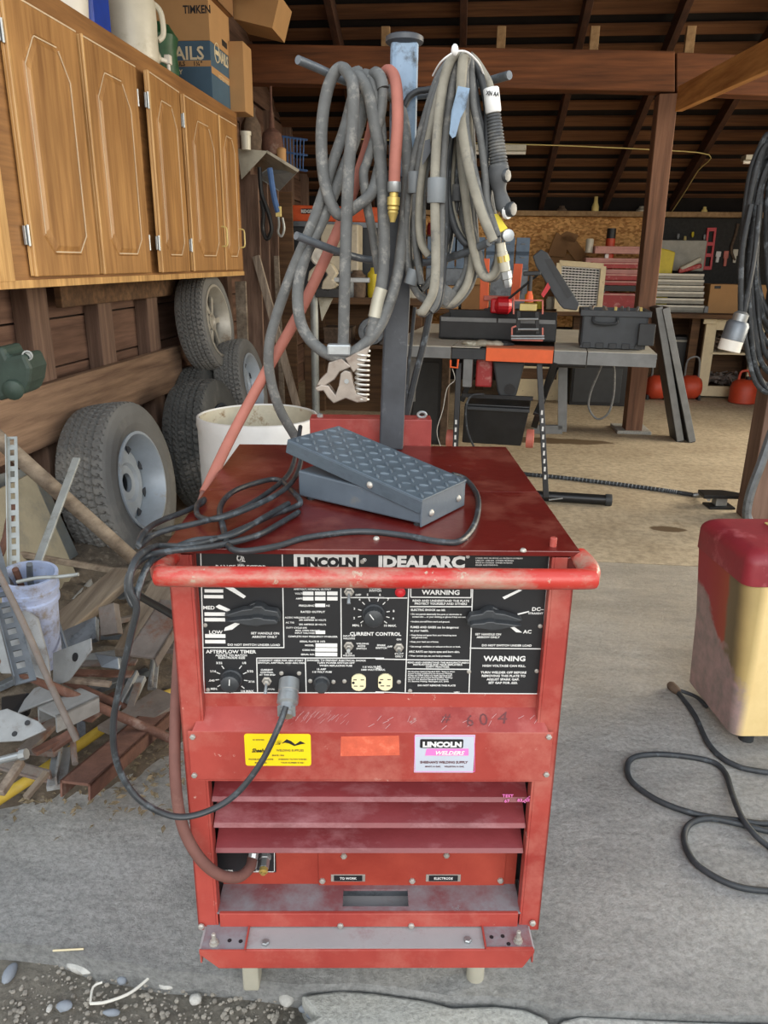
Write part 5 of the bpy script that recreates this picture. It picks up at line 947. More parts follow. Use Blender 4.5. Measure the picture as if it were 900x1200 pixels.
mb = MB(); mb.text('NAILS', fT(209, 77.2, vc_ - .0012), 4 * k_, .03); mb.text('1¼"', fT(232, 77.2, vc_ - .0012), 4.2 * k_, .03); part(mb, 'lettering', 'black_ink', lo)
q = GU(263, 52, ub + .002); mb = MB(); mb.box(ub + .0015, ub + .003, q.y - .045, q.y + .045, q.z - .015, q.z + .015, .001); part(mb, 'hand_hole', 'black_ink', upc)
q = GU(254, 62, ub); mb = MB(); mb.tube([(ub + .001, q.y + .04 * math.cos(t), q.z + .045 * math.sin(t)) for t in [k * math.pi / 10 for k in range(20)]], .003, 5, 1, True); mb.box(ub, ub + .002, q.y - .025, q.y + .025, q.z - .01, q.z + .01); part(mb, 'emblem', 'cream_paint', lo)
oc = thing('open_carton', 'open brown carton stacked on the nail carton, cut off by the top of the photo', 'carton', (ub - .1, vc_ + .02, ztb), FG)
mb = MB(); x0, x1, y0, y1 = ul - .05, ub + .03, vc_ + .03, vd_ - .0
for q in ((x0, x1, y0, y0 + .004), (x0, x1, y1 - .004, y1), (x0, x0 + .004, y0, y1), (x1 - .004, x1, y0, y1)): mb.box(*q, ztb + .001, ztb + .22)
mb.box(x0, x1, y0, y1, ztb + .001, ztb + .005); part(mb, 'carton_body', 'cardboard_dark', oc)
mb = MB(); mb.poly([V((x1, y0, ztb + .16)), V((x1, y1, ztb + .16)), V((x1 + .13, y1, ztb + .09)), V((x1 + .13, y0, ztb + .09))], (0, 0, .004)); part(mb, 'carton_flap', 'cardboard', oc)
cc = (GU(283, 20, -1.34).y); mb = MB(); zz0 = GV(300, 33, 4.75).z
mb.poly([GV(274, 22, 4.75), GV(319, 33, 4.75), GV(328, -6, 4.75), GV(272, -20, 4.75)], (0, .30, 0)); solo(mb, 'long_carton', 'cardboard', GV(290, 10, 4.75), 'plain brown carton jutting out behind the open carton, top left', 'carton')
mb = MB(); a, b_ = GV(255, 130, 4.62), GV(284.5, 48, 4.62); mb.box(a.x - .1, b_.x, 4.62, 4.79, zt_, b_.z, .003); solo(mb, 'tall_carton', 'cardboard', (a.x, 4.62, zt_), 'tall plain carton standing behind the blue nail carton', 'carton')
# ================================================================== TYRES
def tire(name, label, c, R, W, rim, lean=8, yaw=0, mat='tire_rubber', rimmat='wheel_white', style='steel', back=False):
    """c: centre of the outer face; the axle points away from the wall"""
    l = math.radians(lean); y = math.radians(yaw); ax = V((math.cos(l) * math.cos(y), math.cos(l) * math.sin(y), math.sin(l))); c = V(c)
    base = c - ax * W / 2 - V((0, 0, R)); t_ = thing(name, label, 'tyre', base, FG)
    xa = V((0, 0, 1)).cross(ax).normalized(); za_ = ax.cross(xa)
    Mt = Matrix.Translation(c - ax * W / 2) @ Matrix((xa, za_, ax)).transposed().to_4x4()
    N = 288; sh_ = R - rim; J = 24; hw = W * .40
    side = [(rim, .36), (rim + sh_ * .05, .44), (rim + sh_ * .3, .49), (rim + sh_ * .6, .495), (rim + sh_ * .82, .465), (R - .012, .435)]
    pr = [(r0, -o_ * W) for r0, o_ in side]
    tread = [(R - .006 * (abs(2 * j / (J - 1) - 1)) ** 3, hw * (2 * j / (J - 1) - 1)) for j in range(J)]
    pr2 = pr + tread + [(r0, -o_) for r0, o_ in reversed(pr)]; npz = len(pr)
    grooves = {5, 9, 14, 18}
    rs = []
    for k in range(N):
        a = 2 * math.pi * k / N; ring = []
        for idx, (r0, o_) in enumerate(pr2):
            j = idx - npz; rr = r0
            if 0 <= j < J:
                if j in grooves: rr -= .013
                else:
                    zz = int(1.3 * math.sin(j * 1.5)) + (j // 2 if j < 12 else (J - j) // 2)
                    if (k + zz) % (4 if 5 < j < 18 else 5) == 0: rr -= .0105
            ring.append(Mt @ V((rr * math.cos(a), rr * math.sin(a), o_)))
        rs.append(ring)
    mb = MB(); mb.rings(rs, False, True); part(mb, 'tread_and_sidewall', mat, t_)
    def ml(prof, nm, mt, par, seg=48, smooth=True, fn=None):
        mb = MB(); mb.lathe(prof, (0, 0, 0), (0, 0, 1), seg, cap=False, fn=fn)
        for v_ in mb.bm.verts: v_.co = Mt @ v_.co
        return part(mb, nm, mt, par, smooth)
    h = W * .5
    wl = ml([(rim + .006, h * .86), (rim + .008, h * .95), (rim - .004, h * .97), (rim - .010, h * .86), (rim - .016, h * .6), (rim - .03, h * .3), (rim - .03, -h * .3), (rim - .012, -h * .8), (rim + .006, -h * .86), (rim + .004, -h * .8), (rim - .004, -h * .75), (rim - .02, -h * .3), (rim - .02, h * .3), (rim - .006, h * .6), (rim + .002, h * .8)], 'wheel_rim', rimmat, t_)
    zd = h * .15 if style == 'steel' else h * .35
    if style == 'steel':
        ml([(rim - .028, zd - .02), (rim - .045, zd + .0), (rim * .62, zd + .014), (rim * .42, zd + .02), (rim * .36, zd + .008), (rim * .2, zd + .01), (rim * .2, zd - .01), (rim * .5, zd - .01), (rim - .04, zd - .025)], 'wheel_disc', rimmat, t_)
        for q in range(8):
            a = 2 * math.pi * (q + .3) / 8; mb = MB(); P = []
            for dr_, da in ((-.018, -.0), (.016, -.26), (.020, 0), (.016, .26)):
                rr = rim * .70 + dr_; P.append(V((rr * math.cos(a + da * .55), rr * math.sin(a + da * .55), zd + .0105)))
            mb.poly(P, (0, 0, .004))
            for v_ in mb.bm.verts: v_.co = Mt @ v_.co
            part(mb, 'wheel_hole', 'wheel_hole', wl)
    else:
        mb = MB(); mb.lathe([(rim * .26, zd - .02), (rim * .26, zd + .012), (rim * .2, zd + .014), (rim * .15, zd + .004), (.0001, zd + .004)], (0, 0, 0), (0, 0, 1), 24)
        for q in range(7):
            a = 2 * math.pi * q / 7; mb.beam((rim * .2 * math.cos(a), rim * .2 * math.sin(a), zd), ((rim - .02) * math.cos(a), (rim - .02) * math.sin(a), zd - .012), .03, .016, up=(0, 0, 1), bv=.003)
        for v_ in mb.bm.verts: v_.co = Mt @ v_.co
        part(mb, 'wheel_spokes', rimmat, t_)
    mb = MB(); mb.cyl((0, 0, -h * .8), (0, 0, -h * .75), rim - .01, seg=32)
    for v_ in mb.bm.verts: v_.co = Mt @ v_.co
    part(mb, 'wheel_back', 'wheel_hole', t_)
    return t_
c1 = GZ(171, 563, .345); tire('car_tyre', 'large tyre on a white steel wheel, nearest on the scrap pile', c1, .345, .225, .205, 9)
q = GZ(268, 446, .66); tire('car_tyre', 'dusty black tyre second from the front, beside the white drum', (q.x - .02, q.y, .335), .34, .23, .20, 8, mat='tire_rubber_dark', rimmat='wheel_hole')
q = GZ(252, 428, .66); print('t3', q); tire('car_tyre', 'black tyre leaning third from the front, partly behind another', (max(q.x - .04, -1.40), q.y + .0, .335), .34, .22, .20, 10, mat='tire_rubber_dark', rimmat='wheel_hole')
q = GU(258, 376, -1.40); tire('car_tyre', 'small tyre with a spoked wheel, highest, under the oak cabinets', q, .272, .17, .195, 7, rimmat='wheel_alloy', style='alloy')
q = GU(299, 448, -1.25); tire('car_tyre', 'tyre with a pale wheel, farthest back below the raised tyre', q, .27, .17, .17, 10, rimmat='wheel_white')
print('tires', c1, GU(258, 376, -1.40), GU(299, 448, -1.25))
# ================================================================== WHITE DRUM
cD = IY(303, 482, 2.95); cD = V((cD.x, 2.95, 0)); zD = IY(303, 486, 2.95).z; rD = .235
dr = thing('white_drum', 'open white plastic drum standing behind the welder, left of the mast', 'drum', (cD.x, cD.y, 0), FI)
mb = MB(); mb.lathe([(.20, 0), (rD - .01, .01), (rD, .04), (rD, zD - .05), (rD + .004, zD - .03), (rD + .002, zD), (rD - .006, zD + .002), (rD - .008, zD - .03), (rD - .008, .02), (.0001, .018)], cD, seg=48, fn=lambda k, r0, t: 1 + (.02 * math.sin(k * 2 * math.pi / 48 * 3) if t > .3 else 0)); part(mb, 'drum_body', 'drum_white', dr, True)
mb = MB(); mb.lathe([(rD - .010, zD - .004), (rD - .011, .03)], cD, seg=48, cap=False, fn=lambda k, r0, t: 1 + .02 * math.sin(k * 2 * math.pi / 48 * 3)); part(mb, 'drum_lining', 'drum_inside', dr, True)
# ================================================================== SCRAP PILE, left
def scrap(kind, label, pa, ya_, pb, yb_, mat, name, w_=.02, h_=.02, r_=.01, rot=0, cat=None, smooth=False, up=(0, 0, 1)):
    """a length of metal or wood from one point to another: px, py, distance"""
    a, b_ = IY(*pa, ya_), IY(*pb, yb_); mb = MB(); d = b_ - a; L_ = d.length; z = d.normalized(); x_ = V(up).cross(z).normalized(); y_ = z.cross(x_)
    M_ = Matrix.Translation(a) @ Matrix((x_, y_, z)).transposed().to_4x4() @ Matrix.Rotation(rot, 4, 'Z')
    if kind == 'bar': mb.box(-w_ / 2, w_ / 2, -h_ / 2, h_ / 2, 0, L_, min(w_, h_) * .15, M_)
    elif kind == 'rod': mb.tube([a, a.lerp(b_, .33) + V((random.uniform(-.004, .004), 0, random.uniform(-.004, .004))), a.lerp(b_, .66), b_], r_, 10, 3)
    elif kind == 'angle': mb.box(-w_ / 2, w_ / 2, -.003, .003, 0, L_, 0, M_); mb.box(-w_ / 2 - .003, -w_ / 2 + .003, -.003, h_, 0, L_, 0, M_)
    elif kind == 'channel': mb.box(-w_ / 2, w_ / 2, -.003, .003, 0, L_, 0, M_); mb.box(-w_ / 2, -w_ / 2 + .005, -h_, .003, 0, L_, 0, M_); mb.box(w_ / 2 - .005, w_ / 2, -h_, .003, 0, L_, 0, M_)
    elif kind == 'perf':
        n_ = int(L_ / .03)
        mb.box(-w_ / 2, -w_ * .2, -.002, .002, 0, L_, 0, M_); mb.box(w_ * .2, w_ / 2, -.002, .002, 0, L_, 0, M_)
        for k in range(n_ + 1): mb.box(-w_ * .2, w_ * .2, -.002, .002, L_ * k / n_ - .007 if k else 0, min(L_, L_ * k / n_ + .007), 0, M_)
        mb.box(w_ / 2 - .002, w_ / 2, -.002, w_ * .8, 0, L_, 0, M_)
    return solo(mb, name, mat, a, label, cat or name.replace('_', ' '), smooth=smooth, F=FI)
scrap('rod', 'long weathered wooden pole slanting across the scrap pile', (-40, 480), 1.95, (160, 658), 2.35, 'weathered', 'wooden_pole', r_=.0225, smooth=True, cat='pole')
scrap('bar', 'thin brown lath lying below the wooden pole, against the sheet metal', (0, 645), 2.3, (150, 672), 2.5, 'weathered', 'wooden_lath', w_=.02, h_=.02, cat='lath')
scrap('perf', 'pale perforated steel strip standing upright left of the bucket', (17, 668), 1.75, (14, 512), 1.95, 'galvanised', 'perforated_strip', w_=.026, cat='metal strip')
scrap('bar', 'flat grey steel bar leaning out of the blue bucket', (42, 665), 1.85, (90, 537), 2.15, 'galvanised', 'steel_bar', w_=.022, h_=.008, cat='metal bar')
scrap('rod', 'thick rusty rod at the left edge beside the perforated strip', (0, 650), 1.8, (16, 592), 1.9, 'rust', 'rusty_rod', r_=.010, smooth=True, cat='rod')
scrap('perf', 'dark slotted steel post at the left edge in front of the bucket', (30, 800), 1.45, (-12, 640), 1.75, 'steel_grey', 'slotted_post', w_=.045, cat='metal post')
scrap('rod', 'thin rusty bar running from the left edge down in front of the bucket', (-5, 665), 1.55, (90, 868), 1.4, 'rusty_steel', 'thin_bar', r_=.0075, smooth=True, cat='rod')
scrap('rod', 'short stub rod poking down under the yellow hose', (84, 862), 1.5, (88, 895), 1.42, 'rusty_steel', 'stub_rod', r_=.007, smooth=True, cat='rod')
scrap('rod', 'long dark red pipe slanting down to the right under the yellow hose', (-20, 768), 1.55, (205, 868), 1.62, 'rust', 'red_pipe', r_=.0115, smooth=True, cat='pipe')
scrap('rod', 'second dark pipe lying just above the long dark red pipe', (70, 795), 1.75, (205, 855), 1.75, 'rust', 'dark_pipe', r_=.010, smooth=True, cat='pipe')
scrap('rod', 'black bar reaching the welder beside the foot of the wooden pole', (150, 690), 1.9, (215, 728), 1.6, 'black_steel', 'black_bar', r_=.010, smooth=True, cat='bar')
scrap('rod', 'thin welding rod laid across the bucket rim', (20, 682), 1.62, (92, 673), 1.62, 'galvanised', 'welding_rod', r_=.0045, smooth=True, cat='rod')
scrap('rod', 'thin grey rod leaning right of the bucket', (57, 690), 1.8, (78, 760), 1.7, 'steel_grey', 'thin_rod', r_=.004, smooth=True, cat='rod')
scrap('channel', 'rusty channel lying on the ground under the yellow hose', (88, 918), 1.34, (190, 830), 1.75, 'rust', 'rusty_channel', w_=.07, h_=.035, cat='channel')
scrap('channel', 'grey steel channel lying below the wooden planks', (55, 835), 1.5, (105, 812), 1.6, 'scrap_grey', 'steel_channel', w_=.07, h_=.04, cat='channel')
scrap('bar', 'weathered plank lying toward the welder, upper of the two by its corner', (155, 765), 1.88, (205, 665), 2.4, 'weathered', 'weathered_plank', w_=.10, h_=.03, cat='plank')
scrap('channel', 'dusty open channel end lying next to the welder', (164, 770), 1.70, (205, 705), 1.9, 'rusty_steel', 'channel_end', w_=.085, h_=.03, cat='channel')
scrap('bar', 'wide grey plank slanting behind the upright bracket', (60, 745), 1.95, (150, 670), 2.4, 'weathered', 'grey_plank', w_=.10, h_=.03, cat='plank')
scrap('bar', 'pale thin slat on the pile, under the long dark red pipe', (75, 796), 1.66, (130, 802), 1.66, 'driftwood', 'thin_batten', w_=.018, h_=.01, cat='slat')
scrap('bar', 'rusty flat strip, lower of the thin strips behind the pipes', (75, 788), 1.78, (155, 790), 1.78, 'rust', 'rusty_strip', w_=.03, h_=.006, cat='metal strip')
scrap('bar', 'brown thin strip, topmost of the strips behind the pipes', (80, 778), 1.85, (160, 776), 1.85, 'rusty_steel', 'brown_strip', w_=.03, h_=.006, cat='metal strip')
scrap('bar', 'short splintered stick among the dry leaves under the yellow hose', (30, 935), 1.32, (55, 905), 1.38, 'weathered', 'splintered_stick', w_=.014, h_=.012, cat='stick')
scrap('bar', 'wooden stick at the bottom left of the scrap pile', (0, 930), 1.30, (25, 893), 1.38, 'driftwood', 'wooden_stick', w_=.018, h_=.016, cat='stick')
scrap('bar', 'rusty flat bar running below the grey bracket plate', (40, 882), 1.42, (78, 862), 1.48, 'rust', 'flat_bar', w_=.022, h_=.01, cat='metal bar')
scrap('bar', 'old board on the ground right of the yellow hose near the welder', (130, 860), 1.62, (200, 815), 1.8, 'rusty_steel', 'old_board', w_=.10, h_=.015, cat='board')
mb = MB(); a, b_ = IY(-4, 892, 1.37), IY(24, 885, 1.37); mb.cyl(a, b_, .0085, seg=12); mb.lathe([(.012, 0), (.012, .014)], b_, b_ - a, 8); solo(mb, 'steel_bolt', 'zinc', a, 'shiny bolt end poking in at the left edge', 'bolt', F=FI)
def plate(P, th, label, name, mat, cat, holes=(), bevel=.002, d=None):
    pts = [IY(*p) for p in P]; n = (pts[1] - pts[0]).cross(pts[2] - pts[0]).normalized()
    if n.y < 0: n = -n
    mb = MB(); mb.poly(pts, n * th); o = solo(mb, name, mat, pts[0], label, cat, bevel=bevel, F=FI)
    inv = FI; o0 = EYE
    for (hx, hy, hr) in holes:
        d_ = ray(hx, hy); t = (pts[0] - EYE).dot(n) / d_.dot(n); q = EYE + d_ * t; mb = MB(); mb.cyl(q - n * .0008, q + n * .001, hr, seg=12); part(mb, 'bolt_hole', 'black_ink', o, F=FI)
    return o
plate([(62, 805, 1.62), (80, 798, 1.6), (107, 762, 1.6), (106, 748, 1.62), (62, 765, 1.66)], .004, 'pale steel bracket with an oval hole, pointing right on top of the pile', 'steel_bracket', 'scrap_grey', 'bracket', ((88, 770, .011),), .001)
plate([(-10, 745, 1.6), (-10, 720, 1.62), (20, 705, 1.65), (45, 725, 1.63), (57, 770, 1.55), (60, 800, 1.5), (30, 790, 1.52), (0, 790, 1.53)], .02, 'blue-grey motor cover lying at the left edge below the bucket', 'motor_cover', 'scrap_grey', 'machine cover', ((33, 771, .012), (33, 778, .008)), .006)
plate([(-10, 835, 1.45), (-10, 870, 1.40), (25, 868, 1.40), (54, 855, 1.42), (45, 845, 1.44), (8, 830, 1.46)], .006, 'grey bracket plate with two holes at the left edge of the pile', 'bracket_plate', 'scrap_grey', 'bracket', ((17, 860, .006), (32, 847, .006)))
plate([(20, 835, 1.52), (68, 816, 1.55), (60, 800, 1.6), (40, 806, 1.6), (28, 820, 1.56)], .006, 'bent grey steel plate between the motor cover and the pipes', 'bent_plate', 'scrap_grey', 'metal plate', (), .002)
plate([(115, 712, 1.9), (133, 706, 1.9), (138, 742, 1.85), (118, 745, 1.85)], .03, 'upright rusty bracket behind the pale bracket', 'upright_bracket', 'rusty_steel', 'bracket', ((126, 722, .009),), .002)
plate([(60, 745, 1.9), (112, 722, 1.92), (112, 748, 1.86), (64, 765, 1.84)], .02, 'dark steel plate lying behind the pale bracket', 'dark_plate', 'steel_grey', 'metal plate', ((103, 738, .012),), .002)
plate([(110, 765, 1.78), (138, 770, 1.76), (140, 785, 1.74), (118, 782, 1.74)], .02, 'curved grey guard beside the rusty strips', 'curved_guard', 'steel_grey', 'metal guard', (), .004)
plate([(0, 815, 1.6), (35, 810, 1.6), (30, 830, 1.55), (0, 850, 1.5)], .03, 'black lump of scrap beneath the motor cover', 'black_scrap', 'black_steel', 'scrap', (), .008)
plate([(60, 880, 1.44), (90, 860, 1.46), (86, 850, 1.48), (60, 868, 1.46)], .012, 'small rusty plate under the yellow hose', 'rusty_plate', 'rust', 'metal plate', (), .002)
# leaning sheets behind the pile
a, b_, c, d = GU(-20, 500, -1.56), GU(160, 500, -1.56), 0, 0
mb = MB(); mb.poly([V((-1.42, 1.9, .0)), V((-1.42, 2.6, .0)), V((-1.585, 2.6, GU(130, 508, -1.56).z)), V((-1.585, 1.9, GU(20, 530, -1.56).z))], (-.006, 0, 0)); solo(mb, 'sheet_panel', 'sheet_metal', (-1.42, 1.9, 0), 'grey sheet metal panel leaning on the wall plank behind the bucket', 'sheet metal')
mb = MB(); mb.poly([V((-1.34, 1.7, .0)), V((-1.34, 2.42, .0)), V((-1.5, 2.42, .52)), V((-1.5, 1.7, .52))], (-.006, 0, 0)); solo(mb, 'sheet_panel', 'sheet_tan', (-1.34, 1.7, 0), 'yellowish sheet metal panel leaning in front of the grey one', 'sheet metal')
# bucket
cb_ = IY(37, 668, 1.72); rb_ = .062
bk = thing('plastic_bucket', 'pale blue plastic bucket of metal scraps at the left edge', 'bucket', (cb_.x, cb_.y, cb_.z - .30), FI)
hB = .26; cB = V((cb_.x - .012, cb_.y, cb_.z - hB)); q = rb_ * 1.0
mb = MB(); mb.lathe([(q * .82, 0), (q * .86, .02), (q * .97, hB - .07), (q * 1.06, hB - .068), (q * 1.06, hB - .058), (q * .99, hB - .055), (q * 1.0, hB - .04), (q * 1.09, hB - .038), (q * 1.09, hB - .028), (q * 1.02, hB - .026), (q * 1.03, hB - .006), (q * 1.1, hB - .004), (q * 1.1, hB + .004), (q * .98, hB + .004), (q * .94, hB - .03), (q * .8, .01), (.0001, .01)], cB, (.06, -.1, 1), 36); part(mb, 'bucket_body', 'bucket_plastic', bk, True)
for o_, (nm, mt) in enumerate((('iron_scrap', 'rusty_steel'), ('iron_scrap', 'rust'), ('iron_scrap', 'steel_grey'))):
    a = cB + V((-.03 + .02 * o_, -.02 + .01 * o_, .15)); mb = MB(); mb.tube([a, a + V((-.01, .01, .07)), a + V((-.02 + .012 * o_, -.01, .11 + .01 * o_))], .008, 8, 4); solo(mb, nm, mt, a, ('brown iron scrap in the bucket, at its left side', 'rusty iron scrap in the middle of the bucket', 'grey iron scrap in the bucket, at its right side')[o_], 'scrap', smooth=True, F=FI)
# green machine on the left edge of the plank
mb = MB(); qa = IY(5, 430, 2.2)
gm = thing('green_motor', 'dark green motor housing resting on the wall plank at the left edge', 'motor', IY(0, 470, 2.2), FI)
mb.poly([IY(a, b_, 2.2) for a, b_ in ((-30, 415), (2, 405), (8, 418), (28, 414), (36, 432), (34, 448), (28, 462), (0, 470), (-30, 466))], (0, .12, 0)); part(mb, 'motor_housing', 'machine_green', gm, bevel=.012)
a = IY(27, 418, 2.2); mb = MB(); mb.lathe([(.015, 0), (.015, .02), (.011, .021), (.009, .01), (.0001, .01)], a + V((0, .03, 0)), (.4, -1, .1), 16); part(mb, 'shaft_end', 'galvanised', gm, True)
mb = MB(); a = IY(16, 456, 2.2); mb.lathe([(.03, 0), (.03, .012), (.02, .02), (.0001, .022)], a, (.1, -1, -.2), 16); part(mb, 'motor_boss', 'machine_green', gm, True)
# dry leaves and chips (beyond counting) round the scrap
mb = MB(); rnd = random.Random(3)
for k in range(520):
    px = rnd.uniform(-20, 215); py = rnd.gauss(905, 30) if k % 2 else rnd.uniform(690, 960)
    if py > 1000 or py < 640: continue
    p = IZ(px, py, .004); p.z = rnd.uniform(.002, .02); s_ = rnd.uniform(.003, .009); a = rnd.uniform(0, 6.28); M_ = Matrix.Translation(p) @ Matrix.Rotation(a, 4, 'Z') @ Matrix.Rotation(rnd.uniform(-.6, .6), 4, 'X')
    mb.poly([M_ @ V((-s_ * 1.6, 0, 0)), M_ @ V((0, -s_ * .6, .002)), M_ @ V((s_ * 1.6, 0, 0)), M_ @ V((0, s_ * .6, .003))], (0, 0, .0008))
solo(mb, 'leaf_litter', 'leaf_dry', IZ(80, 900, 0), 'dry leaves and chips scattered under the scrap pile', 'litter', kind='stuff', F=FI)
# low heap of soil the scrap lies on
from mathutils import noise
mb = MB(); rows = []
for j in range(70):
    row = []
    for i in range(60):
        x_ = UW + .02 + 1.16 * i / 59; y_ = 1.22 + 1.75 * j / 69
        ed = max(0, min(1, (1.10 - (x_ - UW) + .07 * noise.noise((x_ * 5, y_ * 5, 0))) / .9)) * min(1, max(0, (y_ - 1.26 - .06 * noise.noise((x_ * 7, y_ * 3, 4)) - .10 * (x_ - UW)) / .5))
        row.append(mb.bm.verts.new((x_, y_, -.006 + .17 * ed ** 1.1 + (.022 * noise.noise((x_ * 22, y_ * 22, 2)) + .014 * noise.noise((x_ * 60, y_ * 60, 5))) * min(1, ed * 5))))
    rows.append(row)
for j in range(69):
    for i in range(59): mb.bm.faces.new((rows[j][i], rows[j][i + 1], rows[j + 1][i + 1], rows[j + 1][i]))
solo(mb, 'soil_heap', 'soil_dark', (UW, 1.5, 0), 'heap of dark soil and rust flakes beneath the scrap metal', 'soil', kind='stuff', smooth=True)
# random small scrap pieces half buried in the heap
kinds = [('angle', 'scrap_grey'), ('bar', 'rust'), ('rod', 'rusty_steel'), ('channel', 'rusty_steel'), ('bar', 'steel_grey')]
rnd = random.Random(11)
words = ['near the sheet metal', 'beside the bucket', 'under the wooden pole', 'behind the pale bracket', 'by the motor cover', 'near the yellow hose', 'against the long pipe', 'below the nearest tyre', 'by the welder corner', 'at the left edge', 'beside the planks', 'above the rusty strips', 'in front of the tyre', 'between the pipes']
spots = [(20, 700), (75, 720), (120, 690), (90, 742), (10, 800), (60, 850), (150, 820), (150, 725), (185, 760), (5, 860), (180, 790), (110, 775), (95, 700), (120, 828)]
for (px, py), wd in list(zip(spots, words)) + [((135, 800), 'right of the pipe crossing'), ((165, 745), 'by the open channel end'), ((45, 880), 'under the bracket plate'), ((70, 900), 'below the rusty flat bar'), ((100, 730), 'over the dark plate'), ((140, 700), 'near the upright bracket'), ((25, 905), 'beside the splintered stick'), ((12, 770), 'on the motor cover'), ((150, 840), 'right of the rusty channel'), ((95, 845), 'where yellow hose meets the pipe'), ((48, 740), 'below the bucket'), ((180, 700), 'beside the welder handle')]:
    kd, mt = rnd.choice(kinds); p = IZ(px, py, .10); a = rnd.uniform(0, 3.14); l_ = rnd.uniform(.05, .12); q = V((math.cos(a) * l_, math.sin(a) * l_, rnd.uniform(-.03, .03)))
    mb = MB(); mb.beam(p - q, p + q, rnd.uniform(.015, .045), rnd.uniform(.006, .02), bv=.001)
    if kd in ('angle', 'channel'): mb.beam(p - q + V((0, 0, .012)), p + q + V((0, 0, .012)), .005, .03)
    solo(mb, 'scrap_piece', mt, p, 'small %s offcut lying %s' % ({'scrap_grey': 'grey', 'rust': 'rusty', 'rusty_steel': 'brown', 'steel_grey': 'dark steel'}[mt], wd), 'scrap', F=FI)
# ================================================================== STONES in front
stones = [((12, 1143), .030, 'stone_blue', 'blue-grey oval pebble at the bottom left corner', (.6, 1.2, .6)), ((103, 1132), .045, 'stone_pale', 'large flat pale stone below the apron edge, bottom left', (1.5, .8, .45)), ((146, 1139), .018, 'stone_blue', 'small bluish stone right of the large flat stone', (1.2, .9, .7)), ((143, 1150), .016, 'stone_blue', 'bluish stone just below another bluish one', (1, .8, .7)), ((198, 1154), .026, 'stone_pale', 'flat pale stone right of the bent white twig', (1.3, .7, .5)), ((229, 1172), .019, 'stone_pale', 'round pale stone left of the welder foot', (1, .9, .7)), ((76, 1180), .022, 'stone_blue', 'smooth blue-grey pebble left of the twig', (1.1, .8, .6)), ((336, 1173), .024, 'stone_pale', 'round pale stone right of the welder foot', (1, 1, .8)), ((358, 1183), .018, 'stone_blue', 'small blue-grey stone at the edge of the slab', (1.2, .7, .6)), ((131, 1187), .018, 'stone_blue', 'low blue-grey stone below the twig', (1.5, .6, .5)), ((30, 1122), .010, 'stone_pale', 'tiny white stone close to the apron edge at left', (1, 1.2, .8)), ((58, 1182), .010, 'stone_pale', 'tiny pale stone beside the smooth pebble', (.8, 1.3, .8)), ((176, 1138), .014, 'stone_blue', 'small stone at the upper end of the twig', (1, .7, .7)), ((372, 1190), .024, 'stone_blue', 'blue-grey stone at the bottom, beside the slab', (1.4, .8, .5))]
for (px, py), s_, mt, lb, (a, b_, c) in stones:
    p = IZ(px, py, -.045); mb = MB(); mb.ball((p.x, p.y, -.048 + s_ * c * .45), s_ * .62, 12, a, b_, c, .09); solo(mb, 'stone', mt, (p.x, p.y, -.05), lb, 'stone', smooth=True, F=FI)
mb = MB(); mb.tube([IZ(106, 1176, -.035), IZ(125, 1174, -.03), IZ(155, 1162, -.03), IZ(184, 1137, -.03)], .0028, 8, 5); mb.tube([IZ(106, 1176, -.035), IZ(109, 1157, -.032), IZ(120, 1151, -.03)], .0022, 8, 4); solo(mb, 'white_twig', 'stick_white', IZ(106, 1176, -.04), 'bent white twig lying on the gravel, bottom left', 'twig', smooth=True, F=FI)
mb = MB(); mb.tube([IZ(62, 1114, .004), IZ(98, 1112, .004)], .002, 6, 1); solo(mb, 'straw_stem', 'straw', IZ(62, 1114, 0), 'dry straw stem lying on the apron edge', 'straw', smooth=True, F=FI)
mb = MB(); rnd = random.Random(5)
for k in range(1100):
    px = rnd.uniform(-10, 660) if k % 3 else rnd.uniform(-10, 345); lim = 1110 + px * .12
    py = rnd.uniform(lim, 1215)
    if px > 345 and not (rnd.random() < .25 and py < 1168 + (px - 345) * .05): continue
    p = IZ(px, py, -.05); s_ = rnd.choice((.0015, .002, .003, .005)); k_ = bmesh.ops.create_icosphere(mb.bm, subdivisions=1, radius=s_)
    for v_ in k_['verts']: v_.co = V((v_.co.x * rnd.uniform(.8, 1.3), v_.co.y, v_.co.z * .7)) + V((p.x, p.y, -.048))
solo(mb, 'gravel', 'gravel_mix', IZ(100, 1150, -.05), 'fine gravel in the dirt in front of the apron', 'gravel', kind='stuff', smooth=True, F=FI)
# ================================================================== SAW TABLE
zt4 = TY(609, 409, 0).z
def tx(px, py=412): return TY(px, py, 0).x
tb = thing('saw_table', 'grey and orange work table on a black folding stand, in the middle of the shed', 'work table', (tx(609), 0, 0), FT)
yb1 = TZ(500, 379, zt4).y
mb = MB(); mb.box(tx(452), tx(528.5), 0, yb1, zt4 - .004, zt4, .001); mb.box(tx(452), tx(528.5), -.003, .003, zt4 - .062, zt4 - .002, .001); part(mb, 'left_wing', 'table_grey', tb)
mb = MB(); mb.box(tx(452), tx(528.5), -.006, -.003, zt4 - .062, zt4 - .004, .0005); part(mb, 'wing_edge', 'table_edge', tb)
mb = MB(); mb.box(tx(529.5), tx(562), .0, yb1, zt4 - .004, zt4, .001); part(mb, 'centre_leaf', 'table_grey', tb)
mb = MB(); mb.box(tx(529.5), tx(570), -.008, .0, zt4 - .062, zt4 - .008, .002); part(mb, 'black_edge', 'black_plastic', tb)
mb = MB(); mb.poly([V((tx(570), -.012, zt4)), V((tx(649), -.012, zt4)), V((tx(649), .16, zt4)), V((tx(566), .16, zt4))], (0, 0, .003)); part(mb, 'orange_top', 'orange_dusty', tb)
mb = MB(); mb.box(tx(570), tx(648.5), -.02, -.012, zt4 - .066, zt4 + .001, .002); part(mb, 'orange_front', 'orange_paint', tb)
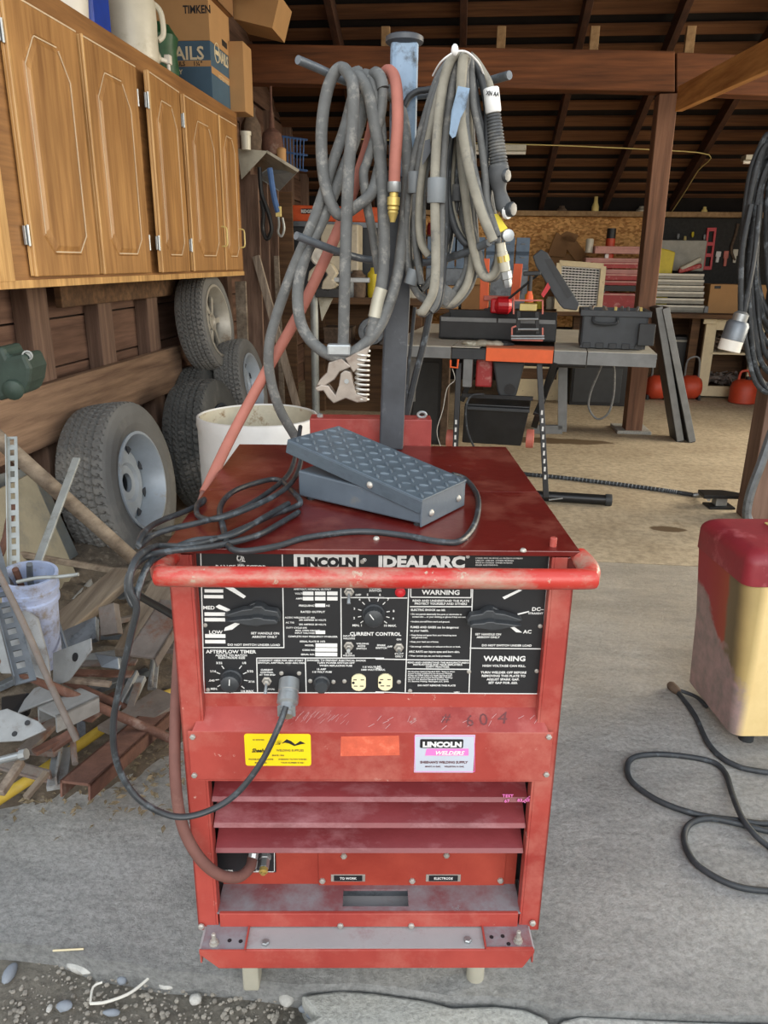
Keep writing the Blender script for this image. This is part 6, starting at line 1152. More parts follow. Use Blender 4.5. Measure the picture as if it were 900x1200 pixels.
mb = MB(); mb.box(tx(649.5), tx(688), 0, yb1 * .9, zt4 - .004, zt4, .001); mb.box(tx(689), tx(770.5), 0, yb1 * .9, zt4 - .004, zt4, .001); part(mb, 'right_wing', 'table_grey', tb)
mb = MB(); mb.box(tx(649.5), tx(688), -.006, 0, zt4 - .068, zt4 - .003, .001); mb.box(tx(689), tx(770.5), -.006, 0, zt4 - .068, zt4 - .003, .001); mb.box(tx(770.5) - .005, tx(770.5), 0, yb1 * .9, zt4 - .06, zt4 - .003, .001); part(mb, 'wing_edge', 'table_edge', tb)
mb = MB(); mb.box(tx(545), tx(690), .1, yb1 * .8, zt4 - .10, zt4 - .01, .01); part(mb, 'saw_housing', 'black_steel', tb)
mb = MB(); mb.poly([V((tx(577), .05, zt4 - .07)), V((tx(616), .05, zt4 - .07)), V((tx(608), .05, zt4 - .25)), V((tx(602), .05, zt4 - .28)), V((tx(591), .05, zt4 - .28)), V((tx(585), .05, zt4 - .24))], (0, .16, 0)); part(mb, 'motor_cover', 'black_plastic', tb, bevel=.01)
mb = MB(); mb.cyl((tx(600), .049, zt4 - .22), (tx(600), .046, zt4 - .22), .03, seg=18); part(mb, 'cover_boss', 'black_steel', tb)
mb = MB(); mb.box(tx(557), tx(577), .08, .2, zt4 - .22, zt4 - .07, .01); part(mb, 'red_housing', 'toolbox_red', tb)
for (xa, xb, ya_, yb_, w_) in ((538, 532, .03, .03, .035), (648, 636, .05, .02, .035)):
    pass
def leg(pa, pb, y0, y1, w_=.03, nm='leg', mt='black_steel'):
    a, b_ = TY(*pa, y0), TY(*pb, y1); mb = MB(); mb.beam(a, b_, w_, .025, up=(0, 1, 0), bv=.003); return part(mb, nm, mt, tb), a, b_
l1, a, b_ = leg((538, 425), (531, 586), .04, -.06)
for k in range(9):
    q = a.lerp(b_, .42 + k * .055); mb = MB(); mb.box(q.x - .006, q.x + .004, q.y - .0165, q.y - .0135, q.z - .012, q.z + .012); part(mb, 'slot', 'label_white', l1)
l2, a, b_ = leg((632, 425), (640, 583), .05, -.06)
for k in range(9):
    q = a.lerp(b_, .36 + k * .06); mb = MB(); mb.box(q.x - .004, q.x + .006, q.y - .0165, q.y - .0135, q.z - .012, q.z + .012); part(mb, 'slot', 'label_white', l2)
leg((650, 424), (626, 500), .0, .25, .035); leg((654, 425), (628, 486), .30, .04, .03); leg((560, 424), (541, 470), .30, .30, .03)
mb = MB(); a = TY(549, 420, .02); mb.box(tx(543.5), tx(554.5), .0, .03, a.z - .15, a.z, .003); part(mb, 'steel_leg', 'table_edge', tb)
mb = MB(); mb.cyl((TY(640, 584, -.06).x, -.35, .05), (TY(640, 584, -.06).x, .5, .05), .001) if 0 else None
pa, pb = TZ(600, 579, .03), TZ(712, 586, .03); mb = MB(); mb.cyl(pa, pb, .028, seg=14); ft = part(mb, 'foot_tube', 'black_steel', tb, True)
mb = MB(); d = (pb - pa).normalized(); mb.lathe([(.033, 0), (.033, .03), (.030, .034)], pb - d * .012, d, 14); part(mb, 'end_cap', 'black_plastic', ft, True)
mb = MB(); q = TZ(650, 585, .06); mb.beam(q + V((-.03, -.02, 0)), q + V((.04, -.02, .015)), .012, .006, bv=.001); part(mb, 'latch', 'zinc', ft)
a, b_ = TY(541, 463, .04), TY(625, 463, .04); mb = MB(); mb.beam(V((a.x, .04, a.z)), V((b_.x, .04, a.z)), .02, .02); part(mb, 'cross_bar', 'black_steel', tb)
a = TY(548, 473, .02).z; c = TY(548, 521, .02).z; mb = MB(); mb.poly([V((tx(547), .02, a)), V((tx(626), .02, a)), V((tx(618), .06, c)), V((tx(545), .06, c))], (0, .25, 0)); part(mb, 'dust_bin', 'black_steel', tb, bevel=.006)
mb = MB(); z_ = TY(548, 477, .015).z; mb.box(tx(547), tx(626), .0, .02, z_ - .012, z_ + .006, .003); part(mb, 'bin_lip', 'black_plastic', tb)
for px in (528, 621):
    c = TY(px, 514, .12); mb = MB(); mb.lathe([(.02, -.022), (.085 * .6, -.020), (.052, -.014), (.052, .014), (.05, .02), (.02, .022)], c, (1, 0, 0), 20); part(mb, 'stand_wheel', 'jack_pink', tb, True)
mb = MB(); mb.tube([TY(567, 462, .0), TY(552, 464, -.02), TY(546, 480, -.03), TY(548, 505, -.04), TY(556, 525, -.06), TY(566, 545, -.1), TY(580, 560, -.15)], .006, 8, 5); part(mb, 'power_cord', 'black_rubber', tb, True)
mb = MB(); a = TY(528, 422, -.02); mb.tube([a, TY(528, 430, -.02), TY(536, 431, -.02), TY(537, 421, -.02)], .006, 8, 1); part(mb, 'red_hook', 'orange_paint', tb)
# grey steel leg frame standing behind
mb = MB(); a, b_, c, d = TY(660, 424, .45), TY(659, 503, .45), TY(625, 503, .45), TY(625, 430, .45)
mb.beam(a, b_, .05, .03, up=(0, 1, 0)); mb.beam(b_, c, .05, .03, up=(0, 1, 0)); mb.beam(a + V((0, .5, 0)), b_ + V((0, .5, 0)), .05, .03, up=(0, 1, 0)); mb.beam(b_, b_ + V((0, .5, 0)), .05, .03); b_.z = max(b_.z, .02)
part(mb, 'rear_stand', 'table_edge', tb)
mb = MB(); mb.beam(TY(484, 419, .45), TY(482, 470, .45), .045, .03, up=(0, 1, 0)); part(mb, 'left_leg_post', 'table_edge', tb)
mb = MB(); mb.tube([TY(530, 432, .02), TY(533, 445, .03), TY(524, 455, .03), TY(519, 480, .03), TY(512, 505, .03), TY(517, 525, .03)], .0022, 6, 4); solo(mb, 'pale_string', 'stick_white', TY(519, 480, .03), 'thin pale cord dangling from the left wing of the saw table', 'cord', smooth=True, F=FT)
mb = MB(); mb.tube([TY(705, 428, .3), TY(700, 440, .3), TY(692, 460, .3), (TY(690, 478, .3)), TY(700, 491, .3), TY(713, 484, .3), TY(719, 462, .3), TY(720, 440, .3), TY(719, 428, .3)], .006, 8, 5); solo(mb, 'cable_loop', 'grey_cable', TY(705, 428, .3), 'dark cable hanging in a loop below the right wing of the saw table', 'cable', smooth=True, F=FT)
# black tool case, open
yk = .13
kc = thing('tool_case', 'black plastic tool case standing open on the right wing of the saw table', 'tool case', (tx(720), yk, zt4), FT)
x0, x1 = TY(680, 400, yk).x, TY(757, 400, yk).x; zk = TY(720, 364, yk).z; zb4 = zt4 + .004
mb = MB(); 
for q in ((x0, x1, yk, yk + .012), (x0, x1, yk + .30, yk + .312), (x0, x0 + .012, yk, yk + .31), (x1 - .012, x1, yk, yk + .31)): mb.box(*q, zb4 + .01, zk, .002)
mb.box(x0, x1, yk, yk + .31, zb4 + .002, zb4 + .02, .003); cbd = part(mb, 'case_body', 'case_grey', kc)
mb = MB(); mb.box(x0 - .012, x1 + .012, yk - .012, yk, zk - .03, zk, .003); mb.box(x0 - .012, x0, yk, yk + .31, zk - .03, zk, .003); mb.box(x1, x1 + .012, yk, yk + .31, zk - .03, zk, .003); part(mb, 'rim', 'case_grey', cbd)
for k in range(5): mb = MB(); xx = x0 + (x1 - x0) * (k + .5) / 5; mb.box(xx - .02, xx + .02, yk - .008, yk, zb4 + .0, zb4 + .03, .003); part(mb, 'bottom_rib', 'black_plastic', cbd)
xm = (x0 + x1) / 2 - .05; mb = MB(); mb.tube([(xm - .06, yk - .012, zk - .035), (xm - .055, yk - .028, zk - .06), (xm, yk - .032, zk - .066), (xm + .055, yk - .028, zk - .06), (xm + .06, yk - .012, zk - .035)], .008, 8, 4); part(mb, 'handle', 'black_plastic', kc, True)
a, b_ = TY(747, 403, yk - .05), TY(769, 380, yk - .05); mb = MB(); mb.box(a.x, b_.x, yk - .05, yk - .013, zt4 + .03, b_.z, .004); part(mb, 'side_pocket', 'black_plastic', kc)
P = [(624, 300), (634, 292), (641, 296), (679, 356), (676, 364), (660, 362), (655, 356), (628, 312)]
mb = MB(); mb.poly([TY(a, b_, yk) for a, b_ in P], (0, .30, 0)); ld = part(mb, 'case_lid', 'case_grey', kc, bevel=.006)
P = [(638, 304), (646, 303), (671, 346), (665, 350)]; mb = MB(); mb.poly([TY(a, b_, yk - .004) for a, b_ in P], (0, .004, 0)); part(mb, 'lid_panel', 'black_plastic', ld)
mb = MB(); mb.poly([TY(a, b_, yk - .01) for a, b_ in ((634, 345), (642, 331), (645, 337), (637, 349))], (0, .05, 0)); part(mb, 'red_latch', 'red_plastic', ld)
rnd = random.Random(2)
for k in range(9):
    xx = x0 + .03 + (x1 - x0 - .06) * k / 8; mb = MB(); a = V((xx, yk + .05, zk - .03)); mb.beam(a, a + V((rnd.uniform(-.03, .03), rnd.uniform(.04, .15), .04)), .014, .012, bv=.002)
    solo(mb, 'hand_tool', rnd.choice(['clamp_metal', 'zinc', 'table_edge', 'light_trim']), a, 'metal tool poking out of the open black tool case', 'tool', 'tools in the open tool case', F=FT)
# scissor jack with orange screw
jk = thing('scissor_jack', 'small pink framed scissor jack on the orange part of the saw table', 'jack', TZ(615, 396, zt4), FT)
def tq(px, py, y=.06): return TY(px, py, y)
for (x_, y_) in ((0, .06), (0, .12)):
    mb = MB(); 
    for pa, pb in (((602, 368), (602, 352)), ((602, 352), (636, 352)), ((636, 352), (636, 368)), ((600, 398), (600, 384)), ((600, 384), (605, 382)), ((636, 399), (636, 384)), ((600, 398), (636, 399))): mb.beam(tq(*pa, y_), tq(*pb, y_), .008, .01, up=(0, 1, 0))
    part(mb, 'jack_frame', 'jack_pink', jk)
for pa, pb in (((608, 364), (607, 390)), ((629, 365), (630, 392))):
    mb = MB(); mb.beam(tq(*pa, .07), tq(*pb, .07), .022, .02, up=(0, 1, 0), bv=.003); mb.beam(tq(*pa, .12), tq(*pb, .12), .022, .02, up=(0, 1, 0), bv=.003); part(mb, 'jack_arm', 'black_steel', jk)
for yy in (374, 386, 394, 397):
    mb = MB(); mb.cyl(tq(599 if yy > 390 else 607, yy, .05), tq(638 if yy > 390 else 631, yy, .05), .006, seg=8); part(mb, 'jack_pin', 'zinc', jk)
mb = MB(); mb.box(tq(609, 360, .05).x, tq(629, 360, .05).x, .045, .13, tq(615, 364, .05).z, tq(615, 356, .05).z, .004); part(mb, 'saddle', 'light_trim', jk)
mb = MB(); a = tq(620, 354, .09); mb.lathe([(.022, 0), (.02, .03), (.012, .05), (.012, .055)], a, seg=14); part(mb, 'screw_cone', 'orange_paint', jk, True)
mb = MB(); mb.cyl(a + V((0, 0, .05)), a + V((0, 0, .13)), .010, seg=10); mb.beam(a + V((-.04, 0, .14)), a + V((.05, 0, .145)), .02, .022, bv=.005); part(mb, 't_handle', 'black_plastic', jk)
# black tray, red tool, rag, orange frame behind
mb = MB(); ytr = .36; a, b_ = TY(515, 372, ytr), TY(652, 388, ytr)
mb.box(a.x, b_.x, ytr, ytr + .012, zt4 + .006, TY(580, 374, ytr).z, .003); mb.box(a.x, b_.x, ytr, ytr + .40, zt4 + .006, zt4 + .02, .003); mb.box(a.x, a.x + .01, ytr, ytr + .4, zt4 + .006, TY(580, 372, ytr).z, .002); mb.box(a.x, b_.x, ytr + .4, ytr + .412, zt4 + .006, TY(580, 364, ytr + .4).z, .003)
try_ = solo(mb, 'metal_tray', 'black_steel', (a.x, ytr, zt4), 'long shallow black metal tray lying across the back of the saw table', 'tray', F=FT)
mb = MB(); mb.box(a.x + .01, TY(582, 372, ytr).x, ytr - .006, ytr, TY(580, 378, ytr).z, TY(580, 373, ytr).z, .001); mb.box(TY(584, 372, ytr).x, b_.x - .01, ytr - .006, ytr, TY(580, 378, ytr).z, TY(580, 373, ytr).z, .001); part(mb, 'tray_edge', 'table_edge', try_)
mb = MB()
for k, (px, py, s_) in enumerate(((550, 389, .018), (558, 386, .016), (566, 387, .022), (575, 388, .02), (583, 387, .02), (568, 382, .014))): c = TY(px, py, .12); mb.ball((c.x, c.y, zt4 + s_ * .5), s_ * 1.5, 12, 1.4, 1.2, .6, .12)
solo(mb, 'work_glove', 'hood_metal', TY(565, 390, .12), 'dirty pale work glove lying left of the scissor jack', 'glove', smooth=True, F=FT)
mb = MB()
for k, (px, py, s_) in enumerate(((584, 390, .018), (592, 389, .020), (598, 390, .014))): c = TY(px, py, .14); mb.ball((c.x, c.y, zt4 + s_ * .5), s_ * 1.4, 12, 1.4, 1.2, .6, .12)
solo(mb, 'dark_glove', 'black_rubber', TY(592, 390, .14), 'black work glove between the pale glove and the jack', 'glove', smooth=True, F=FT)
of = thing('orange_stand', 'orange steel frame with two uprights standing behind the black tray', 'metal frame', TY(588, 360, .85), FT)
for (pa, pb) in (((568.5, 303), (567, 362)), ((607.5, 309), (603, 352))):
    mb = MB(); mb.beam(TY(*pa, .85), TY(*pb, .85), .052, .03, up=(0, 1, 0), bv=.002); part(mb, 'upright', 'orange_paint', of)
mb = MB(); mb.beam(TY(567, 349, .84), TY(603, 350, .84), .04, .03, bv=.004); part(mb, 'cross_piece', 'jack_pink', of)
mb = MB(); mb.beam(TY(567, 364, .85), TY(603, 364, .85), .03, .04, bv=.004); part(mb, 'frame_foot', 'black_steel', of)
mb = MB(); c = TY(589, 358, .62); mb.lathe([(.03, -.05), (.05, -.03), (.052, .03), (.035, .05)], c, (1, .2, 0), 16); mb.box(c.x - .07, c.x - .03, c.y - .03, c.y + .03, c.z - .045, c.z + .04, .01); solo(mb, 'red_tool', 'red_plastic', c - V((0, 0, .05)), 'bright red tool lying in front of the orange frame', 'tool', F=FT)
mb = MB(); mb.tube([TY(596, 350, .6), TY(612, 337, .6), TY(630, 322, .6)], .007, 8, 1); solo(mb, 'pry_bar', 'black_steel', TY(596, 350, .6), 'slanted dark bar between the orange frame and the tool case', 'bar', F=FT)
# ================================================================== BACK OF THE SHED
vB = 8.0
def rct(px0, py0, px1, py1, v): a, b_ = GV(px0, py1, v), GV(px1, py0, v); return a.x, b_.x, a.z, b_.z
zbk = GV(700, 366, 7.6).z
bt = thing('back_bench', 'long wooden bench along the back wall, carrying the tool chests', 'workbench', (1.5, 8.0, 0), FG)
mb = MB(); mb.box(GV(480, 366, 7.6).x, 3.7, 7.6, VB - .032, zbk - .04, zbk, .004); part(mb, 'bench_top', 'bench_wood', bt)
for u in (GV(560, 400, 7.8).x, GV(670, 400, 7.8).x, GV(808, 400, 7.8).x, 3.5): mb = MB(); mb.box(u, u + .08, 7.8, 7.88, 0, zbk - .04, .003); part(mb, 'leg', 'bench_wood', bt)
x0, x1, z0, z1 = rct(757, 442, 812, 372, 7.95); mb = MB(); mb.box(x0 - .1, x1 + .1, 8.3, 8.32, .1, zbk - .05); part(mb, 'back_board', 'bench_wood', bt)
# blue parts bins
x0, x1, z0, z1 = rct(500, 313, 620, 280, 7.9)
pb_ = thing('parts_bins', 'rack of dusty blue-grey parts drawers against the chipboard wall', 'parts rack', (x0, 7.9, z0), FG)
mb = MB(); mb.box(x0, x1, 7.93, 8.1, zbk, z1, .004); part(mb, 'rack_body', 'steel_grey', pb_)
for r0 in range(2):
    for k in range(7):
        w_ = (x1 - x0) / 7; h_ = (z1 - z0) / 2; mb = MB(); mb.box(x0 + k * w_ + .008, x0 + (k + 1) * w_ - .008, 7.9, 7.935, z0 + r0 * h_ + .022, z0 + (r0 + 1) * h_ - .022, .003); dw = part(mb, 'drawer', 'bins_blue', pb_)
        mb = MB(); mb.box(x0 + (k + .35) * w_, x0 + (k + .65) * w_, 7.89, 7.902, z0 + (r0 + .25) * h_, z0 + (r0 + .35) * h_, .001); part(mb, 'drawer_pull', 'steel_grey', dw)
def crate(px0, py0, px1, py1, v, d, mat, name, label, cat, bv=.004, base=None):
    x0, x1, z0, z1 = rct(px0, py0, px1, py1, v); mb = MB(); mb.box(x0, x1, v, v + d, z0 if base is None else base, z1, bv); return solo(mb, name, mat, (x0, v, z0), label, cat), (x0, x1, z0, z1)
o, q = crate(540, 326, 575, 366, 7.66, .2, 'cardboard_dark', 'cardboard_box', 'brown cardboard box below the blue parts drawers', 'box', base=zbk); x0, x1, z0, z1 = q
mb = MB(); mb.poly([V((x0, 7.66, z1)), V((x1, 7.66, z1)), V((x1, 7.61, z1 - .06)), V((x0, 7.61, z1 - .06))], (0, .003, 0)); part(mb, 'box_flap', 'cardboard', o)
o, q = crate(500, 335, 538, 366, 7.66, .2, 'cardboard', 'cardboard_box', 'second cardboard box, left of the one under the parts drawers', 'box', base=zbk)
mb = MB(); a = GV(620, 355, 7.9); mb.lathe([(.05, 0), (.05, .14), (.02, .16), (.02, .18)], (a.x, 7.95, zbk), seg=14); solo(mb, 'yellow_bottle', 'yellow_tool', (a.x, 7.95, zbk), 'yellow bottle on the back bench behind the orange frame', 'bottle', smooth=True)
for k, (px, mt, h_) in enumerate(((583, 'jug_white', .16), (592, 'can_red', .13), (632, 'yellow_tool', .10), (645, 'jug_white', .12))):
    a = GV(px, 350, 8.0); mb = MB(); mb.lathe([(.04, 0), (.042, h_ * .8), (.03, h_ * .85), (.03, h_)], (a.x, 8.0, zbk), seg=14); solo(mb, 'tin_can', mt, (a.x, 8.0, zbk), ('white can behind the orange frame on the back bench', 'red can behind the orange frame on the back bench', 'low yellow can behind the open case lid', 'white can half hidden by the open case lid')[k], 'can', smooth=True)
# brown crumpled packing on the chipboard
for P, lb in ((((641, 300), (652, 272), (668, 282), (662, 302)), 'folded brown cardboard leaning on the chipboard, nearer the bins'), (((655, 280), (668, 272), (688, 298), (676, 308)), 'brown cardboard strip leaning on the chipboard beside the pink chest'), (((656, 276), (664, 271), (678, 275), (674, 285), (662, 283)), 'small cardboard piece on top of the leaning cardboard')):
    mb = MB(); mb.poly([GV(a, b_, 8.32) for a, b_ in P], (0, .03, 0)); solo(mb, 'cardboard_scrap', 'cardboard_dark', GV(*P[0], 8.32), lb, 'cardboard', bevel=.004)
mb = MB(); mb.poly([GV(a, b_, 8.36) for a, b_ in ((638, 366), (690, 366), (690, 300), (640, 296))], (0, .03, 0)); solo(mb, 'cardboard_sheet', 'cardboard_dark', GV(660, 366, 8.36), 'large brown cardboard sheet standing behind the mesh panel', 'cardboard')
# mesh grille panel
vm = 7.64; P = [GV(a, b_, vm) for a, b_ in ((652, 362), (702, 362), (707, 312), (655, 308))]
mp_ = thing('mesh_panel', 'cream framed panel of expanded metal mesh standing behind the tool case', 'grille', P[0], FG)
mb = MB(); 
for k in range(4): mb.beam(P[k], P[(k + 1) % 4], .05, .05, up=(0, 1, 0), bv=.004)
part(mb, 'frame', 'cream_paint', mp_)
mb = MB(); nx_, ny_ = 13, 16
def bl(s_, t_): return P[0].lerp(P[1], s_).lerp(P[3].lerp(P[2], s_), t_)
for i in range(ny_ + 1):
    for d_ in (1, -1):
        for j in range(nx_): mb.beam(bl(j / nx_, max(0, min(1, (i + (.5 if (j % 2) == (d_ > 0) else 0) * 1) / (ny_ + .5)))), bl((j + 1) / nx_, max(0, min(1, (i + (.5 if (j % 2) != (d_ > 0) else 0)) / (ny_ + .5)))), .007, .008, up=(0, 1, 0))
part(mb, 'expanded_mesh', 'label_white', mp_)
mb = MB(); mb.poly([p + V((0, .06, 0)) for p in P], (0, .02, 0)); part(mb, 'backing', 'black_panel', mp_)
# pink-red tool chest
vt = 7.85; x0, x1, z0, z1 = rct(685, 360, 757, 289, vt)
rc = thing('red_tool_chest', 'sun-faded red tool chest with drawers on the back bench, left of the post', 'tool chest', (x0, vt, zbk), FG)
mb = MB(); mb.box(x0, x1, vt + .03, vt + .40, zbk, z1 - .05, .004); part(mb, 'chest_body', 'toolbox_red', rc)
for (ya_, yb_, xa, xb, dd, mt) in ((289, 297, 697, 756, .03, 'toolbox_red_dusty'), (303, 308, 686, 755, .0, 'toolbox_red_dusty'), (307.5, 314, 692, 750, -.05, 'toolbox_red'), (316, 321, 703, 752, .0, 'toolbox_red_dusty'), (321, 328, 703, 749, -.05, 'toolbox_red'), (329, 334, 703, 750, .0, 'toolbox_red'), (344, 362, 700, 752, .0, 'toolbox_red')):
    a, b_ = GV(xa, yb_, vt + dd), GV(xb, ya_, vt + dd); mb = MB(); mb.box(a.x, b_.x, vt + dd, vt + .2, a.z, b_.z, .004); dw = part(mb, 'drawer', mt, rc)
    mb = MB(); mb.box(a.x + .02, b_.x - .02, vt + dd - .012, vt + dd, b_.z - .02, b_.z - .005, .002); part(mb, 'drawer_pull', 'toolbox_red_dusty', dw)
a, b_ = GV(706, 341, vt - .01), GV(752, 335, vt - .01); mb = MB(); mb.box(a.x, b_.x, vt - .012, vt, a.z, b_.z, .002); part(mb, 'black_handle_strip', 'black_panel', rc)
a, b_ = GV(688, 296, vt), GV(697, 281, vt); mb = MB(); mb.lathe([(.037, 0), (.037, .12), (.03, .13)], ((a.x + b_.x) / 2, vt + .1, a.z), seg=14); solo(mb, 'white_can', 'jug_white', (a.x, vt + .1, a.z), 'white can standing on the left end of the red tool chest', 'can', smooth=True)
a, b_ = GV(713, 289, vt), GV(724, 267, vt); mb = MB(); c = ((a.x + b_.x) / 2, vt + .12, z1 - .052); hh = b_.z - c[2]; mb.lathe([(.045, 0), (.045, hh * .88)], c, seg=16); o = solo(mb, 'spray_can', 'can_red', c, 'orange spray can with a black cap on top of the red tool chest', 'can', smooth=True)
mb = MB(); mb.lathe([(.043, hh * .88), (.043, hh)], c, seg=16); part(mb, 'can_cap', 'black_panel', o, True); mb = MB(); mb.box(c[0] - .046, c[0] - .01, c[1] - .046, c[1] - .02, c[2] + .01, c[2] + hh * .7, .003); part(mb, 'can_label', 'label_white', o)
# grey tool chest right of the post
x0, x1, z0, z1 = rct(764, 360, 829, 318, vt)
gc = thing('grey_tool_chest', 'grey steel tool chest with bright drawer edges, right of the shed post', 'tool chest', (x0, vt, zbk), FG)
mb = MB(); mb.box(x0, x1, vt + .02, vt + .36, zbk, z1, .004); part(mb, 'chest_body', 'toolbox_grey', gc)
for k, yy in enumerate((321, 328, 335, 342, 350, 358)):
    a, b_ = GV(764, yy + 5.5, vt), GV(825, yy, vt); mb = MB(); mb.box(a.x - .05, b_.x, vt - .008, vt + .03, a.z, b_.z, .003); dw = part(mb, 'drawer', 'toolbox_grey', gc)
    mb = MB(); mb.box(a.x - .05, b_.x, vt - .02, vt - .008, b_.z - .022, b_.z, .003); part(mb, 'drawer_edge', 'toolbox_trim', dw)
mb = MB(); mb.box(x1 - .03, x1 + .01, vt - .01, vt + .36, zbk, z1 + .01, .004); part(mb, 'end_panel', 'table_edge', gc)
x0, x1, z0, z1b = rct(762, 318, 824, 281, vt + .3); mb = MB(); mb.box(x0, x1, vt + .3, vt + .33, z0, z1b, .006); part(mb, 'open_lid', 'toolbox_grey', gc)
a, b_ = GV(772, 312, vt + .05), GV(792, 293, vt + .05); mb = MB(); mb.poly([V((a.x, vt + .05, z1 + .005)), V((b_.x - .02, vt + .05, z1 + .005)), V((b_.x, vt + .05, b_.z - .02)), V((b_.x - .06, vt + .05, b_.z)), V((a.x - .02, vt + .05, b_.z + .02))], (0, .12, 0)); solo(mb, 'yellow_bag', 'yellow_tool', (a.x, vt + .05, z1), 'yellow plastic bag lying in the open lid of the grey chest', 'bag', bevel=.01)
for (pa, pb, mt, lb) in (((797, 316), (822, 303), 'hood_metal', 'pale rolled sleeve resting on the grey tool chest'), ((795, 318), (822, 311), 'toolbox_red', 'dark red roll resting on the grey tool chest, below the pale one')):
    a, b_ = GV(*pa, vt + .05), GV(*pb, vt + .05); mb = MB(); mb.beam(a, b_, .05, .045, bv=.012); solo(mb, 'cloth_roll', mt, a, lb, 'roll')
# red level and tools on the dark board
vw = VB - .05; a, b_ = GV(828, 316, vw), GV(834, 267, vw); mb = MB(); d = (b_ - a).normalized(); n_ = V((d.z, 0, -d.x))
lv_ = thing('spirit_level', 'long red spirit level hung upright on the dark board, beside the grey chest', 'level', a, FG)
for s_ in (-1, 1): mb = MB(); mb.beam(a + n_ * .035 * s_, b_ + n_ * .035 * s_, .02, .03, up=(0, 1, 0)); part(mb, 'rail', 'red_plastic', lv_)
for t_ in (.04, .35, .62, .96): mb = MB(); q = a.lerp(b_, t_); mb.beam(q - n_ * .03, q + n_ * .03, .035, .025, up=(0, 1, 0)); part(mb, 'vial_block', 'red_plastic', lv_)
for k, (px, py, h_, mt, lb) in enumerate(((841, 301, 13, 'label_white', 'white handled scraper hung on the dark board, right of the red level'), (850, 303, 18, 'jack_pink', 'red and white cutter hung on the dark board'), (861, 300, 16, 'jug_white', 'pale tool hung on the dark board nearest the coiled black cable'))):
    a, b_ = GV(px - 1, py + h_ / 2, vw), GV(px + 1.5, py - h_ / 2, vw); mb = MB(); mb.beam(a, a.lerp(b_, .55), .03, .02, up=(0, 1, 0), bv=.005); o = solo(mb, 'wall_tool', mt, a, lb, 'hand tool')
    mb = MB(); mb.beam(a.lerp(b_, .5), b_, .05, .015, up=(0, 1, 0), bv=.006); part(mb, 'tool_head', mt, o)
mb = MB(); mb.tube([GV(865, 262, vw), GV(862, 275, vw), GV(857, 292, vw), GV(861, 305, vw)], .014, 8, 4); solo(mb, 'leather_strap', 'junk_brown', GV(862, 262, vw), 'brown curved strap hanging on the dark board', 'strap', smooth=True)
for k, (px, py, mt) in enumerate(((795, 274, 'zinc'), (803, 277, 'light_trim'), (812, 272, 'yellow_tool'), (826, 275, 'zinc'))):
    a = GV(px, py, vw); mb = MB(); mb.lathe([(.012, 0), (.015, .03), (.008, .05)], a, (0, -.2, -1), 8); solo(mb, 'hung_fitting', mt, a, ('small metal fitting hung leftmost above the grey chest lid', 'small brass fitting hung second above the grey chest lid', 'small yellow fitting hung above the grey chest lid', 'small metal fitting hung nearest the red level')[k], 'fitting', smooth=True)
o, q = crate(829, 334, 900, 361, 7.85, .3, 'cardboard', 'cardboard_box', 'flat tan cardboard box above the cream cabinet', 'box', base=zbk); x0, x1, z0, z1 = q
q = GV(841, 336.5, 7.849); mb = MB(); mb.box(q.x - .03, q.x + .03, 7.846, 7.85, q.z - .015, q.z + .012, .002); part(mb, 'hand_hole', 'black_panel', o)
# cream cabinet with two open shelves
vc = 7.72; x0, x1, z0, z1 = rct(812, 464, 894, 366, vc)
xA, xB = GV(816, 462, vc).x, GV(884, 462, vc).x
ccb = thing('cream_cabinet', 'peeling cream cabinet with two open shelves of junk under the back bench', 'cabinet', (xA, vc, 0), FG)
mb = MB(); mb.box(xA, xA + .10, vc, vc + .04, .02, zbk - .05, .003); part(mb, 'left_stile', 'cream_paint', ccb)
mb = MB(); mb.box(xB - .10, xB, vc, vc + .04, .02, zbk - .05, .003); part(mb, 'right_stile', 'cream_paint', ccb)
mb = MB(); mb.box(xA + .10, xB + .3, vc, vc + .04, zbk - .15, zbk - .05, .003); part(mb, 'top_rail', 'cream_paint', ccb)
mb = MB(); mb.box(xA + .10, xB - .10, vc, vc + .04, .02, .12, .003); part(mb, 'bottom_rail', 'cream_paint', ccb)
zs_ = GV(840, 413, vc).z; mb = MB(); mb.box(xA + .06, xB - .06, vc + .0, vc + .4, zs_ - .02, zs_, .003); part(mb, 'shelf', 'cream_paint', ccb)
mb = MB(); mb.box(xA, xB, vc + .41, vc + .43, .02, zbk - .05); mb.box(xA, xA + .02, vc + .04, vc + .41, .02, zbk - .05); mb.box(xB - .02, xB, vc + .04, vc + .41, .02, zbk - .05); mb.box(xA + .02, xB - .02, vc + .04, vc + .41, .08, .1); part(mb, 'carcass', 'bench_wood', ccb)
mb = MB(); q = GV(833, 374, vc); mb.box(q.x - .07, q.x + .05, vc - .03, vc, q.z - .045, q.z + .035, .006); part(mb, 'outlet_box', 'cream_paint', ccb)
rnd = random.Random(9)
for (zq, lb, nm) in ((zs_, 'tangle of brown metal junk on the upper shelf of the cream cabinet', 'upper'), (.10, 'heap of dark metal junk on the lower shelf of the cream cabinet', 'lower')):
    mb = MB()
    for k in range(46):
        c = V((rnd.uniform(xA + .14, xB - .14), vc + rnd.uniform(.08, .3), zq + .02 + rnd.uniform(0, .12))); d = V((rnd.uniform(-1, 1), rnd.uniform(-.5, .5), rnd.uniform(-.4, .4))).normalized() * rnd.uniform(.03, .08); mb.beam(c - d, c + d, rnd.uniform(.012, .04), rnd.uniform(.01, .03), bv=.002)
    solo(mb, 'metal_junk', 'junk_brown' if nm == 'upper' else 'rusty_steel', (xA + .3, vc + .2, zq), lb, 'junk', kind='stuff')
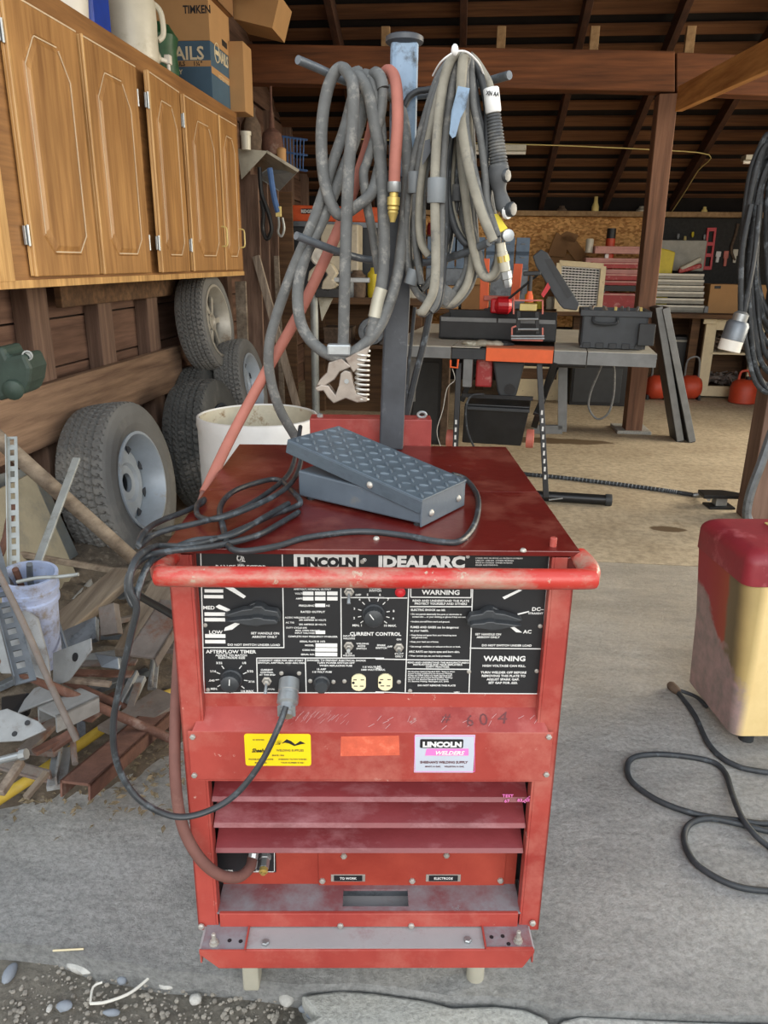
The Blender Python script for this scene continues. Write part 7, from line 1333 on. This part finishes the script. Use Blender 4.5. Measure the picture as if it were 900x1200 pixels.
# things on the floor at the back
def floor_can(px, py, v, s_, label, name='gas_can', cat='gas can'):
    c = GZ(px, py, 0); c.z = 0; t_ = thing(name, label, cat, c, FG); mb = MB(); mb.lathe([(.11 * s_, 0), (.125 * s_, .01), (.125 * s_, .14 * s_), (.11 * s_, .19 * s_), (.07 * s_, .22 * s_), (.05 * s_, .225 * s_)], c, seg=20); part(mb, 'can_body', 'can_red', t_, True)
    mb = MB(); mb.lathe([(.03 * s_, 0), (.03 * s_, .03 * s_)], c + V((.03 * s_, 0, .22 * s_)), seg=12); part(mb, 'can_cap', 'black_panel', t_, True)
    mb = MB(); mb.tube([c + V((-.06 * s_, 0, .19 * s_)), c + V((-.05 * s_, 0, .29 * s_)), c + V((.02 * s_, 0, .30 * s_)), c + V((.05 * s_, 0, .22 * s_))], .012 * s_, 8, 4); part(mb, 'handle', 'can_red', t_, True); return t_
floor_can(869, 472, 0, 1.0, 'faded orange-red fuel can standing in front of the cream cabinet')
for (px, py, lb) in ((768, 468, 'bright orange tank on the floor left of the leaning steel leaves'), (806, 468, 'bright orange tank on the floor right of the leaning steel leaves')):
    c = GZ(px, py, 0); c.z = .12; t_ = thing('orange_tank', lb, 'tank', (c.x, c.y, 0), FG); mb = MB(); mb.lathe([(.04, -.11), (.09, -.09), (.115, -.05), (.115, .05), (.09, .09), (.04, .11)], c, (1, .1, 0), 20); part(mb, 'tank_body', 'can_red', t_, True)
    mb = MB(); mb.tube([c + V((-.06, 0, .1)), c + V((-.05, 0, .26)), c + V((.05, 0, .28)), c + V((.07, 0, .1))], .010, 8, 4); part(mb, 'tank_handle', 'table_edge', t_, True)
    for s_ in (-1, 1): mb = MB(); mb.box(c.x + s_ * .09 - .012, c.x + s_ * .09 + .012, c.y - .06, c.y + .06, 0, .05, .003); part(mb, 'tank_foot', 'black_steel', t_)
o, q = crate(667, 428, 737, 471, 7.1, .5, 'black_panel', 'black_cabinet', 'large black cabinet on the floor seen below the right wing of the saw table', 'cabinet', base=0); x0, x1, z0, z1 = q
mb = MB(); mb.box(x0 + .02, x1 - .05, 7.09, 7.1, .03, z1 - .03, .003); part(mb, 'door', 'black_plastic', o)
o, q = crate(481, 420, 527, 466, 5.3, .45, 'black_panel', 'dark_cabinet', 'dark cabinet on the floor seen below the left wing of the saw table', 'cabinet', base=0); x0, x1, z0, z1 = q
mb = MB(); mb.box(x0 + .02, x1 - .07, 5.29, 5.3, .03, z1 - .03, .003); part(mb, 'door', 'black_plastic', o); mb = MB(); mb.box(x1 - .05, x1 + .002, 5.285, 5.76, 0, z1, .003); part(mb, 'side_post', 'junk_brown', o)
o, q = crate(598, 425, 660, 460, 7.3, .3, 'cream_paint', 'white_crate', 'whitish crate on the floor behind the saw table stand', 'crate', base=0); x0, x1, z0, z1 = q
mb = MB(); mb.box(x0 + .05, x1 - .05, 7.29, 7.3, z1 - .16, z1 - .06, .002); part(mb, 'crate_slat', 'bench_wood', o)
o, q = crate(783, 395, 812, 462, 7.9, .25, 'black_panel', 'black_drum_box', 'dark box standing under the grey tool chest', 'box', base=0); x0, x1, z0, z1 = q
mb = MB(); mb.box(x0, x1, 7.89, 7.9, z1 - .05, z1 - .03, .001); part(mb, 'box_rim', 'toolbox_grey', o)
# steel leaves leaning on the table end
g1 = GZ(803, 519, 0)
for k, (pa, pb, lb) in enumerate((((772, 360), (797, 518), 'dark steel table leaf leaning by the shed post, left of the pair'), ((780, 361), (811, 519), 'dark steel table leaf leaning by the shed post, right of the pair'))):
    bot = GZ(*pb, 0); top = GV(*pa, bot.y + .04); d = top - bot; sd = V((0, 1, 0)); nn = d.cross(sd).normalized(); th = .032
    mb = MB(); pts = [bot - nn * th * .8, bot - nn * th * .8 + V((0, .2, 0)), top - nn * th * .8 + V((0, .2, 0)), top - nn * th * .8]; mb.poly(pts, nn * th * 1.6); lf = solo(mb, 'table_leaf', 'black_plastic', bot, lb, 'table leaf', 'steel table leaves leaning by the post', bevel=.004)
    mb = MB(); mb.beam(bot + V((0, -.004, .01)), top + V((0, -.004, 0)), th * 1.5, .012, up=(0, 1, 0), bv=.002); part(mb, 'leaf_edge', 'table_edge', lf)
# braided hose and clamp on the floor
P = [IZ(560, 548, .01), IZ(600, 554, .01), IZ(660, 560, .01), IZ(720, 567, .01), IZ(780, 575, .01), IZ(812, 580, .01)]
mb = MB(); mb.tube(P, .013, 8, 22, rfn=lambda t: 1.0); 
bh = solo(mb, 'braided_hose', 'black_rubber', P[2], 'black braided hose lying across the shed floor behind the welder', 'hose', smooth=True, F=FI)
L0 = [P[0].lerp(P[1], .5)]
for k in range(60):
    t = k / 59 * 4.4; i = min(4, int(t)); c = P[i].lerp(P[i + 1], t - i); d = (P[i + 1] - P[i]).normalized()
    mb = MB(); mb.lathe([(.0128, -.003), (.0150, -.0015), (.0150, .0015), (.0128, .003)], c, d, 8); part(mb, 'braid_ring', 'steel_grey', bh)
a = IZ(812, 580, .012); mb = MB(); mb.lathe([(.010, 0), (.014, .01), (.014, .05), (.009, .06)], a, (1, -.1, 0), 10); part(mb, 'hose_ferrule', 'zinc', bh, True)
c = IZ(842, 594, 0); hc = thing('floor_clamp', 'black clamp head lying at the end of the braided hose', 'clamp', c, FI)
mb = MB(); mb.box(c.x - .07, c.x + .07, c.y - .05, c.y + .05, 0, .012, .003); part(mb, 'clamp_base', 'black_steel', hc)
mb = MB(); mb.box(c.x - .03, c.x + .03, c.y - .03, c.y + .03, .012, .06, .004); part(mb, 'clamp_block', 'zinc', hc)
mb = MB(); mb.poly([V((c.x - .11, c.y - .05, .06)), V((c.x + .10, c.y - .05, .06)), V((c.x + .12, c.y, .06)), V((c.x + .03, c.y + .06, .06)), V((c.x - .10, c.y + .06, .06))], (0, 0, .02)); part(mb, 'clamp_plate', 'black_steel', hc, bevel=.003)
mb = MB(); mb.tube([IZ(820, 580, .02), IZ(830, 584, .03), c + V((-.06, 0, .04))], .009, 8, 3); part(mb, 'swivel', 'zinc', hc, True)
# hanging coil of black cable on the right post, with connector
Yc = 3.3
hk = thing('hanging_cable', 'thick coil of black power cable hanging at the right edge, with a grey plug', 'cable', IY(905, 300, Yc), FI)
rnd = random.Random(4)
for k in range(13):
    cx_ = 905 + rnd.uniform(-6, 8); rx = 36 - k * 1.6 + rnd.uniform(-3, 3); top = 168 + rnd.uniform(-12, 18); bot = 466 - k * 9 + rnd.uniform(-8, 8); cyy = (top + bot) / 2; ry = (bot - top) / 2; P = []
    for q in range(16):
        t = 2 * math.pi * q / 16; P.append(IY(cx_ + rx * math.cos(t) * (1 + .18 * math.sin(t)) + rnd.uniform(-2, 2), cyy + ry * math.sin(t), Yc - .05 + .012 * k + rnd.uniform(-.008, .008)))
    mb = MB(); mb.tube(P, .0105, 9, 4, True); part(mb, 'cable_turn', 'black_rubber', hk, True)
mb = MB(); mb.tube([IY(880, 240, Yc - .08), IY(870, 290, Yc - .1), IY(868, 340, Yc - .11), IY(868, 372, Yc - .11)], .011, 9, 5); mb.tube([IY(890, 240, Yc - .08), IY(884, 300, Yc - .1), IY(876, 345, Yc - .11), IY(871, 372, Yc - .11)], .010, 9, 5); part(mb, 'cable_drop', 'black_rubber', hk, True)
a, b_ = IY(869, 368, Yc - .12), IY(854, 410, Yc - .12); ax = b_ - a; Ls = ax.length
mb = MB(); mb.lathe([(.018, -.01), (.03, 0), (.03, Ls * .25)], a, ax, 18); pl2 = part(mb, 'plug_clamp', 'zinc', hk, True)
mb = MB(); mb.lathe([(.038, Ls * .2), (.046, Ls * .28), (.046, Ls * .72), (.040, Ls * .75)], a, ax, 20); part(mb, 'plug_body', 'steel_grey', hk, True)
mb = MB(); mb.lathe([(.045, Ls * .73), (.045, Ls * 1.02), (.035, Ls * 1.04), (.034, Ls * .95), (.0001, Ls * .95)], a, ax, 20); part(mb, 'plug_face', 'white_plastic', hk, True)
mb = MB(); 
for k, (a0, y_) in enumerate(((892, 520), (886, 545), (882, 580))): pass
mb.tube([IY(905, 505, 3.45), IY(893, 540, 3.45), IY(880, 575, 3.45), IY(875, 600, 3.45), IY(878, 612, 3.45)], .022, 8, 5); mb.tube([IY(915, 525, 3.42), IY(900, 560, 3.42), IY(892, 590, 3.42), IY(890, 620, 3.42)], .016, 8, 5)
mb.tube([IY(900, 170, 3.3), IY(903, 120, 3.34), IY(906, 60, 3.4)], .012, 8, 3)
mb.bm.free(); mb = MB(); mb.tube([IY(905, 505, 3.45), IY(893, 540, 3.45), IY(880, 575, 3.45), IY(875, 600, 3.45), IY(878, 612, 3.45)], .022, 8, 5); solo(mb, 'grey_hose', 'steel_grey', IY(885, 580, 3.45), 'thick blue-grey hose standing against the right post behind the red cabinet', 'hose', smooth=True, F=FI)
# ceiling lamps, wire, ledge items
for (p0, p1, v_, lb) in (((592, 169), (617, 181), 7.2, 'small fluorescent lamp box under the roof, behind the torch cable'), ((873, 181), (900, 192), 7.0, 'fluorescent lamp box under the roof at the right edge')):
    a, b_ = GV(p0[0], p1[1], v_), GV(p1[0], p0[1], v_); lt = thing('ceiling_lamp', lb, 'lamp', (a.x, v_, a.z), FG)
    mb = MB(); mb.box(a.x - (.4 if p0[0] < 800 else 0), b_.x + (0 if p0[0] < 800 else .4), v_, v_ + .12, a.z + .03, b_.z, .004); part(mb, 'lamp_housing', 'hood_metal', lt)
    mb = MB(); mb.cyl((a.x - (.4 if p0[0] < 800 else 0), v_ + .05, a.z + .018), (b_.x, v_ + .05, a.z + .018), .014, seg=10); part(mb, 'lamp_tube', 'white_plastic', lt, True)
P = [GR(a, b_) for a, b_ in ((400, 157), (580, 163), (650, 165), (700, 167), (760, 170), (828, 176), (815, 195), (800, 220), (785, 243))]
mb = MB(); mb.tube([p + V((0, -.10, -.05)) for p in P], .0045, 6, 4); solo(mb, 'roof_wire', 'light_trim', P[4] + V((0, -.1, -.05)), 'tan electric wire strung across the rafters and down to the wall', 'wire', smooth=True)
ze = zo + .05
for (px, h_, r0, mt, lb, nm) in ((697, .14, .035, 'bulb_cream', 'cream bulb-shaped bottle on the ledge above the chipboard', 'bottle'), (752, .05, .06, 'hood_metal', 'pale dish on the ledge beside the shed post', 'dish'), (658, .05, .05, 'junk_brown', 'dark tin on the ledge above the chipboard', 'tin'), (825, .05, .03, 'bulb_cream', 'small pale jar on the ledge at right', 'jar')):
    c = GV(px, 250, VB - .09); mb = MB(); mb.lathe([(r0, 0), (r0, h_ * .3), (r0 * .6, h_ * .6), (r0 * .5, h_)], (c.x, VB - .09, ze), seg=14); solo(mb, nm, mt, (c.x, VB - .09, ze), lb, nm, smooth=True)
x0, x1, z0, z1 = rct(580, 252, 632, 241, VB - .14); mb = MB(); mb.box(x0, x1, VB - .14, VB - .05, ze, z1 + .02, .003); solo(mb, 'ledge_board', 'pale_wood', (x0, VB - .14, ze), 'short wooden board on the ledge behind the torch cable', 'board')
# ================================================================== LEFT BACK CORNER
uh = -1.25
hd = thing('metal_hood', 'bent galvanised sheet metal hood above the leaning boards, right of the cabinets', 'metal hood', GV(300, 200, 5.0), FG)
v0, v1 = 4.95, 5.9
R0, R1 = GV(314, 178, v0), GV(350, 200, v0)
mb = MB(); mb.poly([GV(278, 174, v0), GV(314, 177, v0), GV(283, 210, v0)], (0, .006, 0)); part(mb, 'front_cheek', 'hood_metal', hd)
mb = MB(); mb.poly([GV(313, 176, v0), GV(351, 199, v0), GV(349, 202, v0), GV(313, 179.5, v0)], (-.25, .45, 0)); part(mb, 'roof_sheet', 'hood_metal', hd)
mb = MB(); mb.poly([GV(300, 207, 5.2), GV(313, 198, 5.2), GV(349, 201, 5.0), GV(327, 224, 5.2)], (0, .006, 0)); part(mb, 'inner_sheet', 'galvanised', hd)
rb = [((290, 205), (300, 470), 5.0, .14, 'old_stud', 'wide weathered board standing at the end of the cabinets, leftmost'), ((303, 212), (312, 470), 5.15, .12, 'post_grey', 'brown board standing under the metal hood, second from the cabinets'), ((318, 222), (320, 470), 5.4, .10, 'old_stud', 'brown board standing under the right side of the hood'), ((300, 300), (345, 465), 4.9, .05, 'driftwood', 'pale slat leaning in the corner below the hood'), ((324, 300), (331, 470), 5.25, .035, 'weathered', 'thin grey slat leaning rightmost under the hood'), ((330, 225), (338, 460), 5.9, .16, 'bench_wood', 'dark broad board at the back of the corner, right of the hood'), ((282, 330), (286, 430), 4.75, .07, 'weathered', 'light grey board under the end of the cabinets')]
for pa, pb, v_, w_, mt, lb in rb:
    a = GV(*pa, v_ + .12); b_ = GV(*pb, v_); 
    if b_.z > 0: b_ = b_ + (b_ - a) * (b_.z / max(1e-3, (a.z - b_.z)))
    mb = MB(); mb.beam(b_, a, w_, .025, up=(0, 1, 0), bv=.003); solo(mb, 'leaning_board', mt, b_, lb, 'board')
mb = MB(); mb.tube([GV(a, b_, 4.948) for a, b_ in ((304, 196), (306, 225), (311, 240), (316, 255), (318, 270), (313, 280), (308, 268), (309, 250), (306, 235))], .014, 7, 5); solo(mb, 'hanging_chain', 'black_steel', GV(308, 212, 4.88), 'dark chain bunched below the metal hood', 'chain', smooth=True)
mb = MB(); mb.tube([GV(a, b_, 4.9) for a, b_ in ((316, 197), (321, 230), (326, 249))], .018, 8, 4); solo(mb, 'blue_strap', 'blue_rope', GV(318, 215, 4.9), 'blue rag strip hanging below the metal hood', 'rag', smooth=True)
mb = MB(); mb.tube([GV(a, b_, 4.9) for a, b_ in ((325, 241), (327, 262), (326, 272), (330, 277), (333, 268), (331, 255))], .0075, 7, 5); o = solo(mb, 'wire_hook', 'galvanised', GV(326, 250, 4.9), 'pale hooked wire hanging below the blue rag', 'hook', smooth=True)
mb = MB(); a = GV(326, 250, 4.9); mb.box(a.x - .015, a.x + .02, a.y - .01, a.y + .01, a.z - .02, a.z + .04, .003); part(mb, 'wooden_grip', 'light_trim', o)
mb = MB(); c = GV(294, 160, 5.1); mb.lathe([(.05, -.12), (.065, -.02), (.06, .06), (.03, .12), (.035, .16)], c, seg=14, fn=lambda k, r0, t: 1 + .12 * math.sin(k * 1.7)); solo(mb, 'oil_lamp', 'junk_brown', c - V((0, 0, .12)), 'old brown object on the hood beside the cabinet end', 'old lamp', smooth=True)
mb = MB(); c = GV(319, 166, 5.3); mb.lathe([(.06, -.08), (.075, -.02), (.06, .05), (.02, .08), (.008, .2), (.008, .32)], c, seg=14); solo(mb, 'rusty_pump', 'rust', c - V((0, 0, .08)), 'rusty round canister with a thin rod above the hood', 'canister', smooth=True)
a = GV(288, 165, 4.85); mb = MB(); mb.lathe([(.028, -.05), (.03, .03), (.034, .03), (.034, .05)], a, seg=14); solo(mb, 'white_jar', 'jug_white', a - V((0, 0, .05)), 'small white jar peeking out at the end of the cabinets', 'jar', smooth=True)
mb = MB(); a = GV(330, 183, 5.2); mb.lathe([(.028, -.03), (.03, .04), (.02, .05)], a, seg=12); solo(mb, 'small_tin', 'cardboard', a - V((0, 0, .03)), 'small tan tin on the slope of the metal hood', 'tin', smooth=True)
# blue wire basket
bs = thing('wire_basket', 'blue wire basket on the wall above the metal hood', 'basket', GV(345, 180, 6.2), FG); v_ = 6.2
for (ya_, w_) in ((160, 1.0), (178, 1.0), (196, .8)):
    mb = MB(); mb.tube([GV(331, ya_, v_), GV(358, ya_ + 4, v_), GV(360, ya_ + 4, v_ + .3), GV(332, ya_, v_ + .3)], .008, 6, 1, True); part(mb, 'basket_hoop', 'blue_rope', bs)
mb = MB()
for k in range(7): a = GV(332 + k * 4, 160 + k * .6, v_); b_ = GV(334 + k * 3.5, 196 + k * .4, v_); mb.cyl(a, b_, .005, seg=6)
part(mb, 'basket_wires', 'blue_rope', bs)
# left bench: top, legs, shelf
vl = 5.9; zl_ = GV(420, 349, vl).z; xl0, xl1 = GV(352, 349, vl).x, GV(498, 349, vl).x
lb_ = thing('side_bench', 'wooden bench crowded with tools in the back left, behind the ground cable', 'workbench', (xl0, vl, 0), FG)
mb = MB(); mb.box(xl0, xl1, vl, vl + .6, zl_ - .05, zl_, .004); part(mb, 'bench_top', 'bench_wood', lb_)
zsh = GV(420, 405, vl).z; mb = MB(); mb.box(xl0, xl1, vl + .05, vl + .55, zsh - .03, zsh, .004); part(mb, 'bench_shelf', 'bench_wood', lb_)
for u in (xl1 - .09, xl0 + .02):
    for vv in (vl + .01, vl + .5): mb = MB(); mb.box(u, u + .07, vv, vv + .07, 0, zl_ - .05, .003); part(mb, 'leg', 'bench_wood', lb_)
mb = MB(); mb.box(xl0, xl1, vl + .56, vl + .58, .0, zl_ - .05); part(mb, 'back_board', 'bench_wood', lb_)
pp = GV(368, 345, 5.3); qq = GZ(366, 521, 0); mb = MB(); mb.cyl((qq.x, 5.3, 0), (pp.x, 5.3, pp.z), .028, seg=14); o = solo(mb, 'vise_stand', 'galvanised', (qq.x, 5.3, 0), 'pale steel pipe stand left of the ground clamp', 'stand', smooth=True)
mb = MB(); mb.poly([GV(a, b_, 5.3) for a, b_ in ((373, 348), (392, 345), (377, 376))], (0, .02, 0)); part(mb, 'gusset', 'hood_metal', o)
mb = MB(); a, b_ = GV(371, 348, 5.25), GV(402, 338, 5.25); mb.box(a.x, b_.x, 5.2, 5.32, a.z, b_.z, .004); part(mb, 'vise_slide', 'black_steel', o)
mb = MB(); a, b_ = GV(394, 349, 5.2), GV(437, 327, 5.2)
mb.box(GV(381, 332, 5.2).x, GV(432, 332, 5.2).x, 5.22, 5.28, GV(400, 331, 5.2).z, GV(400, 325, 5.2).z, .004); part(mb, 'vise_screw', 'zinc', o)
mb = MB(); a = [GV(x_, y_, 5.2) for x_, y_ in ((362, 318), (375, 306), (388, 309), (395, 320), (390, 328), (396, 334), (385, 343), (376, 340), (378, 330), (384, 322), (379, 315), (370, 318), (366, 330), (360, 330))]; mb.poly(a, (0, .09, 0)); part(mb, 'vise_jaw', 'beige_machine', o, bevel=.008)
gb = thing('tool_box_orange', 'black tool box with an orange lid on the side bench, behind the ground cable', 'tool box', GV(390, 262, 6.6), FG)
v_ = 6.35; a, b_ = GV(334, 262, v_), GV(452, 240, v_); mb = MB(); mb.poly([GV(334, 259, v_), GV(452, 261, v_), GV(448, 243, v_), GV(338, 240, v_)], (0, .35, 0)); ol = part(mb, 'orange_lid', 'orange_tool', gb, bevel=.01)
mb = MB(); mb.poly([GV(336, 265, v_), GV(450, 267, v_), GV(452, 261, v_), GV(334, 259, v_)], (0, .36, 0)); part(mb, 'lid_band', 'steel_grey', gb)
a, b_ = GV(337, 348, v_), GV(450, 266, v_); mb = MB(); mb.box(a.x, b_.x, v_ + .02, v_ + .34, zl_, b_.z, .01); part(mb, 'box_body', 'black_plastic', gb)
a, b_ = GV(353, 250.5, v_ - .006), GV(367, 244.5, v_ - .006); mb = MB(); mb.box(a.x, b_.x, v_ - .008, v_ + .002, a.z, b_.z, .004); bp = part(mb, 'badge', 'black_ink', ol)
mb = MB(); mb.text('RIDGID', fT(360, 249.4, v_ - .008), 3.2 * 6.3 / 880, .05, 'CENTER', .9); part(mb, 'lettering', 'white_ink', bp)
gm2 = thing('bench_grinder', 'beige bench machine with a round white dial on the side bench', 'bench machine', GV(395, 348, 6.0), FG); v_ = 6.02
a, b_ = GV(376, 318, v_), GV(420, 263, v_); mb = MB(); mb.box(a.x, b_.x, v_, v_ + .25, a.z, b_.z, .012); part(mb, 'machine_body', 'beige_machine', gm2)
mb = MB(); mb.box(a.x + .03, b_.x - .03, v_ + .03, v_ + .2, zl_, a.z + .01, .01); part(mb, 'pedestal', 'steel_grey', gm2)
c = GV(375, 300, v_ - .06); mb = MB(); mb.lathe([(.075, .06), (.075, 0), (.062, -.008), (.058, .002), (.030, .002), (.028, -.01), (.0001, -.012)], c, (0, -1, 0) if 0 else (0, 1, 0), 24); part(mb, 'dial', 'white_plastic', gm2, True)
mb = MB(); q = GV(397, 295, v_); mb.box(q.x - .05, q.x + .05, v_ - .01, v_, q.z - .03, q.z + .03, .003); mb.box(q.x - .01, q.x + .08, v_ - .006, v_, q.z + .13, q.z + .18, .002); part(mb, 'switch_plate', 'black_panel', gm2)
for k, (px, mt, h_, r0, lb, nm) in enumerate(((404, 'steel_grey', .17, .09, 'grey motor on the side bench left of the yellow cans', 'motor'), (418, 'junk_brown', .20, .07, 'brown tin between the motor and the yellow cans on the side bench', 'tin'), (437, 'yellow_tool', .22, .05, 'taller yellow can on the side bench', 'can'), (446, 'yellow_tool', .13, .05, 'shorter yellow can on the side bench', 'can'), (470, 'yellow_tool', .20, .06, 'yellow can on the side bench, right of the mast', 'can'), (484, 'jug_white', .15, .06, 'white can on the side bench, rightmost', 'can'))):
    c = GV(px, 345, 5.98); mb = MB(); mb.lathe([(r0 * .9, 0), (r0, h_ * .1), (r0, h_ * .8), (r0 * .6, h_ * .9), (r0 * .5, h_)], (c.x, 6.0 + .02 * k, zl_), seg=16); solo(mb, nm, mt, (c.x, 6.0, zl_), lb, nm, smooth=True)
c = GV(435, 386, 5.95); mb = MB(); mb.lathe([(.10, -.04), (.105, -.03), (.105, .03), (.10, .04), (.06, .04), (.055, .02), (.03, .02), (.028, .045), (.0001, .045)], (c.x, 5.99, zsh + .105), (0, -1, 0), 28); solo(mb, 'small_wheel', 'steel_grey', (c.x, 5.99, zsh), 'small grey wheel on the lower shelf of the side bench', 'wheel', smooth=True)  # a small grey wheel, rim and hub turned in one piece
for k, (px, w_, h_, mt, lb) in enumerate(((395, .22, .12, 'junk_brown', 'brown box on the lower shelf left of the grey wheel'), (455, .16, .10, 'rusty_steel', 'rusty box on the lower shelf right of the grey wheel'))):
    c = GV(px, 400, 6.0); mb = MB(); mb.box(c.x - w_ / 2, c.x + w_ / 2, 6.02, 6.25, zsh, zsh + h_, .006); o = solo(mb, 'shelf_box', mt, (c.x, 6.1, zsh), lb, 'box'); mb = MB(); mb.box(c.x - w_ / 2 - .004, c.x + w_ / 2 + .004, 6.015, 6.255, zsh + h_ - .02, zsh + h_ + .004, .003); part(mb, 'box_lid', mt, o)
# shelf of small things above, at the chipboard
zz = GV(470, 275, 8.2).z
sh2 = thing('wall_shelf', 'narrow wooden shelf on the chipboard wall, behind the cables', 'shelf', GV(440, 276, 8.2), FG); x0, x1 = GV(400, 276, 8.2).x, GV(545, 276, 8.2).x
mb = MB(); mb.box(x0, x1, 8.15, 8.47, zz - .02, zz, .003); part(mb, 'shelf_board', 'bench_wood', sh2)
for u in (x0 + .1, x1 - .1): mb = MB(); mb.poly([V((u, 8.2, zz - .02)), V((u, 8.465, zz - .02)), V((u, 8.465, zz - .2))], (.02, 0, 0)); part(mb, 'bracket', 'black_steel', sh2)
for k, (px, mt, h_, lb) in enumerate(((425, 'cardboard', .2, 'tan box on the wall shelf, leftmost'), (438, 'jug_white', .12, 'white jar on the wall shelf behind the mast'), (520, 'yellow_tool', .10, 'yellow jar on the wall shelf, right of the cables'), (507, 'toolbox_red', .12, 'red jar on the wall shelf between the cable loops'))):
    c = GV(px, 270, 8.25); mb = MB(); mb.lathe([(.06, 0), (.06, h_ * .8), (.05, h_ * .85), (.05, h_)], (c.x, 8.25, zz), seg=12); solo(mb, 'shelf_jar', mt, (c.x, 8.25, zz), lb, 'jar', smooth=True)
